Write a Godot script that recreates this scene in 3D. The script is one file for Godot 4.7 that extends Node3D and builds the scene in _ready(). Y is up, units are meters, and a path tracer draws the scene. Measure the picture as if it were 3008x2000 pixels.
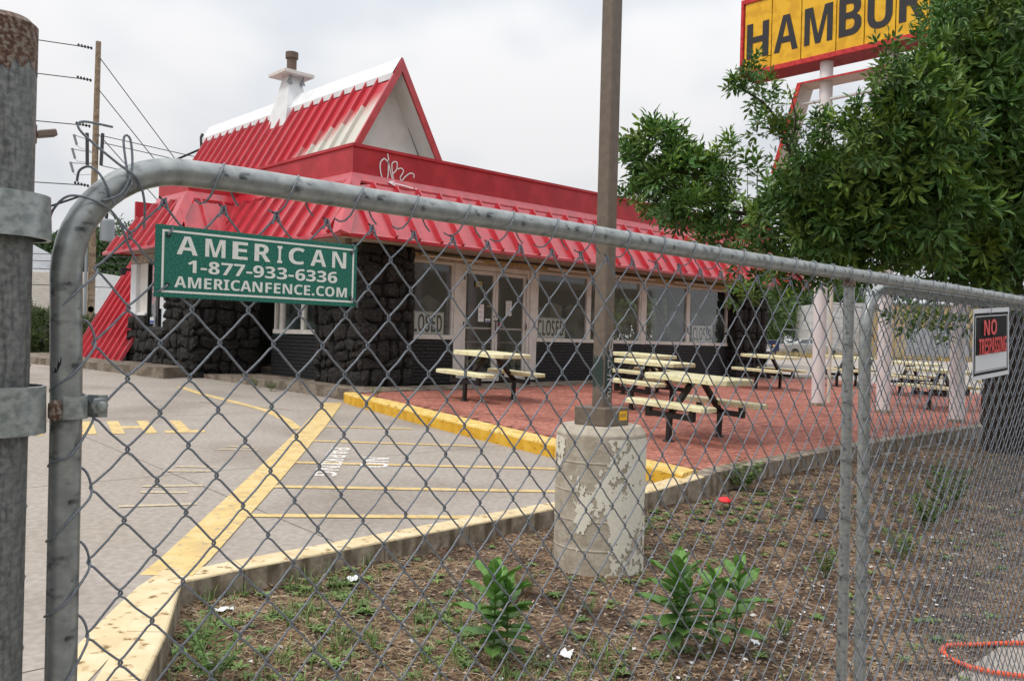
extends Node3D

const GATE_W := 11.66
var M := {}
var rng := RandomNumberGenerator.new()
var used := {}
var grain := FastNoiseLite.new()


# ---------------------------------------------------------------- geometry
class Geo:
	var v := PackedVector3Array()
	var n := PackedVector3Array()
	var c := PackedColorArray()
	var col := Color(1, 1, 1)

	func tri3(a: Vector3, b: Vector3, d: Vector3, na: Vector3, nb: Vector3, nd: Vector3) -> void:
		# a, b, d run anticlockwise seen from outside
		v.append(a); v.append(d); v.append(b)
		n.append(na); n.append(nd); n.append(nb)
		c.append(col); c.append(col); c.append(col)

	func tri(a: Vector3, b: Vector3, d: Vector3) -> void:
		var q := (b - a).cross(d - a).normalized()
		tri3(a, b, d, q, q, q)

	func quad(a: Vector3, b: Vector3, d: Vector3, e: Vector3) -> void:
		var q := (d - a).cross(e - b).normalized()
		tri3(a, b, d, q, q, q)
		tri3(a, d, e, q, q, q)

	func quad_out(a: Vector3, b: Vector3, d: Vector3, e: Vector3, out: Vector3) -> void:
		if (d - a).cross(e - b).dot(out) >= 0.0:
			quad(a, b, d, e)
		else:
			quad(a, e, d, b)

	func tri_out(a: Vector3, b: Vector3, d: Vector3, out: Vector3) -> void:
		if (b - a).cross(d - a).dot(out) >= 0.0:
			tri(a, b, d)
		else:
			tri(a, d, b)

	func box(o: Vector3, size: Vector3, bs := Basis(), bev := 0.0) -> void:
		var h := size * 0.5
		var e := minf(bev, minf(h.x, minf(h.y, h.z)) * 0.8)
		for i in 3:
			var j := (i + 1) % 3
			var k := (i + 2) % 3
			for s in [-1.0, 1.0]:
				var f: Vector3 = o + bs[i] * (h[i] * s)
				var a: Vector3 = bs[j] * (h[j] - e)
				var b: Vector3 = bs[k] * (h[k] - e)
				quad_out(f - a - b, f + a - b, f + a + b, f - a + b, bs[i] * s)
				if e > 0.0:
					for t in [-1.0, 1.0]:
						var p: Vector3 = o + bs[i] * (h[i] * s) + bs[j] * ((h[j] - e) * t)
						var q: Vector3 = o + bs[i] * ((h[i] - e) * s) + bs[j] * (h[j] * t)
						quad_out(p - b, p + b, q + b, q - b, bs[i] * s + bs[j] * t)
		if e > 0.0:
			for x in [-1.0, 1.0]:
				for y in [-1.0, 1.0]:
					for z in [-1.0, 1.0]:
						var g := Vector3(x, y, z)
						var p1 := o + bs * (g * (h - Vector3(0, e, e)))
						var p2 := o + bs * (g * (h - Vector3(e, 0, e)))
						var p3 := o + bs * (g * (h - Vector3(e, e, 0)))
						tri_out(p1, p2, p3, bs * g)

	func span(lo: Vector3, hi: Vector3, bev := 0.0) -> void:
		box((lo + hi) * 0.5, (hi - lo).abs(), Basis(), bev)

	func bar(a: Vector3, b: Vector3, w: float, t: float, up := Vector3.UP, bev := 0.0) -> void:
		# a beam from a to b, w across and t along up
		var z := (b - a).normalized()
		var x := up.cross(z).normalized()
		var y := z.cross(x)
		box((a + b) * 0.5, Vector3(w, t, a.distance_to(b)), Basis(x, y, z), bev)

	func tube(p: PackedVector3Array, r, sides := 8, cap := true) -> void:
		var k := p.size()
		var rad := func(i): return r if r is float else r[i]
		var d := (p[1] - p[0]).normalized()
		var x := d.cross(Vector3.UP if absf(d.y) < 0.9 else Vector3.RIGHT).normalized()
		var rings := []
		var norms := []
		for i in k:
			var nd := d
			if i > 0 and i < k - 1:
				nd = (p[i + 1] - p[i - 1]).normalized()
			elif i == k - 1:
				nd = (p[i] - p[i - 1]).normalized()
			x = (x - nd * x.dot(nd)).normalized()
			var y := nd.cross(x)
			var ring := PackedVector3Array()
			var nn := PackedVector3Array()
			var q: float = rad.call(i)
			for s in sides:
				var a := TAU * s / sides
				var o := x * cos(a) + y * sin(a)
				nn.append(o)
				ring.append(p[i] + o * q)
			rings.append(ring)
			norms.append(nn)
			d = nd
		for i in k - 1:
			for s in sides:
				var t := (s + 1) % sides
				tri3(rings[i][s], rings[i][t], rings[i + 1][t], norms[i][s], norms[i][t], norms[i + 1][t])
				tri3(rings[i][s], rings[i + 1][t], rings[i + 1][s], norms[i][s], norms[i + 1][t], norms[i + 1][s])
		if cap:
			for s in range(1, sides - 1):
				tri_out(rings[0][0], rings[0][s], rings[0][s + 1], p[0] - p[1])
				tri_out(rings[k - 1][0], rings[k - 1][s], rings[k - 1][s + 1], p[k - 1] - p[k - 2])

	func lathe(prof: Array, o: Vector3, sides := 24, bs := Basis(), hard := true) -> void:
		for i in prof.size() - 1:
			var a: Vector2 = prof[i]
			var b: Vector2 = prof[i + 1]
			var nr := Vector2(b.y - a.y, a.x - b.x).normalized()
			for s in sides:
				var u := TAU * s / sides
				var w := TAU * (s + 1) / sides
				var du := Vector3(cos(u), 0, sin(u))
				var dw := Vector3(cos(w), 0, sin(w))
				var nu := bs * (du * nr.x + Vector3.UP * nr.y)
				var nw := bs * (dw * nr.x + Vector3.UP * nr.y)
				var p1 := o + bs * (du * a.x + Vector3.UP * a.y)
				var p2 := o + bs * (dw * a.x + Vector3.UP * a.y)
				var p3 := o + bs * (dw * b.x + Vector3.UP * b.y)
				var p4 := o + bs * (du * b.x + Vector3.UP * b.y)
				tri3(p1, p3, p2, nu, nw, nw)
				tri3(p1, p4, p3, nu, nu, nw)

	func slab(poly: PackedVector2Array, top: Callable, thick: float) -> void:
		# poly in (x, z); top gives the height; sides go down by thick
		var idx := Geometry2D.triangulate_polygon(poly)
		var tp := PackedVector3Array()
		for q in poly:
			tp.append(Vector3(q.x, top.call(q.x, q.y), q.y))
		for i in range(0, idx.size(), 3):
			tri_out(tp[idx[i]], tp[idx[i + 1]], tp[idx[i + 2]], Vector3.UP)
		if thick > 0.0:
			var ccw := not Geometry2D.is_polygon_clockwise(poly)
			for i in poly.size():
				var a := tp[i]
				var b := tp[(i + 1) % poly.size()]
				var dn := Vector3(0, -thick, 0)
				var o := Vector3(b.z - a.z, 0, a.x - b.x) * (1.0 if ccw else -1.0)
				quad_out(a, b, b + dn, a + dn, o)

	func plate(poly: PackedVector2Array, xf: Transform3D, depth: float) -> void:
		# poly in the xf plane, front at z = 0, back at -depth
		var idx := Geometry2D.triangulate_polygon(poly)
		var f := PackedVector3Array()
		var b := PackedVector3Array()
		for q in poly:
			f.append(xf * Vector3(q.x, q.y, 0))
			b.append(xf * Vector3(q.x, q.y, -depth))
		var z := xf.basis.z
		var mid := Vector3.ZERO
		for i in range(0, idx.size(), 3):
			tri_out(f[idx[i]], f[idx[i + 1]], f[idx[i + 2]], z)
			tri_out(b[idx[i]], b[idx[i + 1]], b[idx[i + 2]], -z)
		var ccw := not Geometry2D.is_polygon_clockwise(poly)
		for i in poly.size():
			var j := (i + 1) % poly.size()
			var e := poly[j] - poly[i]
			var o := xf.basis * (Vector3(e.y, -e.x, 0) * (1.0 if ccw else -1.0))
			quad_out(f[i], f[j], b[j], b[i], o)
		mid = mid

	func ribbon(p: PackedVector3Array, w, nrm: Vector3) -> void:
		for i in p.size() - 1:
			var d := (p[i + 1] - p[i]).normalized()
			var wa: float = w if w is float else w[i]
			var wb: float = w if w is float else w[i + 1]
			var s := nrm.cross(d).normalized() * 0.5
			var d0 := (p[i] - p[maxi(i - 1, 0)]).normalized() if i > 0 else d
			var d1 := (p[mini(i + 2, p.size() - 1)] - p[i + 1]).normalized() if i < p.size() - 2 else d
			var s0 := nrm.cross(d + d0).normalized() * 0.5
			var s1 := nrm.cross(d + d1).normalized() * 0.5
			if s0.dot(s) < 0.1: s0 = s
			if s1.dot(s) < 0.1: s1 = s
			quad_out(p[i] - s0 * wa, p[i] + s0 * wa, p[i + 1] + s1 * wb, p[i + 1] - s1 * wb, nrm)

	func mesh() -> ArrayMesh:
		var a := []
		a.resize(Mesh.ARRAY_MAX)
		a[Mesh.ARRAY_VERTEX] = v
		a[Mesh.ARRAY_NORMAL] = n
		a[Mesh.ARRAY_COLOR] = c
		var m := ArrayMesh.new()
		m.add_surface_from_arrays(Mesh.PRIMITIVE_TRIANGLES, a)
		return m


# ---------------------------------------------------------------- scene tree helpers
func numbered(called: String) -> String:
	var k: int = used.get(called, 0)
	used[called] = k + 1
	return called if k == 0 else "%s_%03d" % [called, k]


func tag(o: Node3D, label: String, category: String, group := "", kind := "") -> Node3D:
	o.set_meta("label", label)
	if category: o.set_meta("category", category)
	if group: o.set_meta("group", group)
	if kind: o.set_meta("kind", kind)
	return o


func thing(called: String, label: String, category: String, at := Vector3.ZERO, turn := 0.0, group := "") -> Node3D:
	var o := Node3D.new()
	o.name = numbered(called)
	add_child(o)
	o.position = at
	o.rotation.y = turn
	return tag(o, label, category, group)


func place(called: String) -> Node3D:      # a piece of the setting
	var o := Node3D.new()
	o.name = numbered(called)
	add_child(o)
	o.set_meta("kind", "structure")
	return o


func part(called: String, g, mat: Material, parent: Node3D, at := Transform3D()) -> MeshInstance3D:
	var o := MeshInstance3D.new()
	o.mesh = g.mesh() if g is Geo else g
	o.material_override = mat
	o.transform = at
	o.name = called
	parent.add_child(o, true)
	return o


func stuff(o: Node3D) -> Node3D:
	o.set_meta("kind", "stuff")
	return o


func copy(o: Node3D, at: Vector3, turn: float, label: String) -> Node3D:
	var r: Node3D = o.duplicate()
	r.name = numbered(String(o.get_meta("stem", o.name)))
	add_child(r)
	r.position = at
	r.rotation.y = turn
	r.set_meta("label", label)
	return r


func many(called: String, mesh: Mesh, mat: Material, xf: Array, cols: Array, parent: Node3D) -> MultiMeshInstance3D:
	var mm := MultiMesh.new()
	mm.transform_format = MultiMesh.TRANSFORM_3D
	mm.use_colors = not cols.is_empty()
	mm.mesh = mesh
	mm.instance_count = xf.size()
	for i in xf.size():
		mm.set_instance_transform(i, xf[i])
		if cols: mm.set_instance_color(i, cols[i])
	var o := MultiMeshInstance3D.new()
	o.multimesh = mm
	o.material_override = mat
	o.name = called
	parent.add_child(o, true)
	o.set_meta("kind", "stuff")
	return o


func words(called: String, text: String, size: float, width: float, depth: float, mat: Material, parent: Node3D, at: Transform3D, bold := true, face := "Droid Sans") -> MeshInstance3D:
	# size: height of the capitals; width: of the whole line (0: natural)
	var f := SystemFont.new()
	f.font_names = PackedStringArray([face])
	f.font_weight = 700 if bold else 400
	var t := TextMesh.new()
	t.font = f
	t.text = text
	t.font_size = 64
	t.pixel_size = size / 46.0
	t.depth = depth
	t.curve_step = 2.0
	var ab := t.get_aabb()
	var o := MeshInstance3D.new()
	o.mesh = t
	o.material_override = mat
	var k := width / ab.size.x if width > 0.0 else 1.0
	o.transform = at * Transform3D(Basis().scaled(Vector3(k, size / maxf(ab.size.y, 0.0001), 1)), Vector3.ZERO) * Transform3D(Basis(), -Vector3(ab.get_center().x, ab.get_center().y, 0))
	o.name = called
	parent.add_child(o, true)
	return o


# ---------------------------------------------------------------- materials
func noise_tex(freq: float, seed_: int, cols: Array, offs: Array, oct := 4, type := FastNoiseLite.TYPE_SIMPLEX_SMOOTH, px := 512, stretch := Vector2.ONE) -> ImageTexture:
	var f := FastNoiseLite.new()
	f.noise_type = type
	f.seed = seed_
	f.frequency = freq
	f.fractal_octaves = oct
	f.fractal_type = FastNoiseLite.FRACTAL_FBM if oct > 1 else FastNoiseLite.FRACTAL_NONE
	var im := f.get_seamless_image(px, px)
	var g := Gradient.new()
	g.offsets = PackedFloat32Array(offs)
	g.colors = PackedColorArray(cols)
	var lut := PackedByteArray()
	for i in 256:
		var q := g.sample(i / 255.0)
		lut.append(int(clampf(q.r, 0, 1) * 255)); lut.append(int(clampf(q.g, 0, 1) * 255)); lut.append(int(clampf(q.b, 0, 1) * 255))
	im.convert(Image.FORMAT_L8)
	var src := im.get_data()
	var out := PackedByteArray()
	out.resize(px * px * 3)
	for i in px * px:
		var s := src[i] * 3
		out[i * 3] = lut[s]; out[i * 3 + 1] = lut[s + 1]; out[i * 3 + 2] = lut[s + 2]
	return ImageTexture.create_from_image(Image.create_from_data(px, px, false, Image.FORMAT_RGB8, out))


func c8(r: int, g: int, b: int) -> Color:
	return Color8(r, g, b)


func flat(called: String, col: Color, rough := 0.6, metal := 0.0) -> StandardMaterial3D:
	var m := StandardMaterial3D.new()
	m.resource_name = called
	m.albedo_color = col
	m.roughness = rough
	m.metallic = metal
	M[called] = m
	return m


func tinted(called: String, rough := 0.8) -> StandardMaterial3D:   # colour from the vertices
	var m := flat(called, Color.WHITE, rough)
	m.vertex_color_use_as_albedo = true
	return m


func grained(called: String, cols: Array, offs: Array, metres: float, rough := 0.8, metal := 0.0, freq := 0.012, oct := 5, bump := 0.0, world := true) -> StandardMaterial3D:
	var m := flat(called, Color.WHITE, rough, metal)
	m.albedo_texture = noise_tex(freq, called.hash() % 9999, cols, offs, oct)
	m.uv1_triplanar = true
	m.uv1_world_triplanar = world
	m.uv1_scale = Vector3.ONE / metres
	if bump > 0.0:
		m.heightmap_enabled = true
		m.heightmap_scale = bump
		m.heightmap_texture = noise_tex(freq * 2.5, called.hash() % 7777, [Color.BLACK, Color.WHITE], [0.2, 0.8], 4)
	return m


func worn(m: StandardMaterial3D, cols: Array, offs: Array, metres: Vector3, freq := 0.01, oct := 5) -> StandardMaterial3D:
	# a second layer, multiplied
	m.detail_enabled = true
	m.detail_blend_mode = BaseMaterial3D.BLEND_MODE_MUL
	m.detail_albedo = noise_tex(freq, m.resource_name.hash() % 5555, cols, offs, oct)
	m.detail_uv_layer = BaseMaterial3D.DETAIL_UV_2
	m.uv2_triplanar = true
	m.uv2_world_triplanar = true
	m.uv2_scale = Vector3(1 / metres.x, 1 / metres.y, 1 / metres.z)
	return m


func make_materials() -> void:
	worn(grained("lot_concrete", [c8(152, 144, 136), c8(161, 153, 145), c8(170, 162, 153)], [0.2, 0.5, 0.8], 1.1, 0.9, 0, 0.03, 6), [c8(222, 218, 214), c8(255, 255, 255), c8(246, 243, 239)], [0.12, 0.5, 0.9], Vector3(9, 9, 9), 0.006)
	worn(grained("kerb_concrete", [c8(134, 124, 110), c8(150, 139, 125), c8(168, 156, 141)], [0.2, 0.5, 0.8], 1.0, 0.92, 0, 0.015, 6, 0.25), [c8(178, 170, 160), c8(255, 255, 255)], [0.2, 0.6], Vector3(0.9, 3.0, 0.9), 0.012)
	worn(grained("aggregate", [c8(88, 78, 70), c8(132, 120, 108), c8(160, 148, 134), c8(196, 184, 168)], [0.3, 0.47, 0.6, 0.72], 0.35, 0.92, 0, 0.04, 3, 0.3), [c8(190, 184, 178), c8(255, 255, 255)], [0.3, 0.6], Vector3(2, 2, 2), 0.01)
	worn(grained("paver_clay", [c8(152, 92, 78), c8(178, 114, 99), c8(196, 136, 120)], [0.25, 0.5, 0.8], 0.9, 0.85, 0, 0.02, 5, 0.2), [c8(216, 208, 204), c8(255, 255, 255), c8(240, 234, 230)], [0.2, 0.5, 0.85], Vector3(4, 4, 4), 0.009)
	M.paver_clay.vertex_color_use_as_albedo = true
	worn(grained("pale_kerb_paint", [c8(212, 176, 88), c8(224, 192, 112), c8(228, 202, 134)], [0.2, 0.5, 0.8], 1.2, 0.75, 0, 0.012, 5), [c8(150, 128, 92), c8(255, 255, 255)], [0.16, 0.22], Vector3(0.8, 0.8, 0.8), 0.016, 6)
	grained("paver_sand", [c8(92, 62, 54), c8(120, 82, 72)], [0.3, 0.7], 0.6, 0.95, 0, 0.03, 4)
	worn(grained("yellow_paint", [c8(198, 148, 26), c8(214, 164, 36), c8(222, 178, 60)], [0.2, 0.5, 0.8], 1.4, 0.7, 0, 0.01, 5, 0.1), [c8(120, 94, 60), c8(255, 255, 255)], [0.13, 0.2], Vector3(1.3, 0.4, 1.3), 0.02, 6)
	worn(grained("old_yellow_paint", [c8(206, 186, 146), c8(214, 196, 158), c8(220, 204, 170)], [0.2, 0.5, 0.8], 1.3, 0.8, 0, 0.01, 5, 0.1), [c8(150, 132, 108), c8(222, 212, 196), c8(255, 255, 255)], [0.16, 0.22, 0.36], Vector3(0.8, 0.8, 0.8), 0.014, 6)
	worn(grained("line_yellow", [c8(196, 170, 118), c8(212, 184, 122), c8(214, 190, 138)], [0.2, 0.5, 0.8], 1.5, 0.8), [c8(214, 222, 255), c8(255, 255, 255)], [0.22, 0.3], Vector3(1.0, 1.0, 1.0), 0.02, 6)
	grained("line_white", [c8(186, 178, 168), c8(226, 224, 220)], [0.38, 0.5], 0.35, 0.8, 0, 0.02, 4)
	grained("line_ghost", [c8(180, 168, 154), c8(205, 188, 148)], [0.45, 0.6], 0.4, 0.85, 0, 0.02, 4)
	worn(grained("dirt", [c8(76, 60, 48), c8(110, 90, 73), c8(136, 114, 94), c8(160, 140, 120)], [0.25, 0.45, 0.6, 0.8], 0.5, 1.0, 0, 0.02, 6), [c8(150, 140, 130), c8(255, 250, 244)], [0.3, 0.65], Vector3(2.5, 2.5, 2.5), 0.01)
	grained("asphalt", [c8(78, 76, 74), c8(100, 97, 94), c8(116, 112, 108)], [0.3, 0.5, 0.7], 0.8, 0.95, 0, 0.04, 4)
	grained("far_ground", [c8(150, 134, 104), c8(176, 152, 104), c8(120, 118, 76)], [0.3, 0.5, 0.7], 6, 1.0, 0, 0.02, 5)
	grained("dry_grass", [c8(150, 124, 72), c8(190, 160, 98), c8(128, 120, 66)], [0.3, 0.5, 0.7], 1.2, 1.0, 0, 0.03, 5)
	# metals of the fence
	worn(grained("galvanised", [c8(140, 144, 144), c8(152, 157, 157), c8(166, 170, 168)], [0.2, 0.5, 0.8], 0.16, 0.36, 0.55, 0.01, 5), [c8(120, 122, 126), c8(226, 227, 228), c8(255, 255, 255)], [0.13, 0.24, 0.42], Vector3(0.22, 0.16, 0.22), 0.012, 6)
	worn(grained("old_galvanised", [c8(96, 99, 101), c8(116, 119, 119), c8(136, 138, 136)], [0.2, 0.5, 0.8], 0.07, 0.5, 0.45, 0.014, 6), [c8(206, 205, 202), c8(255, 255, 255)], [0.2, 0.5], Vector3(0.05, 0.4, 0.05), 0.014)
	grained("bright_zinc", [c8(132, 140, 140), c8(156, 163, 162), c8(172, 178, 176)], [0.3, 0.5, 0.75], 0.08, 0.38, 0.55, 0.01, 5)
	grained("rust", [c8(74, 52, 44), c8(104, 76, 60), c8(132, 126, 118)], [0.35, 0.5, 0.68], 0.06, 0.8, 0.1, 0.015, 5)
	grained("wire", [c8(104, 110, 118), c8(130, 136, 144)], [0.3, 0.7], 0.05, 0.5, 0.35, 0.02, 3)
	# restaurant
	worn(grained("red_metal", [c8(176, 30, 46), c8(188, 36, 52), c8(196, 46, 60)], [0.3, 0.5, 0.75], 1.8, 0.3, 0, 0.01, 4), [c8(238, 230, 230), c8(255, 255, 255)], [0.2, 0.6], Vector3(1.2, 3.5, 1.2), 0.01)
	M.red_metal.vertex_color_use_as_albedo = true
	M.red_metal.metallic_specular = 0.75
	worn(grained("dark_red", [c8(168, 30, 42), c8(178, 36, 48), c8(184, 42, 54)], [0.3, 0.5, 0.75], 2.5, 0.5, 0, 0.01, 4), [c8(240, 236, 236), c8(255, 255, 255)], [0.2, 0.6], Vector3(2.5, 4, 2.5), 0.01)
	grained("white_paint", [c8(216, 219, 222), c8(224, 227, 230), c8(229, 231, 234)], [0.25, 0.5, 0.8], 2, 0.6, 0, 0.01, 5)
	grained("dirty_white", [c8(204, 199, 193), c8(213, 209, 204), c8(220, 216, 211)], [0.2, 0.5, 0.8], 1.6, 0.6, 0, 0.012, 5)
	grained("beige_paint", [c8(212, 208, 200), c8(218, 215, 208), c8(223, 220, 214)], [0.25, 0.5, 0.8], 2.5, 0.7, 0, 0.01, 4)
	grained("soffit_paint", [c8(150, 138, 124), c8(172, 160, 146), c8(184, 172, 158)], [0.25, 0.5, 0.8], 1.5, 0.75, 0, 0.012, 5)
	grained("yellowed_trim", [c8(150, 124, 78), c8(176, 152, 104), c8(186, 170, 136)], [0.25, 0.5, 0.8], 0.9, 0.7, 0, 0.014, 5)
	worn(grained("lava_stone", [c8(22, 20, 20), c8(37, 34, 33), c8(56, 51, 48), c8(96, 86, 78)], [0.3, 0.5, 0.68, 0.82], 0.6, 0.8, 0, 0.02, 6, 1.6), [c8(160, 156, 152), c8(255, 255, 255)], [0.3, 0.65], Vector3(0.9, 0.9, 0.9), 0.012)
	flat("mortar", c8(18, 17, 17), 0.95)
	grained("black_brick", [c8(20, 20, 23), c8(29, 29, 33), c8(42, 41, 45)], [0.3, 0.5, 0.75], 0.5, 0.6, 0, 0.02, 5, 0.15)
	var glass := flat("window_glass", Color(0.30, 0.34, 0.33, 0.12), 0.03)
	glass.transparency = BaseMaterial3D.TRANSPARENCY_ALPHA
	var film := flat("window_film", Color.WHITE, 0.9)
	film.transparency = BaseMaterial3D.TRANSPARENCY_ALPHA
	var fn := FastNoiseLite.new()
	fn.seed = 77
	fn.frequency = 0.012
	fn.fractal_octaves = 6
	var fi := fn.get_seamless_image(256, 256)
	fi.convert(Image.FORMAT_RGBA8)
	for y in 256:
		for x in 256:
			fi.set_pixel(x, y, Color(0.66, 0.72, 0.69, 0.03 + 0.26 * smoothstep(0.2, 0.85, fi.get_pixel(x, y).r)))
	film.albedo_texture = ImageTexture.create_from_image(fi)
	film.uv1_triplanar = true
	film.uv1_world_triplanar = true
	film.uv1_scale = Vector3.ONE / 1.7
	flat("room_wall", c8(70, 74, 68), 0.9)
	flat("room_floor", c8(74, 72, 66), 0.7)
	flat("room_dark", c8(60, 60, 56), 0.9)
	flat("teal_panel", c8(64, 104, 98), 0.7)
	flat("black_frame", c8(24, 24, 26), 0.45)
	flat("dark_interior", c8(20, 21, 22), 0.8)
	worn(grained("table_cream", [c8(216, 210, 166), c8(224, 219, 178), c8(230, 226, 190)], [0.25, 0.5, 0.8], 0.9, 0.6, 0, 0.012, 5), [c8(104, 100, 88), c8(226, 222, 208), c8(255, 255, 255)], [0.17, 0.21, 0.27], Vector3(0.5, 0.16, 0.5), 0.014, 6)
	grained("bronze_paint", [c8(102, 90, 79), c8(107, 95, 84), c8(112, 99, 88)], [0.3, 0.5, 0.7], 0.6, 0.5, 0.1, 0.012, 4)
	grained("green_patch", [c8(30, 46, 42), c8(38, 56, 50)], [0.3, 0.7], 0.4, 0.5, 0, 0.02, 4)
	worn(grained("cast_concrete", [c8(158, 148, 132), c8(174, 165, 150), c8(186, 178, 164)], [0.2, 0.5, 0.8], 0.8, 0.92, 0, 0.012, 6, 0.2), [c8(70, 64, 56), c8(255, 255, 255)], [0.15, 0.2], Vector3(0.2, 0.2, 0.2), 0.03, 3)
	grained("peeling_paint", [c8(210, 206, 190), c8(217, 213, 199), c8(222, 219, 207)], [0.2, 0.5, 0.8], 0.4, 0.8, 0, 0.02, 5)
	grained("sign_yellow", [c8(218, 164, 8), c8(232, 178, 14), c8(236, 184, 26)], [0.3, 0.5, 0.7], 1.5, 0.35, 0, 0.01, 3)
	worn(grained("sign_red", [c8(176, 30, 34), c8(196, 40, 42), c8(206, 52, 50)], [0.3, 0.5, 0.7], 0.8, 0.6), [c8(200, 190, 186), c8(255, 255, 255)], [0.24, 0.3], Vector3(0.3, 0.3, 0.3), 0.03)
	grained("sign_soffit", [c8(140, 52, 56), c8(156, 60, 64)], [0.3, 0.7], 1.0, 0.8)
	flat("letter_black", c8(34, 33, 38), 0.5)
	grained("column_white", [c8(226, 222, 224), c8(230, 227, 229), c8(233, 230, 232)], [0.2, 0.5, 0.8], 3.0, 0.75, 0, 0.012, 5)
	worn(grained("green_board", [c8(16, 92, 78), c8(26, 108, 92), c8(44, 124, 106)], [0.28, 0.5, 0.75], 0.05, 0.7, 0, 0.03, 4), [c8(255, 255, 255), c8(238, 245, 241)], [0.6, 0.8], Vector3(0.02, 0.08, 0.02), 0.02)
	grained("board_white", [c8(206, 210, 200), c8(226, 227, 220), c8(232, 233, 228)], [0.15, 0.28, 0.7], 0.05, 0.6, 0, 0.02, 4)
	flat("paper_white", c8(226, 228, 228), 0.8)
	flat("plate_white", c8(206, 210, 216), 0.4)
	flat("plate_black", c8(12, 12, 14), 0.9)
	flat("print_red", c8(206, 22, 24), 0.35)
	flat("print_grey", c8(120, 122, 126), 0.7)
	flat("print_blue", c8(40, 70, 150), 0.6)
	flat("number_yellow", c8(214, 196, 120), 0.6)
	flat("sticker_yellow", c8(236, 178, 20), 0.5)
	flat("spray_white", c8(226, 222, 224), 0.7)
	flat("closed_board", c8(214, 222, 214), 0.6)
	flat("closed_ink", c8(54, 60, 58), 0.6)
	flat("orange_plastic", c8(226, 92, 52), 0.45)
	flat("red_plastic", c8(216, 34, 36), 0.35)
	flat("cable_black", c8(38, 38, 42), 0.7)
	# plants and loose matter
	var lf := tinted("leaf", 0.5)
	lf.backlight_enabled = true
	lf.backlight = Color(0.16, 0.26, 0.03)
	grained("bark", [c8(40, 33, 28), c8(62, 52, 44), c8(84, 72, 62)], [0.3, 0.5, 0.75], 0.3, 0.95, 0, 0.025, 5, 1.2)
	tinted("stem", 0.7)
	tinted("litter", 0.9)
	# the neighbourhood
	worn(grained("pole_wood", [c8(142, 126, 108), c8(164, 147, 127), c8(180, 164, 144)], [0.25, 0.5, 0.8], 1.2, 0.9, 0, 0.01, 5), [c8(170, 160, 150), c8(255, 255, 255)], [0.3, 0.6], Vector3(0.1, 2, 0.1), 0.014)
	flat("grey_metal", c8(142, 148, 154), 0.5, 0.3)
	flat("dark_metal", c8(58, 58, 62), 0.6, 0.2)
	tinted("brick_paint", 0.9)
	grained("roof_grey", [c8(150, 152, 156), c8(172, 174, 178)], [0.3, 0.7], 2, 0.9)
	grained("grey_render", [c8(168, 168, 172), c8(192, 193, 197), c8(206, 207, 210)], [0.25, 0.5, 0.8], 4, 0.9, 0, 0.012, 5)
	grained("shutter_grey", [c8(150, 154, 164), c8(166, 170, 180)], [0.3, 0.7], 3, 0.7)
	flat("car_silver", c8(170, 170, 168), 0.3, 0.4)
	var cg := flat("car_glass", c8(30, 36, 40), 0.08)
	cg.metallic_specular = 0.7
	flat("tyre", c8(22, 22, 24), 0.9)
	flat("rim", c8(150, 152, 154), 0.4, 0.6)
	flat("dumpster_blue", c8(30, 42, 84), 0.5)
	flat("lid_grey", c8(110, 112, 116), 0.6)


# ---------------------------------------------------------------- start
func _ready() -> void:
	rng.seed = 742
	grain.seed = 11
	grain.noise_type = FastNoiseLite.TYPE_SIMPLEX_SMOOTH
	grain.frequency = 1.0
	var cam := Camera3D.new()
	cam.name = "camera"
	cam.position = Vector3(-10.74, 0.809, 12.77)
	cam.rotation_degrees = Vector3(-0.1014, -43.4266, 1.4968)
	cam.fov = 42.67
	cam.near = 0.05
	cam.far = 3000.0
	add_child(cam)
	cam.current = true
	var env := Environment.new()
	env.background_mode = Environment.BG_SKY
	var sky := Sky.new()
	var pan := PanoramaSkyMaterial.new()
	pan.panorama = overcast()
	sky.sky_material = pan
	env.sky = sky
	env.background_energy_multiplier = 1.0
	env.tonemap_mode = Environment.TONE_MAPPER_LINEAR
	env.tonemap_exposure = 1.0
	env.sdfgi_enabled = true
	env.ssao_enabled = true
	env.ssil_enabled = true
	var we := WorldEnvironment.new()
	we.name = "environment"
	we.environment = env
	add_child(we)
	var sun := DirectionalLight3D.new()
	sun.name = "sun"
	sun.light_energy = 0.45
	sun.light_angular_distance = 14.0
	sun.light_color = Color(1.0, 0.96, 0.9)
	sun.shadow_enabled = true
	sun.rotation_degrees = Vector3(-58, -100, 0)
	add_child(sun)

	make_materials()
	build_ground()
	build_restaurant()
	build_tables()
	build_big_sign()
	build_lamp()
	build_fence()
	build_tree()
	build_bed_plants()
	build_background()


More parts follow.
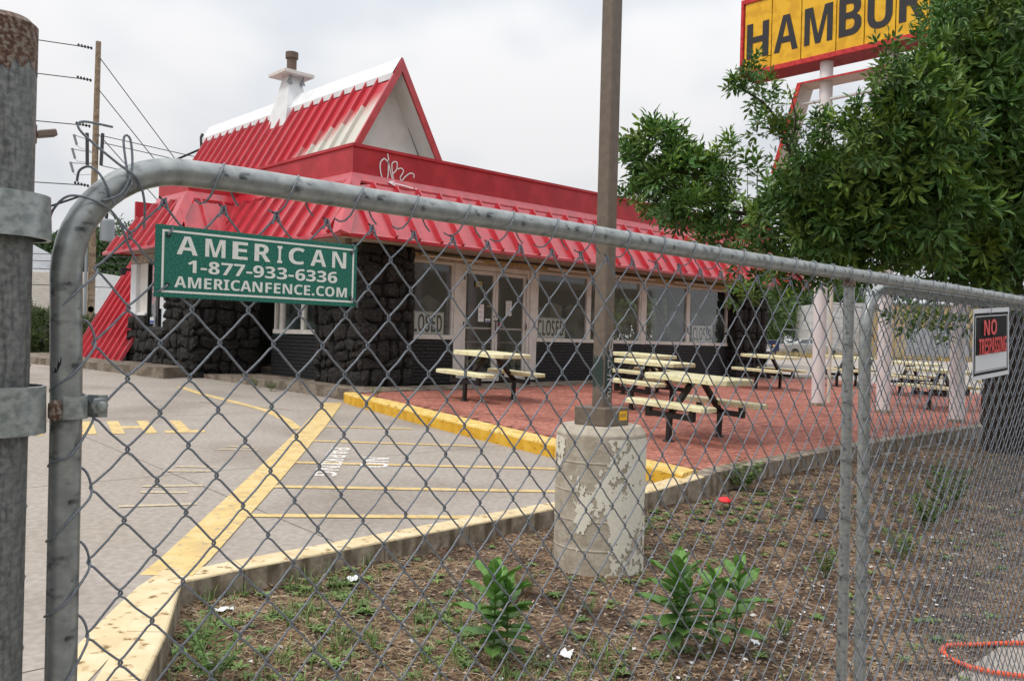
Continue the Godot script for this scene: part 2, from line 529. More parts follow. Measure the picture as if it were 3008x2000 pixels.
func overcast() -> ImageTexture:
	# even cloud, brighter overhead as an overcast sky is, with soft grey-blue patches all round
	var f := FastNoiseLite.new()
	f.seed = 5
	f.frequency = 1.0
	f.fractal_type = FastNoiseLite.FRACTAL_FBM
	f.fractal_octaves = 4
	var w := 768
	var h := 384
	var im := Image.create(w, h, false, Image.FORMAT_RGBF)
	for y in h:
		var el := (0.5 - (y + 0.5) / h) * PI
		for x in w:
			var az := (x + 0.5) / w * TAU
			var d := Vector3(cos(el) * sin(az), sin(el) * 2.2, cos(el) * cos(az))
			var q := smoothstep(-0.25, 0.45, f.get_noise_3dv(d * 2.1 + Vector3(3.1, 0, 1.7)) + 0.35 * f.get_noise_3dv(d * 6.0))
			var l := 0.80 + 1.15 * pow(maxf(sin(el), 0.0), 1.7)
			var white := Color(0.985, 0.985, 1.0) * l
			var grey := Color(0.775, 0.82, 0.88) * l
			var o := white.lerp(grey, q)
			if el < 0: o = Color(0.30, 0.28, 0.26)
			im.set_pixel(x, y, o)
	return ImageTexture.create_from_image(im)


# ---------------------------------------------------------------- heights of the ground
func lot_h(_x: float, z: float) -> float:
	return -0.236 - 0.039 * maxf(z, -6.0)


func patio_h(_x: float, z: float) -> float:
	return -0.08 - 0.04 * z


func bed_h(x: float, z: float) -> float:
	return -0.37 - 0.039 * z + 0.13 * smoothstep(-5.5, -2.0, x) * (1.0 - smoothstep(9.0, 11.2, z))


func bed_top(x: float, z: float) -> float:
	return bed_h(x, z) + 0.022 * grain.get_noise_2d(x * 1.3, z * 1.3) + 0.012 * grain.get_noise_2d(x * 4.0, z * 4.0 + 9.0)


const KERB := [Vector2(-8.77, 8.14), Vector2(-8.39, 8.10), Vector2(-7.37, 8.045), Vector2(-6.6, 8.0), Vector2(-5.66, 7.95), Vector2(-4.7, 7.98), Vector2(-3.84, 8.14), Vector2(-2.24, 8.04), Vector2(0.78, 7.88), Vector2(5.25, 7.84), Vector2(13.0, 7.84)]


func kerb_top(x: float, z: float) -> float:
	return lerpf(-0.236 - 0.039 * z, patio_h(x, z), smoothstep(-4.9, -3.5, x)) + 0.006


func _kerb_run(parent: Node3D, called: String, inner: Array, outer: Array, top: Callable, thick: float, mats: Array, round_ := 0.02) -> void:
	# stones of a kerb: top face, rounded edge towards outer, and the face below it
	for i in inner.size() - 1:
		var steps := maxi(1, int(inner[i].distance_to(inner[i + 1]) / 0.25))
		var g := Geo.new()
		for k in steps:
			var a0: Vector2 = inner[i].lerp(inner[i + 1], float(k) / steps)
			var a1: Vector2 = inner[i].lerp(inner[i + 1], float(k + 1) / steps)
			var b0: Vector2 = outer[i].lerp(outer[i + 1], float(k) / steps)
			var b1: Vector2 = outer[i].lerp(outer[i + 1], float(k + 1) / steps)
			if k == steps - 1:
				a1 = a1.move_toward(a0, 0.006)
				b1 = b1.move_toward(b0, 0.006)
			var prof := func(a: Vector2, b: Vector2) -> Array:
				var dir := (b - a).normalized()
				var r := PackedVector3Array()
				var wob := 0.004 * grain.get_noise_2d(b.x * 5.0, b.y * 5.0)
				r.append(Vector3(a.x, top.call(a.x, a.y), a.y))
				var e := b - dir * round_
				r.append(Vector3(e.x, top.call(e.x, e.y) + wob, e.y))
				var m := b - dir * round_ * 0.3
				r.append(Vector3(m.x, top.call(b.x, b.y) - round_ * 0.3 + wob, m.y))
				r.append(Vector3(b.x, top.call(b.x, b.y) - round_, b.y))
				r.append(Vector3(b.x, top.call(b.x, b.y) - thick, b.y))
				return r
			var p: Array = Array(prof.call(a0, b0))
			var q: Array = Array(prof.call(a1, b1))
			var o2 := (b0 - a0).normalized()
			for s in 4:
				g.quad_out(p[s], q[s], q[s + 1], p[s + 1], Vector3(o2.x * (0.1 if s == 0 else 1.0), 1.0 if s < 3 else 0.0, o2.y * (0.1 if s == 0 else 1.0)))
			if k == 0 or k == steps - 1:
				var e: Array = p if k == 0 else q
				g.tri(e[0], e[1], e[4]); g.tri(e[1], e[2], e[4]); g.tri(e[2], e[3], e[4])
				var dn := Vector3(e[0].x, e[4].y, e[0].z)
				g.tri(e[0], e[4], dn)
		part(called, g, mats[i % mats.size()], parent)


func strip(pts: Array, width: float, top: Callable, lift: float) -> Geo:
	var p := PackedVector3Array()
	for q in pts:
		p.append(Vector3(q.x, top.call(q.x, q.y) + lift, q.y))
	var g := Geo.new()
	g.ribbon(p, width, Vector3.UP)
	return g


func build_ground() -> void:
	# one sheet to the horizon, under everything else
	var base := place("ground")
	var g := Geo.new()
	var zs := [-1500.0, -60.0, -6.0, 3.0, 8.2, 11.3, 16.0, 40.0, 1500.0]
	var hs := [-0.2, -0.2, -0.2, -0.6, -0.9, -1.0, -1.05, -1.05, -1.05]
	for i in zs.size() - 1:
		g.quad_out(Vector3(-1500, hs[i], zs[i]), Vector3(1500, hs[i], zs[i]), Vector3(1500, hs[i + 1], zs[i + 1]), Vector3(-1500, hs[i + 1], zs[i + 1]), Vector3.UP)
	part("earth", g, M.far_ground, base)

	# the concrete lot in slabs
	var lot := place("parking_lot")
	var lot_poly := PackedVector2Array([Vector2(-40, -45), Vector2(70, -45), Vector2(70, 7.7), Vector2(13.6, 7.7), Vector2(-3.3, 8.05), Vector2(-4.7, 7.9), Vector2(-8.74, 8.0), Vector2(-9.5, 9.2), Vector2(-9.9, 11.2), Vector2(-40, 11.2)])
	var xs := [-40.0, -28.0, -20.0, -15.65, -11.65, -7.65, -3.15, 1.0, 14.0, 22.0, 30.0, 40.0, 55.0, 70.0]
	var zz := [-45.0, -30.0, -20.0, -12.0, -6.0, -2.1, 1.62, 5.3, 8.9, 11.2]
	for i in xs.size() - 1:
		for j in zz.size() - 1:
			if xs[i] > 40.0 and zz[j] < -12.0: continue
			var e := 0.006
			var cell := PackedVector2Array([Vector2(xs[i] + e, zz[j] + e), Vector2(xs[i + 1] - e, zz[j] + e), Vector2(xs[i + 1] - e, zz[j + 1] - e), Vector2(xs[i] + e, zz[j + 1] - e)])
			if i == 5 and j >= 5:      # the joints here run a little askew, as poured
				cell[1].y -= 0.3 * 0; cell[0].y += 0.0
			for poly in Geometry2D.intersect_polygons(cell, lot_poly):
				var s := Geo.new()
				s.slab(poly, lot_h, 0.05)
				part("slab", s, M.lot_concrete, lot)
	# painted markings
	var y: Material = M.line_yellow
	var dl := [Vector2(-3.36, 0.92), Vector2(-5.1, 3.25), Vector2(-7.05, 5.78), Vector2(-8.60, 7.76), Vector2(-8.80, 7.99)]
	part("painted_line", strip(dl, 0.29, lot_h, 0.004), y, lot)
	for s in [[Vector2(-5.00, 3.12), Vector2(-3.95, 3.78)], [Vector2(-5.72, 4.05), Vector2(-4.09, 5.22)], [Vector2(-6.50, 5.2), Vector2(-4.31, 6.70)], [Vector2(-7.20, 6.12), Vector2(-4.7, 7.78)], [Vector2(-7.85, 6.92), Vector2(-6.41, 7.84)]]:
		part("painted_line", strip(s, 0.115, lot_h, 0.004), y, lot)
	part("painted_line", strip([Vector2(-4.60, -2.0), Vector2(-4.74, -0.8), Vector2(-4.74, 0.3), Vector2(-4.78, 1.45), Vector2(-5.02, 2.45), Vector2(-5.30, 3.25)], 0.13, lot_h, 0.004), y, lot)
	var sw := Geo.new()
	var sl := [Vector2(-8.74, 7.86), Vector2(-8.99, 8.10), Vector2(-9.19, 8.35), Vector2(-9.50, 8.76), Vector2(-9.86, 9.3), Vector2(-10.2, 9.8)]
	var sr := [Vector2(-8.62, 7.95), Vector2(-8.90, 8.12), Vector2(-9.08, 8.42), Vector2(-9.30, 8.80), Vector2(-9.60, 9.18), Vector2(-10.1, 9.85)]
	for i in 5:
		var up := func(q: Vector2) -> Vector3: return Vector3(q.x, lot_h(q.x, q.y) + 0.005, q.y)
		sw.quad_out(up.call(sl[i]), up.call(sr[i]), up.call(sr[i + 1]), up.call(sl[i + 1]), Vector3.UP)
	part("painted_line", sw, M.old_yellow_paint, lot)
	part("painted_line", strip([Vector2(-5.2, 0.2), Vector2(-4.4, 1.5)], 0.05, lot_h, 0.005), M.line_ghost, lot)
	var tilt := func(x: float, z: float, right: Vector3) -> Transform3D:
		var n := Vector3(0, 1, 0.039).normalized()
		var r := (right - n * right.dot(n)).normalized()
		return Transform3D(Basis(r, n.cross(r), n), Vector3(x, lot_h(x, z) + 0.004, z))
	words("painted_word", "THRU", 1.05, 2.1, 0.004, y, lot, tilt.call(-7.28, 2.35, Vector3(-0.966, 0, -0.258)))
	words("painted_word", "PARKING", 0.21, 1.6, 0.004, M.line_white, lot, tilt.call(-6.08, 5.32, Vector3(-0.61, 0, 0.79)))
	words("painted_word", "NO", 0.27, 0.56, 0.004, M.line_white, lot, tilt.call(-5.76, 5.58, Vector3(-0.61, 0, 0.79)))
	# worn-out remains of older markings, no longer legible
	for q in [[-8.2, 6.35, 0.5], [-8.0, 5.95, 0.3], [-7.85, 5.75, 0.42], [-7.5, 5.2, 0.36], [-7.35, 5.05, 0.3], [-6.6, 4.35, 0.34], [-6.5, 4.2, 0.2]]:
		part("worn_marking", strip([Vector2(q[0] - q[2] * 0.5, q[1] - 0.1), Vector2(q[0], q[1]), Vector2(q[0] + q[2] * 0.5, q[1] + 0.09)], 0.07, lot_h, 0.004), M.line_ghost, lot)

	# brick patio
	var patio := place("patio")
	var edge := PackedVector2Array([Vector2(-3.12, 1.1), Vector2(-2.0, 0.86), Vector2(-0.5, 0.9), Vector2(0.6, 0.88), Vector2(5.4, 0.3), Vector2(9.9, 0.25), Vector2(13.0, 0.7), Vector2(13.5, 2.4), Vector2(13.4, 7.72), Vector2(5.2, 7.70), Vector2(0.7, 7.74), Vector2(-2.2, 7.9), Vector2(-3.68, 7.98), Vector2(-3.66, 7.3), Vector2(-3.42, 5.85), Vector2(-3.22, 4.25), Vector2(-3.06, 2.66)])
	var bedding := Geo.new()
	bedding.slab(edge, func(x, z): return patio_h(x, z) - 0.014, 0.3)
	part("sand_bed", bedding, M.paver_sand, patio)
	var variants := []
	for k in 5:
		var b := Geo.new()
		var t: float = [0.0, 0.012, -0.014, 0.009, -0.006][k]
		b.box(Vector3(0, -0.03, 0), Vector3(0.213, 0.06, 0.103), Basis(Vector3.RIGHT, t * 2.0) * Basis(Vector3.BACK, t), 0.007)
		variants.append(b.mesh())
	var placed := []
	var rows := 75
	for r in rows:
		var z := 0.2 + r * 0.11
		for q in 78:
			var x := -3.9 + q * 0.2215 + (0.11 if r % 2 else 0.0)
			var o := Vector2(x, z)
			if not Geometry2D.is_point_in_polygon(o, edge): continue
			placed.append([o.distance_squared_to(Vector2(-10.74, 12.77)), o])
	placed.sort_custom(func(a, b): return a[0] < b[0])
	var rest := [[], [], [], [], []]
	var tints := [[], [], [], [], []]
	var lean := Basis(Vector3.RIGHT, 0.04)
	for i in placed.size():
		var o: Vector2 = placed[i][1]
		var lift := 0.004 * grain.get_noise_2d(o.x * 0.9, o.y * 0.9) + rng.randf_range(-0.0025, 0.0025)
		var xf := Transform3D(lean * Basis(Vector3.UP, rng.randf_range(-0.012, 0.012)), Vector3(o.x, patio_h(o.x, o.y) + lift, o.y))
		var k := rng.randi() % 5
		if i < 300:
			part("brick", variants[k], M.paver_clay, patio, xf)
		else:
			rest[k].append(xf)
			var t := rng.randf_range(0.78, 1.0)
			tints[k].append(Color(t, t * rng.randf_range(0.93, 1.0), t * rng.randf_range(0.92, 1.0)))
	for k in 5:
		many("brick_field", variants[k], M.paver_clay, rest[k], tints[k], patio)

	# aggregate walk against the building
	var walk := place("walk")
	var wh := func(_x, z): return -0.025 - 0.085 * maxf(z, 0.0) + 0.004
	var wg := Geo.new()
	wg.slab(PackedVector2Array([Vector2(-2.35, -3.6), Vector2(-2.2, 0.5), Vector2(9.0, -0.1), Vector2(12.6, -0.1), Vector2(14.5, 0.4), Vector2(13.1, 0.72), Vector2(9.9, 0.26), Vector2(5.4, 0.31), Vector2(0.6, 0.89), Vector2(-0.5, 0.91), Vector2(-2.0, 0.87), Vector2(-2.95, 1.05), Vector2(-2.98, 0.3), Vector2(-3.50, -3.5)]), wh, 0.35)
	part("walk_slab", wg, M.aggregate, walk)
	var step := place("drive_through_walk")
	var sg := Geo.new()
	sg.slab(PackedVector2Array([Vector2(-3.7, -3.75), Vector2(-4.30, -3.45), Vector2(-4.52, -4.2), Vector2(-4.85, -5.4), Vector2(-5.15, -6.6), Vector2(-5.4, -9), Vector2(-5.5, -16), Vector2(-1.5, -16), Vector2(-1.5, -3.75)]), func(_x, z): return 0.105 + 0.01 * clampf(-z - 3.5, 0, 4), 0.4)
	part("walk_slab", sg, M.aggregate, step)

	# yellow kerb round the patio
	var yk := place("kerb")
	var outer := [Vector2(-3.13, 0.86), Vector2(-3.24, 1.25), Vector2(-3.34, 2.03), Vector2(-3.55, 3.26), Vector2(-3.72, 4.74), Vector2(-3.86, 6.21), Vector2(-3.98, 7.4), Vector2(-4.02, 8.02)]
	var inner := [Vector2(-2.95, 0.90), Vector2(-3.05, 1.25), Vector2(-3.09, 2.06), Vector2(-3.25, 3.30), Vector2(-3.42, 4.78), Vector2(-3.58, 6.25), Vector2(-3.70, 7.35), Vector2(-3.74, 8.0)]
	_kerb_run(yk, "kerb_stone", inner, outer, func(x, z): return patio_h(x, z) + 0.008, 0.031, [M.pale_kerb_paint], 0.03)
	_kerb_run(yk, "kerb_face", inner, outer, func(x, z): return patio_h(x, z) - 0.023, 0.5, [M.yellow_paint], 0.001)
	# kerb along the planting bed, a step down on its near side
	var bk := place("bed_kerb")
	var far := []
	for q in KERB:
		far.append(q - Vector2(-0.02, 0.17))
	far[0] = Vector2(-8.86, 8.00)
	var mats := [M.old_yellow_paint, M.old_yellow_paint, M.old_yellow_paint, M.old_yellow_paint, M.old_yellow_paint, M.old_yellow_paint, M.kerb_concrete, M.kerb_concrete, M.kerb_concrete, M.kerb_concrete]
	_kerb_run(bk, "kerb_stone", far, KERB, kerb_top, 0.012, mats, 0.012)
	var low := []
	var low_far := []
	for q in KERB:
		low.append(q)
		low_far.append(q - Vector2(0, 0.1))
	_kerb_run(bk, "kerb_face", low_far, low, func(x, z): return kerb_top(x, z) - 0.012, 0.45, [M.kerb_concrete], 0.001)
	var left_bed := [Vector2(-8.77, 8.14), Vector2(-9.13, 8.83), Vector2(-9.39, 9.26), Vector2(-9.8, 10.2), Vector2(-10.1, 11.2)]
	var left_lot := [Vector2(-8.90, 8.06), Vector2(-9.27, 8.72), Vector2(-9.56, 9.18), Vector2(-9.97, 10.15), Vector2(-10.28, 11.2)]
	_kerb_run(bk, "kerb_stone", left_lot, left_bed, func(x, z): return lot_h(x, z) + 0.012, 0.015, [M.old_yellow_paint], 0.015)
	_kerb_run(bk, "kerb_face", left_lot, left_bed, func(x, z): return lot_h(x, z) - 0.003, 0.4, [M.kerb_concrete], 0.001)

	# planting bed
	var bed := place("planting_bed")
	var bg := Geo.new()
	var nx := 210
	var nz := 46
	var pt := func(i: int, j: int) -> Vector3:
		var x := -10.2 + 24.0 * pow(float(i) / nx, 1.5)
		var z := 7.8 + 3.55 * float(j) / nz
		return Vector3(x, bed_top(x, z), z)
	for i in nx:
		for j in nz:
			var a: Vector3 = pt.call(i, j); var b: Vector3 = pt.call(i + 1, j); var d: Vector3 = pt.call(i + 1, j + 1); var e: Vector3 = pt.call(i, j + 1)
			if a.x < -8.7 - (a.z - 8.0) * 0.5 - 0.35: continue
			var q := (d - a).cross(e - b).normalized()
			if q.y < 0: q = -q
			bg.tri3(a, e, d, q, q, q); bg.tri3(a, d, b, q, q, q)
	part("soil", bg, M.dirt, bed)
	var side := place("sidewalk")
	for k in 9:
		var s := Geo.new()
		s.slab(PackedVector2Array([Vector2(-12.2 + k * 2.4, 11.18), Vector2(-9.81 + k * 2.4, 11.18), Vector2(-9.81 + k * 2.4, 13.6), Vector2(-12.2 + k * 2.4, 13.6)]), func(x, z): return -0.362 - 0.039 * z, 0.3)
		part("slab", s, M.lot_concrete, side)
	var road := place("road")
	var rg := Geo.new()
	rg.slab(PackedVector2Array([Vector2(-200, 13.75), Vector2(200, 13.75), Vector2(200, 27), Vector2(-200, 27)]), func(_x, _z): return -1.02, 0.05)
	part("roadway", rg, M.asphalt, road)
	var kg := Geo.new()
	kg.box(Vector3(0, -0.96, 13.68), Vector3(400, 0.2, 0.15), Basis(), 0.02)
	part("road_kerb", kg, M.kerb_concrete, road)


# ---------------------------------------------------------------- the restaurant
func rock_face(parent: Node3D, o: Vector3, ux: Vector3, w: float, h: float, out: Vector3, proud := 0.07) -> void:
	# rough stones laid in uneven courses over a wall face; o: lower left corner seen from outside
	var ys := [0.0]
	while ys[-1] < h - 0.12:
		ys.append(minf(ys[-1] + rng.randf_range(0.14, 0.34), h))
	ys[-1] = h
	var off := rng.randf() * 50.0
	proud *= 1.25
	var line := func(r: int, x: float) -> float:
		if r == 0 or r == ys.size() - 1: return ys[r]
		return ys[r] + 0.13 * grain.get_noise_2d(x * 1.9 + off, r * 7.3)
	for r in ys.size() - 1:
		var x := -rng.randf_range(0.0, 0.2)
		while x < w:
			var x1 := x + rng.randf_range(0.16, 0.46)
			var a := maxf(x, -0.035)
			var b := minf(x1, w + 0.035)
			if w - b < 0.1: b = w + 0.035; x1 = w + 1.0
			var sk := 0.075
			var ring := [Vector2(a + rng.randf_range(0, sk), line.call(r, a)), Vector2((a + b) * 0.5, line.call(r, (a + b) * 0.5)), Vector2(b - rng.randf_range(0, sk), line.call(r, b)), Vector2(b, (line.call(r, b) + line.call(r + 1, b)) * 0.5), Vector2(b - rng.randf_range(0, sk), line.call(r + 1, b)), Vector2((a + b) * 0.5, line.call(r + 1, (a + b) * 0.5)), Vector2(a + rng.randf_range(0, sk), line.call(r + 1, a)), Vector2(a, (line.call(r, a) + line.call(r + 1, a)) * 0.5)]
			var mid := Vector2.ZERO
			for q in ring: mid += q / 8.0
			var g := Geo.new()
			var base := PackedVector3Array(); var rim := PackedVector3Array(); var cap := PackedVector3Array()
			var k0 := proud * rng.randf_range(0.55, 1.25)
			var sl := Vector2(rng.randf_range(-0.2, 0.2), rng.randf_range(-0.25, 0.15))
			for q in ring:
				var d: Vector2 = q - mid
				var p: Vector2 = mid + d * 0.965
				var c1: Vector2 = mid + d * rng.randf_range(0.82, 0.95)
				var c2: Vector2 = mid + d * rng.randf_range(0.4, 0.62)
				base.append(o + ux * p.x + Vector3.UP * p.y - out * 0.03)
				rim.append(o + ux * c1.x + Vector3.UP * c1.y + out * k0 * rng.randf_range(0.35, 0.85))
				cap.append(o + ux * c2.x + Vector3.UP * c2.y + out * (k0 * rng.randf_range(0.8, 1.15) + d.dot(sl) * 0.4))
			var top := o + ux * mid.x + Vector3.UP * mid.y + out * k0 * 1.02
			for i in 8:
				var j := (i + 1) % 8
				g.quad_out(base[i], base[j], rim[j], rim[i], out)
				g.quad_out(rim[i], rim[j], cap[j], cap[i], out)
				g.tri_out(cap[i], cap[j], top, out)
			part("stone", g, M.lava_stone, parent)
			x = x1


var bricks_left := 300
var brick_meshes := []


func brick_face(parent: Node3D, o: Vector3, ux: Vector3, w: float, h: float, out: Vector3) -> void:
	if brick_meshes.is_empty():
		for k in 3:
			var g := Geo.new()
			g.box(Vector3(0, 0, [0.0, 0.002, -0.002][k]), Vector3(0.194, 0.057, 0.03), Basis(), 0.004)
			brick_meshes.append(g.mesh())
	var core := Geo.new()
	core.box(o + ux * w * 0.5 + Vector3.UP * (h * 0.5 - 0.1) - out * 0.11, Vector3(w - 0.004, h + 0.2 - 0.004, 0.2), Basis(ux, Vector3.UP, out))
	part("brick_backing", core, M.mortar, parent)
	var rows := int(round(h / 0.0665))
	var rest := []
	var bs := Basis(ux, Vector3.UP, out)
	for r in rows:
		var x := -0.1 if r % 2 else 0.0
		while x < w - 0.02:
			var lo := maxf(x, 0.0)
			var hi := minf(x + 0.2, w)
			if hi - lo > 0.03:
				var k := (hi - lo - 0.006) / 0.194
				var xf := Transform3D(bs * Basis.from_scale(Vector3(k, 1, 1)), o + ux * (lo + hi) * 0.5 + Vector3.UP * (r + 0.5) * h / rows + out * rng.randf_range(-0.006, -0.002))
				if bricks_left > 0:
					part("brick", brick_meshes[rng.randi() % 3], M.black_brick, parent, xf)
					bricks_left -= 1
				else:
					rest.append(xf)
			x += 0.2
	if rest:
		many("brick_field", brick_meshes[0], M.black_brick, rest, [], parent)


func node(called: String, parent: Node3D) -> Node3D:
	var o := Node3D.new()
	o.name = called
	parent.add_child(o, true)
	return o


func window_part(b: Node3D, o: Vector3, ux: Vector3, w: float, h: float, out: Vector3, mullions := [], fr := 0.05, mat: Material = null, film := false) -> void:
	# o: lower left corner of the opening seen from outside; frame sits 3 cm back from the wall plane
	var g := Geo.new()
	var bs := Basis(ux, Vector3.UP, out)
	var add := func(x0: float, x1: float, y0: float, y1: float, z0: float, z1: float):
		g.box(o + ux * (x0 + x1) * 0.5 + Vector3.UP * (y0 + y1) * 0.5 + out * (z0 + z1) * 0.5, Vector3(x1 - x0, y1 - y0, z1 - z0), bs, 0.004)
	add.call(0.0, w, -0.035, fr, -0.09, 0.03)
	add.call(0.0, w, h - fr, h, -0.08, 0.0)
	add.call(0.0, fr, fr + 0.001, h - fr - 0.001, -0.08, 0.0)
	add.call(w - fr, w, fr + 0.001, h - fr - 0.001, -0.08, 0.0)
	for m in mullions:
		add.call(m.x, m.y, fr + 0.001, h - fr - 0.001, -0.075, -0.003)
	var f := part("window", g, mat if mat else M.dirty_white, b)
	var edges := [fr]
	for m in mullions:
		edges.append(m.x); edges.append(m.y)
	edges.append(w - fr)
	for i in range(0, edges.size(), 2):
		var p := Geo.new()
		p.box(o + ux * (edges[i] + edges[i + 1]) * 0.5 + Vector3.UP * h * 0.5 - out * 0.045, Vector3(edges[i + 1] - edges[i] + 0.01, h - 2 * fr + 0.01, 0.006), bs)
		part("pane", p, M.window_glass, f)
		if film:
			# the smeared whitewash somebody left on the inside, lower part of the pane
			var q := Geo.new()
			var x0: float = edges[i]
			var x1: float = edges[i + 1]
			var n := 14
			for k in n:
				var ya := fr + (h - 2 * fr) * (0.52 + 0.16 * grain.get_noise_2d(o.x * 3 + x0 + k * 0.23, o.z + 2.0))
				var yb := fr + (h - 2 * fr) * (0.52 + 0.16 * grain.get_noise_2d(o.x * 3 + x0 + (k + 1) * 0.23, o.z + 2.0))
				var xa := lerpf(x0, x1, float(k) / n)
				var xb := lerpf(x0, x1, float(k + 1) / n)
				var d := out * -0.088
				q.quad_out(o + ux * xa + Vector3.UP * fr + d, o + ux * xb + Vector3.UP * fr + d, o + ux * xb + Vector3.UP * yb + d, o + ux * xa + Vector3.UP * ya + d, out)
			part("smeared_film", q, M.window_film, f)


func rib(g: Geo, a: Vector3, b: Vector3, nrm: Vector3, w := 0.030, t := 0.07) -> void:
	# a standing seam from a to b, wider at its foot
	var d := (b - a).normalized()
	var s := nrm.cross(d).normalized()
	var p := [a - s * w, a + s * w, a + s * w * 0.55 + nrm * t, a - s * w * 0.55 + nrm * t]
	var q := [b - s * w, b + s * w, b + s * w * 0.55 + nrm * t, b - s * w * 0.55 + nrm * t]
	g.quad_out(p[1], q[1], q[2], p[2], s)
	g.quad_out(p[0], q[0], q[3], p[3], -s)
	g.quad_out(p[2], q[2], q[3], p[3], nrm)
	g.quad_out(p[0], p[1], p[2], p[3], -d)
	g.quad_out(q[0], q[1], q[2], q[3], d)


func sheet_roof(parent: Node3D, tops: Array, feet: Array, nrm: Vector3, ribs: Array, fade = null) -> void:
	# pans between seams; tops[i] and feet[i] are the ends of line i, ribs[i]: a seam stands there
	for i in tops.size() - 1:
		var g := Geo.new()
		var n := 8 if fade != null else 1
		var mid_t: Vector3 = (tops[i] + tops[i + 1]) * 0.5 - nrm * 0.006
		var mid_f: Vector3 = (feet[i] + feet[i + 1]) * 0.5 - nrm * 0.006
		for half in 2:
			var t0: Vector3 = tops[i] if half == 0 else mid_t
			var t1: Vector3 = mid_t if half == 0 else tops[i + 1]
			var f0: Vector3 = feet[i] if half == 0 else mid_f
			var f1: Vector3 = mid_f if half == 0 else feet[i + 1]
			for k in n:
				var u := float(k) / n
				var w := float(k + 1) / n
				var p := [t0.lerp(f0, u), t0.lerp(f0, w), t1.lerp(f1, w), t1.lerp(f1, u)]
				if fade != null:
					var q: Vector3 = (p[1] - p[0]).cross(p[2] - p[0]).normalized()
					if q.dot(nrm) < 0: q = -q
					for tr in [[0, 1, 2], [0, 2, 3]]:
						for m in ([0, 2, 1] if (p[tr[1]] - p[tr[0]]).cross(p[tr[2]] - p[tr[0]]).dot(nrm) > 0 else [0, 1, 2]):
							g.v.append(p[tr[m]]); g.n.append(q); g.c.append(fade.call(p[tr[m]]))
				else:
					g.quad_out(p[0], p[1], p[2], p[3], nrm)
		part("roof_pan", g, M.sprayed if fade != null else M.red_metal, parent)
	for i in tops.size():
		if ribs[i]:
			var g := Geo.new()
			rib(g, tops[i], feet[i], nrm)
			var mt: Material = M.red_metal
			if fade != null:
				g = Geo.new()
				for k in 8:
					g.col = fade.call(tops[i].lerp(feet[i], (k + 0.5) / 8.0))
					rib(g, tops[i].lerp(feet[i], k / 8.0), tops[i].lerp(feet[i], (k + 1) / 8.0), nrm)
				mt = M.sprayed
			part("standing_seam", g, mt, parent)


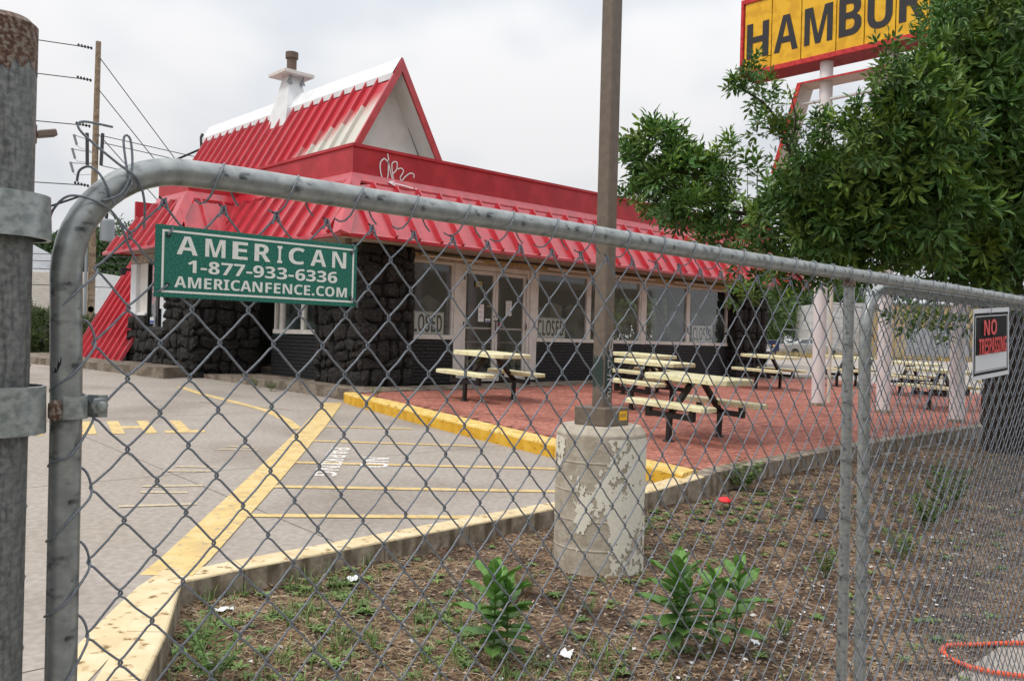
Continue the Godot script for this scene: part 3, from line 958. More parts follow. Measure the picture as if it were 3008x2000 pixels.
func build_restaurant() -> void:
	var b := thing("restaurant", "closed burger restaurant with red ribbed metal roof, steep gable and black stone walls", "building")
	var X := Vector3.RIGHT
	var Z := Vector3.BACK
	var sp := tinted("sprayed", 0.42)
	sp.metallic_specular = 0.55
	# inside: floor, ceiling, far walls with openings to the daylight behind
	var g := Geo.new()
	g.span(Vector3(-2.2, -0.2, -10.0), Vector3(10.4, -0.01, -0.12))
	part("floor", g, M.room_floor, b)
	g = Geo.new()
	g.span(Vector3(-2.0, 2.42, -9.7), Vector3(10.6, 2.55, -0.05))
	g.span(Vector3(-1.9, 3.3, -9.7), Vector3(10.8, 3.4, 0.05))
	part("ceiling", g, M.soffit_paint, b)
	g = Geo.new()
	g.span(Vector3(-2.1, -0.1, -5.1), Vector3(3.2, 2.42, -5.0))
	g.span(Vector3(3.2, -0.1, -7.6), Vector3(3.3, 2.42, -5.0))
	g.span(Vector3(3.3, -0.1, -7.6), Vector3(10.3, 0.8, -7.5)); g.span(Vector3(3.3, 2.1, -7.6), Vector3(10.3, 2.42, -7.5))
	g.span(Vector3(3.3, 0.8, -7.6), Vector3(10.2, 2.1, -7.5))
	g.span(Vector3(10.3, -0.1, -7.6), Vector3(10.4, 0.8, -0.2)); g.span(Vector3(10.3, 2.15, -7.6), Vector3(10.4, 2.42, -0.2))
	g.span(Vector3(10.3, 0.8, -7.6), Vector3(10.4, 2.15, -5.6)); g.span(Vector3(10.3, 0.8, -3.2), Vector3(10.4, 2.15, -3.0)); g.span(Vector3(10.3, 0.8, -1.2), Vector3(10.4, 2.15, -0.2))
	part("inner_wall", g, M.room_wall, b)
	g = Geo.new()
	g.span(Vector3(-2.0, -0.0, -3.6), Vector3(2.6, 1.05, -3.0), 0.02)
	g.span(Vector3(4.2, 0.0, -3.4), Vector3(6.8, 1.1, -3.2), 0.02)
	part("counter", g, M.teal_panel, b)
	for q in [[1.5, -1.6], [3.0, -1.7], [5.2, -1.5]]:
		g = Geo.new()
		g.span(Vector3(q[0] - 0.45, 0.7, q[1] - 0.3), Vector3(q[0] + 0.45, 0.74, q[1] + 0.3), 0.01)
		g.span(Vector3(q[0] - 0.04, 0.0, q[1] - 0.04), Vector3(q[0] + 0.04, 0.7, q[1] + 0.04))
		part("dining_table", g, M.dirty_white, b)
	# brick wall under the windows, with its bricks
	var bw := node("brick_wall", b)
	brick_face(bw, Vector3(-1.36, -0.06, 0.0), X, 1.18, 0.81, Z)
	brick_face(bw, Vector3(1.84, -0.06, 0.0), X, 7.34, 0.81, Z)
	var bl := node("brick_wall", b)
	brick_face(bl, Vector3(-2.30, -0.06, -3.10), Z, 1.98, 0.83, -X)
	# windows of the front
	var o := Vector3(0, 0.80, 0)
	window_part(b, Vector3(-1.36, 0.80, 0), X, 1.16, 1.42, Z, [], 0.05, null, true)
	window_part(b, Vector3(2.03, 0.80, 0), X, 3.45, 1.42, Z, [Vector2(1.56, 1.70)], 0.045, null, true)
	window_part(b, Vector3(5.66, 0.80, 0), X, 3.50, 1.42, Z, [Vector2(1.66, 1.80)], 0.045, null, true)
	g = Geo.new()
	g.span(Vector3(-0.199, -0.02, -0.12), Vector3(-0.035, 2.22, 0.02), 0.006)
	part("post", g, M.dirty_white, b)
	g = Geo.new()
	g.span(Vector3(1.823, -0.02, -0.12), Vector3(2.028, 2.22, 0.02), 0.006)
	part("post", g, M.dirty_white, b)
	g = Geo.new()
	g.span(Vector3(5.482, 0.76, -0.12), Vector3(5.658, 2.22, 0.02), 0.006)
	part("post", g, M.dirty_white, b)
	# double glass door
	var fr := Geo.new()
	fr.span(Vector3(-0.033, -0.02, -0.1), Vector3(0.055, 2.22, 0.0), 0.004)
	fr.span(Vector3(1.735, -0.02, -0.1), Vector3(1.821, 2.22, 0.0), 0.004)
	fr.span(Vector3(0.056, 2.13, -0.1), Vector3(1.734, 2.22, 0.0), 0.004)
	fr.span(Vector3(0.056, -0.03, -0.1), Vector3(1.734, 0.004, 0.0))
	part("door_frame", fr, M.dirty_white, b)
	for k in 2:
		var x0 := 0.062 + k * 0.838
		var x1 := x0 + 0.828
		var d := Geo.new()
		d.span(Vector3(x0, 0.01, -0.07), Vector3(x0 + 0.062, 2.12, -0.02), 0.004)
		d.span(Vector3(x1 - 0.062, 0.01, -0.07), Vector3(x1, 2.12, -0.02), 0.004)
		d.span(Vector3(x0 + 0.063, 2.05, -0.07), Vector3(x1 - 0.063, 2.12, -0.02), 0.004)
		d.span(Vector3(x0 + 0.063, 0.01, -0.07), Vector3(x1 - 0.063, 0.14, -0.02), 0.004)
		d.span(Vector3(x0 + 0.063, 0.985, -0.09), Vector3(x1 - 0.063, 1.02, -0.06), 0.004)
		var leaf := part("door", d, M.dirty_white, b)
		d = Geo.new()
		d.span(Vector3(x0 + 0.058, 0.135, -0.05), Vector3(x1 - 0.058, 2.055, -0.044))
		part("pane", d, M.window_glass, leaf)
		d = Geo.new()
		var hx := x1 - 0.03 if k == 0 else x0 + 0.03
		d.tube(PackedVector3Array([Vector3(hx, 0.92, -0.015), Vector3(hx, 0.92, 0.04), Vector3(hx, 1.16, 0.04), Vector3(hx, 1.16, -0.015)]), 0.012, 8)
		part("handle", d, M.dark_metal, leaf)
		d = Geo.new()
		d.lathe([Vector2(0.0, 0.0), Vector2(0.02, 0.0), Vector2(0.02, 0.01), Vector2(0.0, 0.012)], Vector3(hx, 1.24, -0.02), 12, Basis(X, Z, -Vector3.UP))
		part("lock", d, M.grey_metal, leaf)
		for hy in [0.12, 1.06, 1.98]:
			d = Geo.new()
			var hh := x0 - 0.006 if k == 0 else x1 + 0.004
			d.tube(PackedVector3Array([Vector3(hh, hy - 0.06, 0.004), Vector3(hh, hy + 0.06, 0.004)]), 0.012, 8)
			part("hinge", d, M.dark_metal, leaf)
	# head of the wall: yellowed board with slots, fluorescent battens under the eave
	g = Geo.new()
	g.span(Vector3(-1.4, 2.221, -0.15), Vector3(10.6, 2.36, 0.03))
	part("wall_head", g, M.soffit_paint, b)
	g = Geo.new()
	var x := -1.25
	while x < 9.0:
		var l := rng.randf_range(1.1, 1.6)
		g.span(Vector3(x, 2.262, 0.032), Vector3(x + l, 2.338, 0.09), 0.006)
		for s in 3:
			g.span(Vector3(x + 0.2 + s * 0.35, 2.295, 0.0905), Vector3(x + 0.24 + s * 0.35, 2.32, 0.096))
		x += l + 0.012
	part("light_trough", g, M.yellowed_trim, b)
	for q in [[-1.1, 1.5], [2.2, 1.2], [4.2, 1.6], [6.6, 1.6]]:
		g = Geo.new()
		g.tube(PackedVector3Array([Vector3(q[0], 2.285, 0.14), Vector3(q[0] + q[1], 2.285, 0.14)]), 0.02, 8)
		part("light_tube", g, M.dirty_white, b)
	# soffit, fascia and lip
	g = Geo.new()
	g.slab(PackedVector2Array([Vector2(-3.28, 0.92), Vector2(11.8, 0.92), Vector2(11.8, -0.2), Vector2(-2.3, -0.2), Vector2(-2.3, -3.7), Vector2(-3.28, -3.45)]), func(_x, _z): return 2.382, 0.0)
	g.slab(PackedVector2Array([Vector2(-4.27, -3.5), Vector2(-2.3, -3.5), Vector2(-2.3, -6.0), Vector2(-4.2, -6.0)]), func(_x, _z): return 2.385, 0.0)
	part("soffit", g, M.soffit_paint, b)
	# corner pier and the right-hand pier, stone by stone
	var p1 := node("stone_pier", b)
	g = Geo.new()
	g.span(Vector3(-2.42, -0.12, -1.10), Vector3(-1.44, 2.38, 0.30))
	part("pier_core", g, M.mortar, p1)
	rock_face(p1, Vector3(-2.44, -0.10, 0.31), X, 1.02, 2.48, Z)
	rock_face(p1, Vector3(-2.43, -0.10, -1.12), Z, 1.44, 2.48, -X)
	rock_face(p1, Vector3(-1.43, -0.05, 0.30), -Z, 0.30, 2.42, X, 0.05)
	var p2 := node("stone_pier", b)
	g = Geo.new()
	g.span(Vector3(9.20, -0.12, -2.0), Vector3(10.7, 2.38, 0.20))
	part("pier_core", g, M.mortar, p2)
	rock_face(p2, Vector3(9.18, -0.10, 0.21), X, 1.55, 2.48, Z)
	rock_face(p2, Vector3(9.19, -0.10, -0.1), Z, 0.3, 2.48, -X, 0.05)
	# left wall window beside the pier
	window_part(b, Vector3(-2.30, 0.83, -3.02), Z, 1.84, 1.40, -X, [Vector2(0.20, 0.32), Vector2(1.02, 1.14)], 0.05, null, true)
	g = Geo.new()
	g.span(Vector3(-2.299, 2.231, -3.3), Vector3(-2.1, 2.38, -0.9))
	part("wall_head", g, M.soffit_paint, b)
	# drive-through bay
	var p3 := node("stone_bay", b)
	g = Geo.new()
	g.span(Vector3(-3.70, -0.2, -4.80), Vector3(-2.25, 2.38, -3.62))
	g.span(Vector3(-3.70, -0.2, -6.75), Vector3(-3.45, 0.80, -4.801))
	g.span(Vector3(-3.70, 0.8, -6.75), Vector3(-3.45, 1.10, -5.92))
	part("bay_core", g, M.mortar, p3)
	rock_face(p3, Vector3(-3.74, -0.14, -3.60), X, 1.40, 2.52, Z)
	rock_face(p3, Vector3(-3.72, 0.06, -4.82), Z, 1.22, 2.32, -X)
	rock_face(p3, Vector3(-3.72, 0.06, -6.78), Z, 1.95, 0.74, -X)
	rock_face(p3, Vector3(-3.72, 0.80, -6.78), Z, 0.85, 0.30, -X)
	window_part(b, Vector3(-3.71, 0.83, -5.90), Z, 1.06, 1.38, -X, [Vector2(0.46, 0.60)], 0.04, M.black_frame)
	g = Geo.new()
	g.span(Vector3(-3.78, 1.12, -6.68), Vector3(-3.60, 2.21, -6.36), 0.01)
	g.span(Vector3(-3.76, 1.10, -6.36), Vector3(-3.50, 1.16, -5.90), 0.01)
	part("window_post", g, M.white_paint, b)
	g = Geo.new()
	g.span(Vector3(-3.70, 1.16, -6.36), Vector3(-3.60, 2.21, -5.91))
	part("service_panel", g, M.beige_paint, b)
	g = Geo.new()
	g.span(Vector3(-3.80, 2.212, -6.62), Vector3(-3.5, 2.38, -4.8), 0.01)
	part("wall_head", g, M.soffit_paint, b)
	g = Geo.new()
	g.lathe([Vector2(0, 0.06), Vector2(0.07, 0.05), Vector2(0.08, -0.02), Vector2(0.05, -0.1), Vector2(0, -0.11)], Vector3(-3.92, 2.08, -6.75), 12)
	g.span(Vector3(-3.92, 2.07, -6.78), Vector3(-3.75, 2.12, -6.72))
	part("wall_lamp", g, M.dark_metal, b)
	g = Geo.new()
	g.lathe([Vector2(0, 0.1), Vector2(0.05, 0.1), Vector2(0.06, 0.0), Vector2(0.07, -0.02), Vector2(0.05, -0.1), Vector2(0.0, -0.12)], Vector3(-2.92, 2.30, 0.55), 14)
	part("soffit_lamp", g, M.bronze_paint, b)

	# mansard of the front
	var roof := node("mansard_roof", b)
	var hf := 3.40
	var he := 2.42
	var nf := Vector3(0, 0.73, 0.98).normalized()
	var tops := []; var feet := []; var ribs := []
	tops.append(Vector3(-2.68, hf, 0.22)); feet.append(Vector3(-3.31, he, 0.95)); ribs.append(false)
	var s := -3.22
	while s < 11.0:
		var k := clampf((-2.68 - s) / 0.63, 0.0, 1.0)
		tops.append(Vector3(maxf(s, -2.68) if k == 0.0 else s, lerpf(hf, he, k), lerpf(0.22, 0.95, k)))
		feet.append(Vector3(s, he, 0.95)); ribs.append(k < 0.85)
		s += 0.48
	tops.append(Vector3(11.1, hf, 0.22)); feet.append(Vector3(11.8, he, 0.95)); ribs.append(false)
	sheet_roof(roof, tops, feet, nf, ribs)
	# left slope
	var nl := Vector3(-0.98, 0.63, 0).normalized()
	tops = [Vector3(-2.68, hf, 0.22)]; feet = [Vector3(-3.31, he, 0.95)]; ribs = [false]
	var w := 0.58
	while w > -4.0:
		var k := clampf((w - 0.22) / 0.73, 0.0, 1.0)
		var fz := maxf(w, -3.45)
		var fk := clampf((-3.45 - w) / 0.65, 0.0, 1.0)
		tops.append(Vector3(-2.68 - 0.63 * k, lerpf(hf, he, k), w))
		feet.append(Vector3(-3.31 + 0.63 * fk, lerpf(he, hf, fk), w if fk > 0.0 else fz)); ribs.append(k < 0.85 and fk < 0.9)
		w -= 0.46
	tops.append(Vector3(-2.68, hf, -4.1)); feet.append(Vector3(-2.70, hf - 0.03, -4.08)); ribs.append(false)
	sheet_roof(roof, tops, feet, nl, ribs)
	# bay: front slope and side slope
	tops = [Vector3(-2.68, hf, -4.1)]; feet = [Vector3(-2.70, hf - 0.03, -4.08)]; ribs = [false]
	s = -2.95
	while s > -4.25:
		var k := clampf((-3.70 - s) / 0.63, 0.0, 1.0)
		var fk := clampf((s + 3.31) / 0.63, 0.0, 1.0)
		tops.append(Vector3(s, lerpf(hf, he, k), lerpf(-4.1, -3.45, k)))
		feet.append(Vector3(s, lerpf(he, hf, fk), lerpf(-3.45, -4.1, fk))); ribs.append(k < 0.85 and fk < 0.9)
		s -= 0.46
	tops.append(Vector3(-4.33, he, -3.45)); feet.append(Vector3(-4.33, he, -3.45)); ribs.append(false)
	sheet_roof(roof, tops, feet, Vector3(0, 0.65, 0.98).normalized(), ribs)
	tops = [Vector3(-3.70, hf, -4.1)]; feet = [Vector3(-4.33, he, -3.45)]; ribs = [false]
	w = -3.8
	while w > -6.6:
		var k := clampf((w + 4.1) / 0.65, 0.0, 1.0)
		var k2 := clampf((-5.7 - w) / 1.1, 0.0, 1.0)
		var kk := maxf(k, k2)
		tops.append(Vector3(-3.70 - 0.63 * kk, lerpf(hf, he, kk), w)); feet.append(Vector3(-4.33, he, w)); ribs.append(kk < 0.85)
		w -= 0.44
	tops.append(Vector3(-4.33, he, -6.8)); feet.append(Vector3(-4.33, he, -6.8)); ribs.append(false)
	sheet_roof(roof, tops, feet, nl, ribs)
	g = Geo.new()
	g.tri_out(Vector3(-3.70, hf, -5.7), Vector3(-4.33, he, -6.8), Vector3(-3.0, he, -6.8), Vector3(0, 0.5, -1))
	g.quad_out(Vector3(-3.70, hf, -5.7), Vector3(-3.0, he, -6.8), Vector3(-2.0, he, -6.8), Vector3(-2.0, hf, -5.7), Vector3(0, 0.5, -1))
	part("roof_pan", g, M.red_metal, roof)
	# hips, flashing, eave lip
	var cap := func(a: Vector3, c: Vector3, up: Vector3, wide := 0.15):
		var q := Geo.new()
		var d := (c - a).normalized()
		var sd := d.cross(up).normalized()
		var nn := sd.cross(d).normalized()
		q.quad_out(a + nn * 0.065, c + nn * 0.065, c + sd * wide - nn * 0.03, a + sd * wide - nn * 0.03, nn + sd * 0.5)
		q.quad_out(a + nn * 0.065, c + nn * 0.065, c - sd * wide - nn * 0.03, a - sd * wide - nn * 0.03, nn - sd * 0.5)
		q.tri(c + nn * 0.065, c + sd * wide - nn * 0.03, c - sd * wide - nn * 0.03)
		part("hip_cap", q, M.red_metal, roof)
	cap.call(Vector3(-2.66, hf + 0.03, 0.20), Vector3(-3.32, he - 0.01, 0.96), Vector3(-1, 1, 1))
	cap.call(Vector3(-3.68, hf + 0.03, -4.12), Vector3(-4.34, he - 0.01, -3.44), Vector3(-1, 1, 1))
	cap.call(Vector3(11.08, hf + 0.03, 0.20), Vector3(11.82, he - 0.01, 0.96), Vector3(1, 1, 1))
	var prof := func(called: String, path: Array, mat: Material):
		# path: per corner an array of points down the profile
		for i in path.size() - 1:
			var q := Geo.new()
			for k in path[i].size() - 1:
				var a: Vector3 = path[i][k]; var c: Vector3 = path[i + 1][k]; var e: Vector3 = path[i + 1][k + 1]; var f: Vector3 = path[i][k + 1]
				q.quad_out(a, c, e, f, Vector3(-1 if absf(a.x - c.x) < 0.2 else 0, 0.2, 1 if absf(a.x - c.x) >= 0.2 else 0))
			part(called, q, mat, roof)
	var corner := func(ox: float, oz: float, d: Array) -> Array:
		var r := []
		for q in d: r.append(Vector3(ox - q.x, q.y, oz + q.x))
		return r
	# q.x: distance out from the parapet plane at its corner (-2.58, 0.10)
	var fa := [Vector2(-0.10, 4.07), Vector2(0.03, 4.07), Vector2(0.03, 4.02), Vector2(0.0, 4.005), Vector2(0.0, 3.58)]
	var flash := [Vector2(0.0, 3.58), Vector2(0.03, 3.565), Vector2(0.12, 3.43), Vector2(0.12, 3.385)]
	var par_corners := [[-2.58, 0.10], [-2.58, -4.2], [-3.60, -4.2], [-3.60, -5.7]]
	for d in [[fa, "parapet", M.dark_red], [flash, "flashing", M.red_metal]]:
		var path := []
		var far := []
		for q in d[0]: far.append(Vector3(11.1 + q.x, q.y, 0.10 + q.x))
		path.append(far)
		for c in par_corners:
			path.append(corner.call(c[0], c[1], d[0]))
		path[2] = []
		for q in d[0]: path[2].append(Vector3(-2.58 - q.x, q.y, -4.2 + q.x))
		prof.call(d[1], path, d[2])
	var lip := [Vector2(-0.02, he + 0.03), Vector2(0.015, he), Vector2(0.015, he - 0.05), Vector2(-0.04, he - 0.055)]
	var path := []
	for c in [[-3.31, 0.95], [-3.31, -3.45], [-4.33, -3.45], [-4.33, -6.8]]:
		path.append(corner.call(c[0], c[1], lip))
	var far := []
	for q in lip: far.append(Vector3(11.8 + q.x, q.y, 0.95 + q.x))
	path.push_front(far)
	prof.call("eave_lip", path, M.red_metal)
	# back side and right side of the parapet, flat roof
	g = Geo.new()
	g.span(Vector3(11.0, 3.4, -10.0), Vector3(11.1, 4.06, 0.08))
	g.span(Vector3(-2.5, 3.4, -10.1), Vector3(11.1, 4.06, -10.0))
	g.quad_out(Vector3(11.1, hf, 0.22), Vector3(11.8, he, 0.95), Vector3(11.8, he, -10), Vector3(11.1, hf, -10), Vector3.RIGHT)
	part("parapet_back", g, M.dark_red, roof)
	g = Geo.new()
	g.span(Vector3(-2.48, 3.45, -9.99), Vector3(10.99, 3.5, 0.0))
	part("flat_roof", g, M.roof_grey, b)

	# A-frame
	var gab := node("gable_roof", b)
	var sl := 1.76
	var rx := -0.50
	var ry := 6.23
	var na := Vector3(-sl, 1, 0).normalized()
	var spray := func(p: Vector3) -> Color:
		var red := Color8(186, 36, 52).srgb_to_linear()
		var pale := Color8(206, 204, 194).srgb_to_linear()
		var edge := 5.42 + (p.z + 1.7) * 0.46 + 0.16 * grain.get_noise_2d(p.z * 1.2, p.y * 0.8)
		if p.z < -4.15: edge -= (-4.15 - p.z) * 3.0
		return red.lerp(pale, smoothstep(edge + 0.22, edge - 0.2, p.y))
	var lines := []
	w = -1.56
	while w > -10.2:
		lines.append(w)
		w -= 0.42
	lines.append(-10.22)
	tops = []; feet = []; ribs = []
	for i in lines.size():
		var z: float = lines[i]
		tops.append(Vector3(rx - 0.14, ry - 0.14 * sl, z))
		var y0 := 3.42
		feet.append(Vector3(rx - (ry - y0) / sl, y0, z)); ribs.append(i > 0 and i < lines.size() - 1)
	var cut := 8
	sheet_roof(gab, tops.slice(0, cut), feet.slice(0, cut), na, ribs.slice(0, cut), spray)
	ribs[cut - 1] = false
	sheet_roof(gab, tops.slice(cut - 1), feet.slice(cut - 1), na, ribs.slice(cut - 1))
	# right slope
	g = Geo.new()
	g.quad_out(Vector3(rx, ry, -1.5), Vector3(rx + (ry - 3.42) / sl, 3.42, -1.5), Vector3(rx + (ry - 3.42) / sl, 3.42, -10.2), Vector3(rx, ry, -10.2), Vector3(sl, 1, 0))
	part("roof_slope", g, M.red_metal, gab)
	# lower part of the slope, down to the walk behind the bay
	tops = []; feet = []; ribs = []
	w = -6.55
	while w > -9.75:
		tops.append(Vector3(rx - (ry - 2.9) / sl, 2.9, w)); feet.append(Vector3(rx - (ry - 0.12) / sl, 0.12, w)); ribs.append(true)
		w -= 0.38
	tops.append(Vector3(rx - (ry - 2.9) / sl, 2.9, -9.75)); feet.append(Vector3(rx - (ry - 0.12) / sl, 0.12, -9.75)); ribs.append(true)
	sheet_roof(gab, tops, feet, na, ribs)
	g = Geo.new()
	g.quad_out(Vector3(-3.3, 0.0, -9.74), Vector3(-2.0, 0.0, -9.74), Vector3(-2.0, 3.4, -9.74), Vector3(-2.2, 3.4, -9.74), Vector3(0, 0, -1))
	part("end_wall", g, M.beige_paint, gab)
	# ridge cap, rakes, recessed gable wall
	g = Geo.new()
	for sd in [-1.0, 1.0]:
		g.quad_out(Vector3(rx, ry + 0.14, -1.46), Vector3(rx, ry + 0.14, -10.28), Vector3(rx + sd * 0.21, ry - 0.21 * sl + 0.16, -10.28), Vector3(rx + sd * 0.21, ry - 0.21 * sl + 0.16, -1.46), Vector3(sd, 0.5, 0))
		g.quad_out(Vector3(rx + sd * 0.21, ry - 0.21 * sl + 0.16, -10.28), Vector3(rx + sd * 0.21, ry - 0.21 * sl + 0.16, -1.46), Vector3(rx + sd * 0.205, ry - 0.21 * sl + 0.04, -1.46), Vector3(rx + sd * 0.205, ry - 0.21 * sl + 0.04, -10.28), Vector3(sd, 0, 0))
	part("ridge_cap", g, M.white_paint, gab)
	for sd in [-1.0, 1.0]:
		g = Geo.new()
		var y1 := 3.42
		var hx: float = sd / sl
		var outer := [Vector2(rx, ry + 0.12), Vector2(rx + hx * (ry + 0.12 - y1), y1)]
		var pl := PackedVector2Array([outer[0], outer[1], outer[1] - Vector2(sd * 0.155, 0), outer[0] - Vector2(0, 0.155 * sl)])
		g.plate(pl, Transform3D(Basis(), Vector3(0, 0, -1.42)), 0.05)
		part("rake_board", g, M.red_metal, gab)
		g = Geo.new()
		pl = PackedVector2Array([Vector2(rx, ry - 0.06), Vector2(rx + hx * (ry - 0.06 - y1), y1), Vector2(rx + hx * (ry - 0.06 - y1) - sd * 0.05, y1), Vector2(rx, ry - 0.06 - 0.05 * sl)])
		g.plate(pl, Transform3D(Basis(), Vector3(0, 0, -1.48)), 0.5)
		part("rake_soffit", g, M.beige_paint, gab)
	g = Geo.new()
	g.tri_out(Vector3(rx, ry - 0.1, -1.95), Vector3(rx - (ry - 3.42) / sl, 3.42, -1.95), Vector3(rx + (ry - 3.42) / sl, 3.42, -1.95), Z)
	part("gable_wall", g, M.beige_paint, gab)
	g = Geo.new()
	g.bar(Vector3(rx + 0.1, ry - 0.28, -1.93), Vector3(rx + (ry - 3.6) / sl - 0.08, 3.55, -1.93), 0.014, 0.014)
	part("gable_cable", g, M.dark_metal, gab)
	# white flue with cap and rusty pipe
	var fl := node("flue", b)
	g = Geo.new()
	var cz := -5.86
	var lv := [[5.60, 0.36, 0.42], [6.0, 0.30, 0.38], [6.83, 0.145, 0.145]]
	for i in 2:
		var a: Array = lv[i]; var c: Array = lv[i + 1]
		var qa := []; var qc := []
		for e in [[-1, 1], [1, 1], [1, -1], [-1, -1]]:
			qa.append(Vector3(rx + e[0] * a[1], a[0], cz + e[1] * a[2]))
			qc.append(Vector3(rx + e[0] * c[1], c[0], cz + e[1] * c[2]))
		for k in 4:
			g.quad_out(qa[k], qa[(k + 1) % 4], qc[(k + 1) % 4], qc[k], (qa[k] + qa[(k + 1) % 4]) * 0.5 - Vector3(rx, a[0], cz))
	part("flue_body", g, M.white_paint, fl)
	g = Geo.new()
	g.box(Vector3(rx, 6.865, cz), Vector3(0.78, 0.085, 0.78), Basis(), 0.008)
	part("flue_cap", g, M.dirty_white, fl)
	g = Geo.new()
	g.lathe([Vector2(0.115, 6.9), Vector2(0.115, 7.28), Vector2(0.15, 7.28), Vector2(0.15, 7.42), Vector2(0.11, 7.42), Vector2(0.10, 7.1)], Vector3(rx, 0, cz), 18)
	part("flue_pipe", g, M.rust, fl)
	for q in [[-0.2, 0.3], [0.22, 0.3], [0.3, -0.1]]:
		g = Geo.new()
		g.lathe([Vector2(0.02, 0.1), Vector2(0.03, 0.0), Vector2(0.075, -0.1), Vector2(0.0, -0.08)], Vector3(rx + q[0] * 0.8, 6.74, cz + q[1] * 0.75), 12, Basis(X, 0.25))
		part("floodlamp", g, M.grey_metal, fl)
	build_signs_on_building(b)


func build_signs_on_building(_b: Node3D) -> void:
	var X := Vector3.RIGHT
	var Z := Vector3.BACK
	# closed boards behind the glass
	for q in [[-1.31, 0.845, 0.80, "cream CLOSED board in the window left of the glass doors"], [2.075, 0.845, 0.76, "cream CLOSED board in the window right of the glass doors"], [7.64, 0.845, 0.78, "cream CLOSED board in the last window before the right stone pier"]]:
		var t := thing("closed_sign", q[3], "sign", Vector3(q[0], q[1], -0.058), 0, "closed boards in the windows")
		var g := Geo.new()
		var ww: float = q[2] + 0.12
		g.box(Vector3(ww * 0.5, 0.215, 0), Vector3(ww, 0.43, 0.008), Basis(), 0.002)
		part("board", g, M.closed_board, t)
		g = Geo.new()
		for e in [[0.0, 0.012, ww, 0.02], [0.0, 0.410, ww, 0.418]]:
			g.span(Vector3(0.015, e[1], 0.004), Vector3(ww - 0.015, e[3], 0.006))
		part("border", g, M.closed_ink, t)
		words("lettering", "CLOSED", 0.34, ww - 0.08, 0.004, M.closed_ink, t, Transform3D(Basis(), Vector3(ww * 0.5, 0.215, 0.006)))
	# house number on the door
	var num := thing("house_number", "yellow 742 number plate on the left glass door", "sign", Vector3(0.44, 1.86, -0.018))
	var ng := Geo.new()
	ng.box(Vector3.ZERO, Vector3(0.155, 0.105, 0.004))
	part("plate", ng, M.number_yellow, num)
	words("lettering", "742", 0.08, 0.13, 0.003, M.letter_black, num, Transform3D(Basis(), Vector3(0, 0, 0.003)))
	# notices
	var list := [["notice", "tall white notice with red lines on the left glass door", 0.52, 1.30, 0.15, 0.34, M.paper_white, M.print_red], ["notice", "white typed notice on the right glass door", 1.26, 1.42, 0.16, 0.30, M.paper_white, M.print_grey], ["sticker", "blue and white card sticker low on the left glass door", 0.70, 1.16, 0.13, 0.07, M.plate_white, M.print_blue], ["sticker", "black strip sticker beside the tall notice on the left door", 0.73, 1.45, 0.14, 0.035, M.letter_black, M.number_yellow], ["sticker", "teal and red hours sticker by the lock of the right door", 1.05, 1.14, 0.095, 0.23, M.teal_panel, M.print_red]]
	for q in list:
		var t := thing(q[0], q[1], "notice" if q[0] == "notice" else "sticker", Vector3(q[2], q[3], -0.030))
		var g := Geo.new()
		g.box(Vector3.ZERO, Vector3(q[4], q[5], 0.002))
		part("sheet", g, q[6], t)
		g = Geo.new()
		if q[0] == "notice":
			for r in 9:
				var wid: float = q[4] * rng.randf_range(0.35, 0.42)
				if q[7] == M.print_red and r % 3 != 1: continue
				g.span(Vector3(-wid, q[5] * (0.42 - r * 0.095), 0.0012), Vector3(wid * rng.randf_range(0.5, 1.0), q[5] * (0.42 - r * 0.095) + 0.008, 0.002))
		else:
			g.span(Vector3(-q[4] * 0.46, -q[5] * 0.42, 0.0012), Vector3(q[4] * 0.46, -q[5] * 0.1, 0.002))
		part("print", g, q[7], t)
	var nt := thing("notice", "white notice taped inside the drive-through window", "notice", Vector3(-3.745, 1.55, -5.02), -PI / 2)
	var gg := Geo.new()
	gg.box(Vector3.ZERO, Vector3(0.2, 0.62, 0.002), Basis())
	part("sheet", gg, M.paper_white, nt)
	var st := thing("sticker", "blue and white card sticker low in the drive-through window", "sticker", Vector3(-3.745, 1.0, -5.52), -PI / 2)
	gg = Geo.new()
	gg.box(Vector3.ZERO, Vector3(0.2, 0.13, 0.002)); part("sheet", gg, M.plate_white, st)
	gg = Geo.new()
	gg.box(Vector3(0, -0.03, 0.002), Vector3(0.2, 0.05, 0.002)); part("print", gg, M.print_blue, st)
	# spray-painted tag on the parapet
	var tg := thing("graffiti", "white spray-painted scrawl on the red parapet near its corner", "graffiti", Vector3(-2.08, 3.50, 0.113))
	var ri := func(pts: Array, wd: float):
		var p := PackedVector3Array()
		var cv := Curve3D.new()
		for i in pts.size():
			var a: Vector2 = pts[maxi(i - 1, 0)]; var c: Vector2 = pts[mini(i + 1, pts.size() - 1)]
			var t := (c - a) / 6.0
			cv.add_point(Vector3(pts[i].x, pts[i].y, 0), Vector3(-t.x, -t.y, 0), Vector3(t.x, t.y, 0))
		cv.bake_interval = 0.02
		var g := Geo.new()
		g.ribbon(cv.get_baked_points(), wd, Z)
		part("stroke", g, M.spray_white, tg)
	ri.call([Vector2(0.20, 0.50), Vector2(0.22, 0.36), Vector2(0.13, 0.40), Vector2(0.05, 0.30), Vector2(0.08, 0.10), Vector2(0.17, 0.03), Vector2(0.22, 0.12), Vector2(0.22, 0.38)], 0.024)
	ri.call([Vector2(0.22, 0.36), Vector2(0.30, 0.10), Vector2(0.38, -0.06), Vector2(0.32, 0.14), Vector2(0.30, 0.34), Vector2(0.40, 0.38), Vector2(0.40, 0.26), Vector2(0.33, 0.17)], 0.022)
	ri.call([Vector2(0.42, 0.26), Vector2(0.50, 0.29), Vector2(0.55, 0.24), Vector2(0.48, 0.12), Vector2(0.52, 0.08), Vector2(0.60, 0.16), Vector2(0.70, 0.23), Vector2(0.78, 0.22), Vector2(0.78, 0.16)], 0.022)
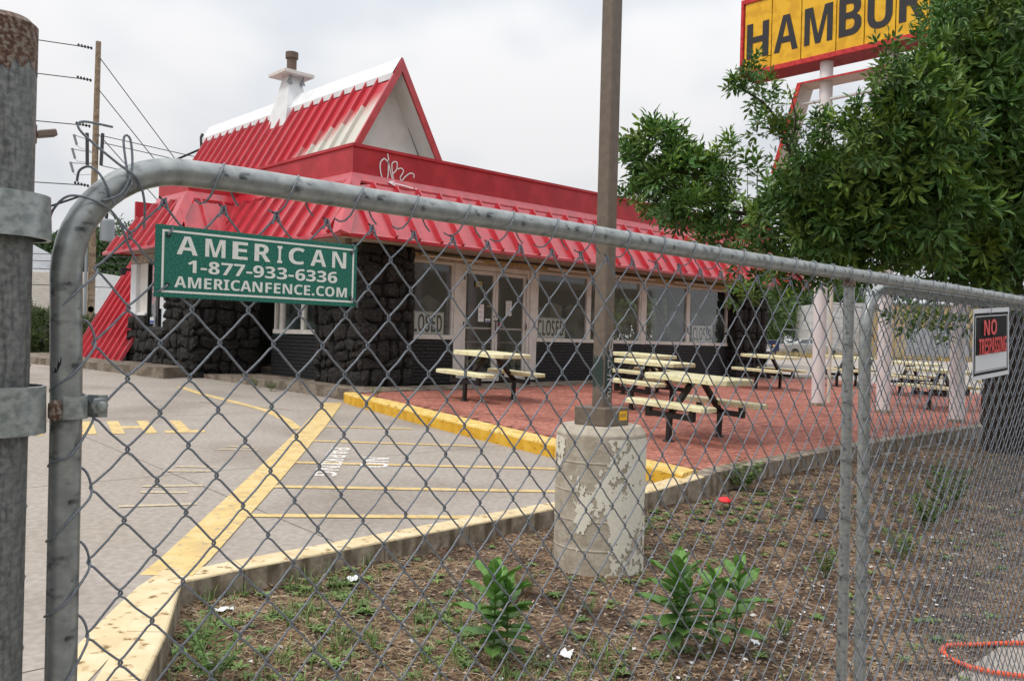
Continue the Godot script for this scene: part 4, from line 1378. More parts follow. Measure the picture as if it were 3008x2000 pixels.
	tg.position.z = 0.112
	var ar := thing("graffiti", "white spray-painted arrow on the pink flashing under the scrawl", "graffiti", Vector3(-1.92, 3.47, 0.222))
	ar.rotation.x = -0.58
	for s in [[Vector3(0, 0.02, 0), Vector3(0.3, 0.0, 0), Vector3(0.52, -0.03, 0)], [Vector3(0, 0.02, 0), Vector3(0.14, 0.06, 0)], [Vector3(0, 0.02, 0), Vector3(0.16, -0.05, 0)], [Vector3(0.57, -0.03, 0), Vector3(0.60, -0.03, 0)]]:
		var g := Geo.new()
		g.ribbon(PackedVector3Array(s), 0.022, Z)
		part("stroke", g, M.spray_white, ar)


# ---------------------------------------------------------------- picnic tables
func build_tables() -> void:
	var grp := "picnic tables on the brick patio"
	var t := thing("picnic_table", "cream picnic table in front of the glass doors", "picnic table", Vector3.ZERO, 0, grp)
	t.set_meta("stem", "picnic_table")
	var oct := func(w: float, l: float, c: float) -> PackedVector2Array:
		var a := w / 2
		var b := l / 2
		return PackedVector2Array([Vector2(-a + c, -b), Vector2(a - c, -b), Vector2(a, -b + c), Vector2(a, b - c), Vector2(a - c, b), Vector2(-a + c, b), Vector2(-a, b - c), Vector2(-a, -b + c)])
	var lay := Basis(Vector3.RIGHT, -PI / 2)
	var board := func(w: float, l: float, c: float, y: float, th: float, x: float) -> Geo:
		var g := Geo.new()
		var e := 0.008
		var xf := Transform3D(lay, Vector3(x, y, 0))
		g.plate(oct.call(w - 2 * e, l - 2 * e, c), xf, 0.001)
		var up: PackedVector2Array = oct.call(w - 2 * e, l - 2 * e, c)
		var out: PackedVector2Array = oct.call(w, l, c)
		for i in 8:
			var j := (i + 1) % 8
			var o := Vector3(out[i].x + out[j].x, 0, -out[i].y - out[j].y)
			var pu := func(q: Vector2, yy: float): return Vector3(x + q.x, yy, -q.y)
			g.quad_out(pu.call(up[i], y), pu.call(up[j], y), pu.call(out[j], y - e), pu.call(out[i], y - e), o + Vector3.UP)
			g.quad_out(pu.call(out[i], y - e), pu.call(out[j], y - e), pu.call(out[j], y - th), pu.call(out[i], y - th), o)
		g.plate(out, Transform3D(lay, Vector3(x, y - th + 0.001, 0)), 0.001)
		return g
	part("tabletop", board.call(0.78, 1.18, 0.10, 0.76, 0.062, 0.0), M.table_cream, t)
	for s in [-1.0, 1.0]:
		part("seat", board.call(0.28, 1.18, 0.05, 0.455, 0.055, s * 0.55), M.table_cream, t)
		var g := Geo.new()
		g.span(Vector3(s * 0.525 - 0.028, -0.02, -0.028), Vector3(s * 0.525 + 0.028, 0.345, 0.028), 0.004)
		part("post", g, M.black_frame, t)
		g = Geo.new()
		g.lathe([Vector2(0, 0.012), Vector2(0.065, 0.012), Vector2(0.07, 0.0), Vector2(0.07, -0.02)], Vector3(s * 0.525, 0, 0), 14)
		part("foot_plate", g, M.black_frame, t)
		g = Geo.new()
		g.span(Vector3(s * 0.525 - 0.03, 0.27, -0.33), Vector3(s * 0.525 + 0.03, 0.335, 0.33), 0.005)
		for e in [-1.0, 1.0]:
			g.span(Vector3(s * 0.525 - 0.032, 0.262, e * 0.31 - 0.035), Vector3(s * 0.525 + 0.032, 0.398, e * 0.31 + 0.035), 0.005)
		part("seat_bracket", g, M.black_frame, t)
		g = Geo.new()
		g.bar(Vector3(s * 0.53, 0.30, 0.0), Vector3(s * 0.10, 0.70, 0.0), 0.065, 0.06, Vector3(s, 1, 0), 0.005)
		part("leg", g, M.black_frame, t)
	var g2 := Geo.new()
	g2.span(Vector3(-0.20, 0.672, -0.05), Vector3(0.20, 0.697, 0.05), 0.004)
	part("top_bracket", g2, M.black_frame, t)
	var spots := [[-1.39, 2.40, 0.0, ""], [-1.82, 6.62, 0.0, "nearest cream picnic table, beyond the concrete lamp base"], [2.60, 2.31, 0.0, "cream picnic table close to the black brick wall, behind the lamp post"], [0.55, 4.15, 0.0, "cream picnic table between the lamp post and black brick wall, middle of a cluster"], [7.22, 2.35, 0.0, "cream picnic table just right of the far stone pier"], [10.88, 2.45, 0.0, "cream picnic table seen between the white columns, farthest from the fence"], [10.1, 4.35, 0.0, "cream picnic table behind the second white column"], [7.0, 6.2, 0.0, "cream picnic table left of the no trespassing sign, seen between white columns"], [11.3, 6.2, 0.0, "cream picnic table under the no trespassing sign at the far right"]]
	for i in spots.size():
		var q: Array = spots[i]
		var at := Vector3(q[0], patio_h(q[0], q[1]) + 0.004, q[1])
		var o: Node3D = t
		if i == 0:
			t.position = at
		else:
			o = copy(t, at, q[2], q[3])
		o.rotation = Vector3(0.04, q[2], 0)


# ---------------------------------------------------------------- the roadside sign
func build_big_sign() -> void:
	var t := thing("roadside_sign", "tall yellow roadside sign reading HAMBURGERS on three white round columns", "sign")
	var X := Vector3.RIGHT
	var face := Basis(Vector3(0, 0, 1), Vector3.UP, Vector3(-1, 0, 0))    # text runs along +z, faces -x
	var cols := [[4.58, 4.92], [4.76, 6.06], [4.60, 7.36]]
	for i in 3:
		var g := Geo.new()
		var top: float = [6.3, 6.3, 6.3][i]
		g.lathe([Vector2(0.118, top), Vector2(0.118, patio_h(0, cols[i][1]) - 0.05)], Vector3(cols[i][0], 0, cols[i][1]), 24)
		g.v = g.v
		part("column", g, M.column_white, t)
		g = Geo.new()
		g.lathe([Vector2(0.121, 0.05), Vector2(0.14, 0.03), Vector2(0.15, 0.0)], Vector3(cols[i][0], patio_h(0, cols[i][1]), cols[i][1]), 24)
		part("column_foot", g, M.kerb_concrete, t)
	# main cabinet
	var y0 := 6.18
	var y1 := 7.56
	var z0 := 3.22
	var zs := [3.29, 3.885, 4.505, 5.195, 5.72, 6.275, 6.84, 7.42, 8.0, 8.58, 9.15]
	var g := Geo.new()
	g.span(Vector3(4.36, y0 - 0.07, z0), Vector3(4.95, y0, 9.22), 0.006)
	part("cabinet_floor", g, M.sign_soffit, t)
	g = Geo.new()
	g.span(Vector3(4.36, y1, z0), Vector3(4.95, y1 + 0.07, 9.22), 0.006)
	g.span(Vector3(4.36, y0 + 0.001, z0), Vector3(4.95, y1 - 0.001, z0 + 0.06), 0.006)
	g.span(Vector3(4.36, y0 + 0.001, 9.16), Vector3(4.95, y1 - 0.001, 9.22), 0.006)
	g.span(Vector3(4.60, y0 + 0.001, z0 + 0.061), Vector3(4.94, y1 - 0.001, 9.159))
	part("cabinet", g, M.sign_red, t)
	g = Geo.new()
	g.span(Vector3(4.335, y0 - 0.075, z0 - 0.01), Vector3(4.359, y0 + 0.02, 9.23), 0.004)
	g.span(Vector3(4.335, y1 - 0.02, z0 - 0.01), Vector3(4.359, y1 + 0.075, 9.23), 0.004)
	g.span(Vector3(4.335, y0 + 0.021, z0 - 0.01), Vector3(4.359, y1 - 0.021, z0 + 0.05), 0.004)
	part("cabinet_trim", g, M.sign_red, t)
	var letters := "HAMBURGERS"
	for i in 10:
		g = Geo.new()
		g.span(Vector3(4.362, y0 + 0.02, zs[i] + 0.008), Vector3(4.38, y1 - 0.02, zs[i + 1] - 0.008), 0.003)
		var p := part("sign_panel", g, M.sign_yellow, t)
		var wd: float = (zs[i + 1] - zs[i]) * (0.80 if letters[i] != "E" else 0.68)
		words("letter", letters[i], 0.69, wd, 0.01, M.letter_black, p, Transform3D(face, Vector3(4.358, y0 + 0.595, (zs[i] + zs[i + 1]) * 0.5)))
	# the empty lower frame, pointed at both ends
	var out := PackedVector2Array([Vector2(4.46, 5.76), Vector2(9.0, 5.76), Vector2(9.5, 4.95), Vector2(9.0, 4.10), Vector2(4.0, 4.10), Vector2(4.34, 5.2)])
	out = PackedVector2Array([Vector2(4.46, 5.76), Vector2(8.6, 5.76), Vector2(9.1, 4.12), Vector2(3.96, 4.12)])
	var c := Vector2(6.53, 4.94)
	for i in 4:
		var a: Vector2 = out[i]
		var b: Vector2 = out[(i + 1) % 4]
		var ia := a.move_toward(c, 0.085)
		var ib := b.move_toward(c, 0.085)
		g = Geo.new()
		g.plate(PackedVector2Array([a, b, ib, ia]), Transform3D(face, Vector3(4.34, 0, 0)), 0.02)
		part("frame_trim", g, M.sign_red, t)
		g = Geo.new()
		g.plate(PackedVector2Array([a, b, b.move_toward(c, 0.03), a.move_toward(c, 0.03)]), Transform3D(face, Vector3(4.362, 0, 0)), 0.55)
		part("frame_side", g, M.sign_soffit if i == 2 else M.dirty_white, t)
	for y in [5.40, 4.36]:
		g = Geo.new()
		g.tube(PackedVector3Array([Vector3(4.55, y, 4.22 if y < 5 else 4.45), Vector3(4.55, y + 0.02, 8.7)]), 0.03, 10)
		part("tube_lamp", g, M.white_paint, t)
	g = Geo.new()
	g.span(Vector3(4.80, 2.5, 5.66), Vector3(4.94, 5.7, 6.12), 0.01)
	part("back_panel", g, M.column_white, t)
	# thin white post with cable beside the first column
	var p := thing("conduit_post", "thin white peeling pole standing left of the first white column", "pole", Vector3(5.4, patio_h(0, 4.75), 4.72))
	g = Geo.new()
	g.tube(PackedVector3Array([Vector3(0, 0, 0), Vector3(0.01, 1.2, 0), Vector3(0, 2.55, 0)]), 0.035, 10)
	part("shaft", g, M.peeling_paint, p)
	var l2 := thing("slim_post", "slim dark post standing between the picnic tables behind the no trespassing sign", "post", Vector3(10.6, patio_h(0, 7.2), 7.2))
	g = Geo.new()
	g.tube(PackedVector3Array([Vector3(0, -0.02, 0), Vector3(0, 2.3, 0.01)]), 0.03, 10)
	part("shaft", g, M.dark_metal, l2)


# ---------------------------------------------------------------- lamp post on its concrete base
func build_lamp() -> void:
	var at := Vector3(-6.185, 0, 8.87)
	var b := thing("concrete_pedestal", "round concrete lamp base with flaking white paint in the planting bed", "concrete base", at)
	var prof := []
	var y := 0.24
	prof.append(Vector2(0.0, y)); prof.append(Vector2(0.27, y)); prof.append(Vector2(0.302, y - 0.045))
	for k in 5:
		y = 0.19 - k * 0.19
		prof.append(Vector2(0.305, y - 0.006)); prof.append(Vector2(0.305, y - 0.172)); prof.append(Vector2(0.308, y - 0.178)); prof.append(Vector2(0.308, y - 0.184)); prof.append(Vector2(0.305, y - 0.19))
	var g := Geo.new()
	g.lathe(prof, Vector3.ZERO, 48)
	for i in g.v.size():     # not quite round, with an uneven rim
		var p := g.v[i]
		var a := atan2(p.z, p.x)
		var r := Vector2(p.x, p.z).length()
		if r > 0.05:
			var k := 1.0 + 0.006 * grain.get_noise_2d(cos(a) * 2.0 + p.y * 1.4, sin(a) * 2.0)
			var chip := 0.012 * maxf(0.0, grain.get_noise_3d(p.x * 14, 3.0, p.z * 14)) if p.y > 0.19 and r > 0.29 else 0.0
			g.v[i] = Vector3(p.x * k, p.y - chip, p.z * k)
	part("concrete", g, M.cast_concrete, b)
	# flakes of old paint that still cling to it
	var fg := Geo.new()
	var f := FastNoiseLite.new()
	f.seed = 91
	f.frequency = 1.0
	f.fractal_octaves = 4
	var na := 220
	var nh := 110
	for i in na:
		for j in nh:
			var a0 := TAU * i / na
			var a1 := TAU * (i + 1) / na
			var h0 := -0.76 + 0.93 * j / nh
			var h1 := -0.76 + 0.93 * (j + 1) / nh
			var am := (a0 + a1) * 0.5
			var q := Vector3(cos(am) * 0.305, (h0 + h1) * 0.5, sin(am) * 0.305)
			var v := f.get_noise_3d(q.x * 4.2, q.y * 2.0, q.z * 4.2) + 0.5 * f.get_noise_3d(q.x * 22, q.y * 16, q.z * 22)
			if v + 0.34 * (0.726 * q.x + 0.687 * q.z) / 0.3 - 0.06 - 0.25 * smoothstep(-0.5, -0.75, q.y) < 0.0: continue
			var r := 0.3095
			var n0 := Vector3(cos(a0), 0, sin(a0))
			var n1 := Vector3(cos(a1), 0, sin(a1))
			var u := Vector3.UP
			fg.tri3(n0 * r + u * h0, n1 * r + u * h1, n1 * r + u * h0, n0, n1, n1)
			fg.tri3(n0 * r + u * h0, n0 * r + u * h1, n1 * r + u * h1, n0, n0, n1)
	part("paint_flakes", fg, M.peeling_paint, b)
	var t := thing("lamp_post", "square brown lamp post with green paint patch and white scrawl on the concrete base", "lamp post", at + Vector3(0, 0.24, 0), 0.06)
	g = Geo.new()
	g.box(Vector3(0, 0.062, 0), Vector3(0.268, 0.124, 0.268), Basis(), 0.006)
	part("base_cover", g, M.bronze_paint, t)
	g = Geo.new()
	g.box(Vector3(0, 3.0, 0), Vector3(0.102, 5.9, 0.102), Basis(), 0.007)
	part("shaft", g, M.bronze_paint, t)
	g = Geo.new()
	g.box(Vector3(0.5, 5.9, 0), Vector3(0.9, 0.14, 0.35), Basis(), 0.02)
	part("lamp_head", g, M.bronze_paint, t)
	# the patch of green paint on both near faces: edges ragged, as sprayed over
	g = Geo.new()
	for fc in 2:
		var o := Vector3(0, 0, 0.0515) if fc == 0 else Vector3(-0.0515, 0, 0)
		var ux := Vector3.RIGHT if fc == 0 else Vector3.BACK
		var nn := Vector3.BACK if fc == 0 else Vector3.LEFT
		for i in 16:
			for j in 90:
				var xx := -0.044 + 0.0055 * i
				var yy := 0.16 + 0.0065 * j
				var top := (0.50 if fc == 0 else 0.46) + 0.05 * grain.get_noise_2d(xx * 40 + fc * 9, 2.0) + 0.02 * grain.get_noise_2d(xx * 160, yy * 90)
				var low := (0.21 if fc == 0 else 0.26) + 0.05 * grain.get_noise_2d(xx * 40 + 7 + fc * 9, 4.0) + 0.02 * grain.get_noise_2d(xx * 160, yy * 90)
				if yy > top or yy < low: continue
				var p := o + ux * xx + Vector3.UP * yy
				g.quad_out(p, p + ux * 0.0055, p + ux * 0.0055 + Vector3.UP * 0.0065, p + Vector3.UP * 0.0065, nn)
	part("green_paint", g, M.green_patch, t)
	g = Geo.new()
	var lines := [[[0.02, 0.60], [0.035, 0.585], [0.03, 0.52], [0.01, 0.50], [0.0, 0.53], [0.02, 0.60]], [[0.0, 0.515], [0.02, 0.46], [0.03, 0.50], [0.0, 0.47]], [[-0.015, 0.44], [0.025, 0.43], [0.03, 0.40], [-0.01, 0.39], [-0.015, 0.44]], [[0.03, 0.385], [0.0, 0.36], [0.03, 0.33], [-0.02, 0.345]], [[-0.02, 0.31], [0.03, 0.315], [-0.015, 0.27], [0.03, 0.275]], [[0.0, 0.25], [0.03, 0.245]], [[0.03, 0.23], [0.0, 0.225], [-0.015, 0.205], [0.015, 0.20], [-0.02, 0.18], [-0.015, 0.155], [0.03, 0.14]]]
	for l in lines:
		var p := PackedVector3Array()
		for q in l: p.append(Vector3(q[0], q[1], 0.0535))
		g.ribbon(p, 0.0042, Vector3.BACK)
	part("scrawl", g, M.spray_white, t)
	g = Geo.new()
	g.box(Vector3(0.062, 0.068, 0.1355), Vector3(0.088, 0.062, 0.002))
	part("sticker", g, M.sticker_yellow, t)
	g = Geo.new()
	var zz := PackedVector3Array()
	for k in 11:
		zz.append(Vector3(0.026 + k * 0.007, 0.068 + (0.016 if k % 2 else -0.014), 0.1370))
	g.ribbon(zz, 0.0026, Vector3.BACK)
	part("sticker_scrawl", g, M.bronze_paint, t)


# ---------------------------------------------------------------- chain-link fence panels
func arc(c: Vector3, a: Vector3, b: Vector3, n := 10) -> PackedVector3Array:
	var r := PackedVector3Array()
	for i in n + 1:
		var t := PI / 2 * i / n
		r.append(c + a * cos(t) + b * sin(t))
	return r


func mesh_wires(t: Node3D, x0: float, n: int, pitch: float, top: float, low: float, z: float, phase: float, seed_: int, wild: float) -> void:
	# each wire zigzags between two columns of knots; front on the way right, behind on the way left
	var half := 0.04425
	var r := 0.00155
	for i in n:
		var xa := x0 + pitch * 0.5 * i
		var pts := PackedVector3Array()
		var rows := int((top - low) / half)
		var flip := i % 2
		var dx := func(x: float, y: float) -> float: return wild * grain.get_noise_3d(x * 4.0, y * 4.0, seed_)
		var dy := func(x: float, y: float) -> float: return wild * grain.get_noise_3d(x * 4.0 + 31, y * 4.0, seed_)
		# the knuckle at the top, bent over
		for k in rows + 1:
			var y := top - 0.004 - half * k + phase
			var right := (k + flip) % 2 == 1
			var x := xa + (pitch * 0.5 if right else 0.0)
			var s := 1.0 if right else -1.0
			var ov := 0.0021
			var jx: float = dx.call(x, y)
			var jy: float = dy.call(x, y)
			var q := Vector3(x + jx, y + jy, z)
			if k == 0:
				pts.append(q + Vector3(-s * 0.006, -0.010, 0.004))
				pts.append(q + Vector3(-s * 0.002, 0.0035, 0.003))
			# approach, bend, leave: the wire passes from one side of the mesh to the other
			pts.append(q + Vector3(-s * 0.0052, 0.0068, s * r * 1.15))
			pts.append(q + Vector3(s * 0.0006, 0.0030, s * r * 0.9))
			pts.append(q + Vector3(s * ov, 0.0, 0.0))
			pts.append(q + Vector3(s * 0.0006, -0.0030, -s * r * 0.9))
			pts.append(q + Vector3(-s * 0.0052, -0.0068, -s * r * 1.15))
			# the run to the next knot is bowed a little
			var y2 := y - half
			var x2 := xa + (0.0 if right else pitch * 0.5)
			var m := Vector3((x + x2) * 0.5 + jx, (y + y2) * 0.5 + jy, z - s * r * 0.7)
			if k < rows:
				pts.append(m + Vector3(s * 0.0012 + 0.0015 * grain.get_noise_2d(m.x * 30, m.y * 30), 0.0008, 0))
		var g := Geo.new()
		g.tube(pts, r, 6)
		part("mesh_wire", g, M.wire, t)


func build_fence() -> void:
	var W := GATE_W
	var X := Vector3.RIGHT
	var Y := Vector3.UP
	var t := thing("chain_link_fence", "near chain-link fence panel with rounded corner and the green sign", "fence panel", Vector3.ZERO, 0, "chain-link fence panels")
	var R := 0.0175
	# frame: left upright, bent corner, top rail
	var pts := PackedVector3Array([Vector3(-10.409, -0.84, W), Vector3(-10.410, 0.0, W), Vector3(-10.413, 0.70, W), Vector3(-10.416, 0.84, W)])
	var bend := arc(Vector3(-10.277, 0.872, W), Vector3(-0.140, 0, 0), Vector3(0, 0.140, 0), 12)
	pts.append_array(bend)
	for x in [-10.2, -9.6, -9.0, -8.4, -7.6, -6.8, -6.1]:
		pts.append(Vector3(x, 1.0125 + 0.002 * sin(x * 3.0), W))
	var g := Geo.new()
	g.tube(pts, R, 28)
	part("frame_pipe", g, M.galvanised, t)
	g = Geo.new()
	g.tube(PackedVector3Array([Vector3(-8.398, -0.84, W + 0.004), Vector3(-8.404, 0.3, W + 0.002), Vector3(-8.412, 0.998, W)]), 0.0148, 20)
	part("brace_pipe", g, M.galvanised, t)
	g = Geo.new()
	g.lathe([Vector2(0.017, -0.012), Vector2(0.0175, 0.0), Vector2(0.0155, 0.006)], Vector3(-8.412, 0.989, W), 16)
	part("weld", g, M.rust, t)
	g = Geo.new()
	g.tube(PackedVector3Array([Vector3(-10.42, -0.80, W), Vector3(-6.1, -0.80, W)]), R, 16)
	part("bottom_pipe", g, M.galvanised, t)
	# the torn, rust-rimmed hole in the upright
	for q in [["rust_rim", 0.0210, 0.0003, M.rust], ["torn_hole", 0.0170, 0.0006, M.dark_interior]]:
		g = Geo.new()
		var at := func(m: int, k: int) -> Vector3:
			var a := TAU * m / 24.0
			var ww: float = q[1] * (1.0 + 0.22 * grain.get_noise_2d(cos(a) * 2.4, sin(a) * 2.4)) * k / 6.0
			var th := PI * 0.86 + cos(a) * ww * 0.5 / R
			return Vector3(-10.4135 + cos(th) * (R + q[2]), 0.772 + sin(a) * ww * 1.0, W + sin(th) * (R + q[2]))
		for k in 6:
			for m in 24:
				g.quad_out(at.call(m, k), at.call(m + 1, k), at.call(m + 1, k + 1), at.call(m, k + 1), Vector3(-0.8, 0, 0.6))
		part(q[0], g, q[3], t)
	mesh_wires(t, -10.383, 107, 0.0785, 0.973, -0.76, W, 0.0, 1, 0.004)
	# lacing: wire wound round the rail and through the knuckles
	var wind := func(a: float, b: float, step: float, zc: float, yc: float, r: float, drop: float):
		var x := a
		while x < b:
			var p := PackedVector3Array()
			var l := step * rng.randf_range(0.55, 0.85)
			var n := 16
			for k in n + 1:
				var u := float(k) / n
				var ang := lerpf(-0.5, TAU * 0.93, u)
				# from below in front, up over the pipe and down behind
				var dz := cos(ang - PI * 0.5)
				var dyy := sin(ang - PI * 0.5)
				var rr := r + 0.0022
				var q := Vector3(x + l * u, yc + dyy * rr, zc + dz * rr)
				if dyy < -0.2: q.y -= drop * (-dyy - 0.2)
				p.append(q)
			var gg := Geo.new()
			gg.tube(p, 0.00145, 6)
			part("tie_wire", gg, M.wire, t)
			x += step * rng.randf_range(0.85, 1.15)
	wind.call(-10.26, -6.3, 0.105, W, 1.0125, R, 0.022)
	# lacing up the left upright
	var p := PackedVector3Array()
	for k in 19:
		var y := 0.30 + 0.0443 * k
		if y > 0.9: break
	for k in 14:
		# each turn leaves a knot, crosses the front of the pipe, goes round behind and comes back to the next knot
		var y := 0.8805 - k * 0.0885
		var c := Vector3(-10.411, y, W)
		var rr := R + 0.0018
		var cv := Curve3D.new()
		for q in [Vector3(0.0285, 0, 0.001), Vector3(0.022, -0.010, 0.012), Vector3(0.0, -0.030 - 0.006 * (k % 3), rr), Vector3(-rr * 0.8, -0.050, rr * 0.6), Vector3(-rr, -0.057, -0.002), Vector3(-rr * 0.6, -0.061, -rr * 0.8), Vector3(rr * 0.6, -0.062, -rr * 0.8), Vector3(rr, -0.064, -0.003), Vector3(0.025, -0.074, 0.0), Vector3(0.0285, -0.0885, 0.0)]:
			cv.add_point(c + q)
		for i in range(1, cv.point_count - 1):
			var tg := (cv.get_point_position(i + 1) - cv.get_point_position(i - 1)) / 6.0
			cv.set_point_in(i, -tg); cv.set_point_out(i, tg)
		cv.bake_interval = 0.004
		g = Geo.new()
		g.tube(cv.get_baked_points(), 0.00155, 7)
		part("tie_wire", g, M.wire, t)

	# loose ends standing up at the bent corner
	for l in [[Vector3(-10.372, 1.052, 0.01), Vector3(-10.405, 1.052, 0.012), Vector3(-10.412, 1.044, 0.014), Vector3(-10.40, 1.030, 0.018), Vector3(-10.37, 1.008, 0.021), Vector3(-10.345, 0.992, 0.02), Vector3(-10.332, 0.966, 0.01), Vector3(-10.329, 0.935, 0.002)],
			[Vector3(-10.384, 0.961, 0.019), Vector3(-10.364, 0.972, 0.022), Vector3(-10.352, 1.002, 0.02), Vector3(-10.352, 1.035, 0.016), Vector3(-10.357, 1.044, 0.016), Vector3(-10.361, 1.036, 0.016), Vector3(-10.357, 1.0, 0.02), Vector3(-10.352, 0.985, 0.021), Vector3(-10.366, 0.962, 0.02)],
			[Vector3(-10.404, 0.985, -0.012), Vector3(-10.405, 0.996, 0.0), Vector3(-10.397, 1.000, 0.012), Vector3(-10.386, 0.988, 0.02), Vector3(-10.371, 0.958, 0.02)],
			[Vector3(-10.433, 0.925, -0.016), Vector3(-10.434, 0.945, 0.004), Vector3(-10.42, 0.962, 0.018), Vector3(-10.39, 0.958, 0.021), Vector3(-10.366, 0.943, 0.014), Vector3(-10.346, 0.91, 0.002), Vector3(-10.336, 0.892, 0.0)]]:
		var cv := Curve3D.new()
		for i in l.size():
			var tg: Vector3 = (l[mini(i + 1, l.size() - 1)] - l[maxi(i - 1, 0)]) / 6.0
			cv.add_point(l[i] + Vector3(0, 0, W), -tg, tg)
		cv.bake_interval = 0.005
		g = Geo.new()
		g.tube(cv.get_baked_points(), 0.0015, 8)
		part("loose_wire", g, M.wire, t)

	# the next panel, overlapping behind
	var t2 := thing("chain_link_fence", "farther chain-link fence panel on the right, behind the thin brace pipe", "fence panel", Vector3.ZERO, 0, "chain-link fence panels")
	var W2 := W - 0.045
	pts = PackedVector3Array([Vector3(-8.172, -0.84, W2), Vector3(-8.190, 0.3, W2), Vector3(-8.205, 0.80, W2)])
	bend = arc(Vector3(-8.075, 0.862, W2), Vector3(-0.13, 0, 0), Vector3(0, 0.13, 0), 10)
	pts.append_array(bend)
	for x in [-8.0, -7.4, -6.8, -5.5]:
		pts.append(Vector3(x, 0.992, W2))
	g = Geo.new()
	g.tube(pts, R, 24)
	part("frame_pipe", g, M.galvanised, t2)
	g = Geo.new()
	g.lathe([Vector2(0.0178, -0.002), Vector2(0.0186, 0.0), Vector2(0.0178, 0.002)], Vector3(-8.181, 0.11, W2), 20)
	part("pipe_joint", g, M.bright_zinc, t2)
	mesh_wires(t2, -8.19, 60, 0.0785, 0.965, -0.76, W2 - 0.004, 0.02, 5, 0.010)
	for k in 15:
		var y := -0.2 + k * 0.075
		p = PackedVector3Array()
		for m in 13:
			var a := lerpf(-0.3, PI * 1.3, m / 12.0)
			p.append(Vector3(-8.19 + 0.016 * (0.3 - y) * 0.9 + cos(a) * (R + 0.002), y + 0.02 * (m / 12.0) - 0.01, W2 + sin(a) * (R + 0.002)))
		g = Geo.new()
		g.tube(p, 0.0013, 6)
		part("tie_wire", g, M.wire, t2)

	# tall post at the left with its collar and band
	var tp := thing("fence_post", "tall weathered steel post with rusty rim at the left edge", "post", Vector3(-10.492, -0.85, W + 0.005))
	g = Geo.new()
	g.lathe([Vector2(0.0, 2.005), Vector2(0.028, 2.002), Vector2(0.0365, 1.995), Vector2(0.0365, 0.0)], Vector3.ZERO, 40)
	part("pipe", g, M.old_galvanised, tp)
	g = Geo.new()
	g.lathe([Vector2(0.0, 2.0058), Vector2(0.0284, 2.0028), Vector2(0.0369, 1.9955), Vector2(0.0369, 1.945)], Vector3.ZERO, 40)
	for i in g.v.size():
		if g.v[i].y < 1.96: g.v[i].y -= 0.018 * grain.get_noise_2d(g.v[i].x * 60, g.v[i].z * 60)
	part("rusty_rim", g, M.rust, tp)
	g = Geo.new()
	g.lathe([Vector2(0.040, 1.808), Vector2(0.0535, 1.806), Vector2(0.0555, 1.757), Vector2(0.0505, 1.757)], Vector3.ZERO, 40)
	part("collar", g, M.bright_zinc, tp)
	var lean := thing("gate_pole", "dark gate pole leaning behind the tall steel post", "pole", Vector3(-10.462, -0.85, W - 0.055))
	g = Geo.new()
	g.tube(PackedVector3Array([Vector3(0.004, 0.0, 0), Vector3(0.002, 0.9, 0), Vector3(-0.002, 1.55, 0), Vector3(-0.032, 1.80, 0)]), 0.0185, 20)
	part("pipe", g, M.old_galvanised, lean)
	for k in 8:
		p = PackedVector3Array()
		var y := 1.02 + k * 0.085
		for m in 9:
			var a := lerpf(-0.2, PI * 1.0, m / 8.0)
			p.append(Vector3(0.002 + cos(a) * 0.0205, y - 0.02 * (m / 8.0), sin(a) * 0.0205))
		p.insert(0, Vector3(0.024, y + 0.008, -0.01))
		g = Geo.new()
		g.tube(p, 0.0014, 6)
		part("tie_wire", g, M.wire, lean)
	# clamp: a wide band round the post and a bolted strap round the upright
	var cl := thing("gate_clamp", "wide steel clamp bolted round the gate upright, rusty at the joint", "clamp", Vector3(-10.492, 0.715, W + 0.005))
	g = Geo.new()
	g.lathe([Vector2(0.050, 0.027), Vector2(0.0535, 0.0265), Vector2(0.0545, -0.0265), Vector2(0.0505, -0.027)], Vector3.ZERO, 40)
	part("band", g, M.bright_zinc, cl)
	g = Geo.new()
	var band := PackedVector2Array()
	for m in 15:
		var a := lerpf(PI * 1.15, -PI * 0.15, m / 14.0)
		band.append(Vector2(0.081 + cos(a) * 0.0205, sin(a) * 0.0205))
	var ring := []
	for m in band.size():
		ring.append(Vector3(band[m].x, 0, band[m].y - 0.003))
	ring.append(Vector3(0.112, 0, 0.004)); ring.append(Vector3(0.122, 0, 0.006))
	for m in ring.size() - 1:
		var d: Vector3 = ring[m + 1] - ring[m]
		var o := Vector3(-d.z, 0, d.x).normalized() * -1.0
		if m < band.size() and o.dot(ring[m] - Vector3(0.081, 0, 0)) < 0: o = -o
		if m >= band.size() - 1 and o.z < 0: o = -o
		var h := 0.0135
		g.quad_out(ring[m] + Y * h, ring[m + 1] + Y * h, ring[m + 1] - Y * h, ring[m] - Y * h, o)
		g.quad_out(ring[m] + Y * h - o * 0.003, ring[m + 1] + Y * h - o * 0.003, ring[m + 1] - Y * h - o * 0.003, ring[m] - Y * h - o * 0.003, -o)
		g.quad_out(ring[m] + Y * h, ring[m + 1] + Y * h, ring[m + 1] + Y * h - o * 0.003, ring[m] + Y * h - o * 0.003, Y)
		g.quad_out(ring[m] - Y * h, ring[m + 1] - Y * h, ring[m + 1] - Y * h - o * 0.003, ring[m] - Y * h - o * 0.003, -Y)
	part("strap", g, M.bright_zinc, cl)
	g = Geo.new()
	g.box(Vector3(0.060, -0.002, 0.018), Vector3(0.014, 0.024, 0.012), Basis(), 0.004)
	part("hinge_lug", g, M.rust, cl)
	var fwd := Basis(X, Vector3.BACK, -Y)
	g = Geo.new()
	g.lathe([Vector2(0.0, 0.006), Vector2(0.0095, 0.005), Vector2(0.0105, 0.002), Vector2(0.0105, 0.0)], Vector3(0.112, 0.001, 0.006), 6, fwd)
	part("nut", g, M.galvanised, cl)
	g = Geo.new()
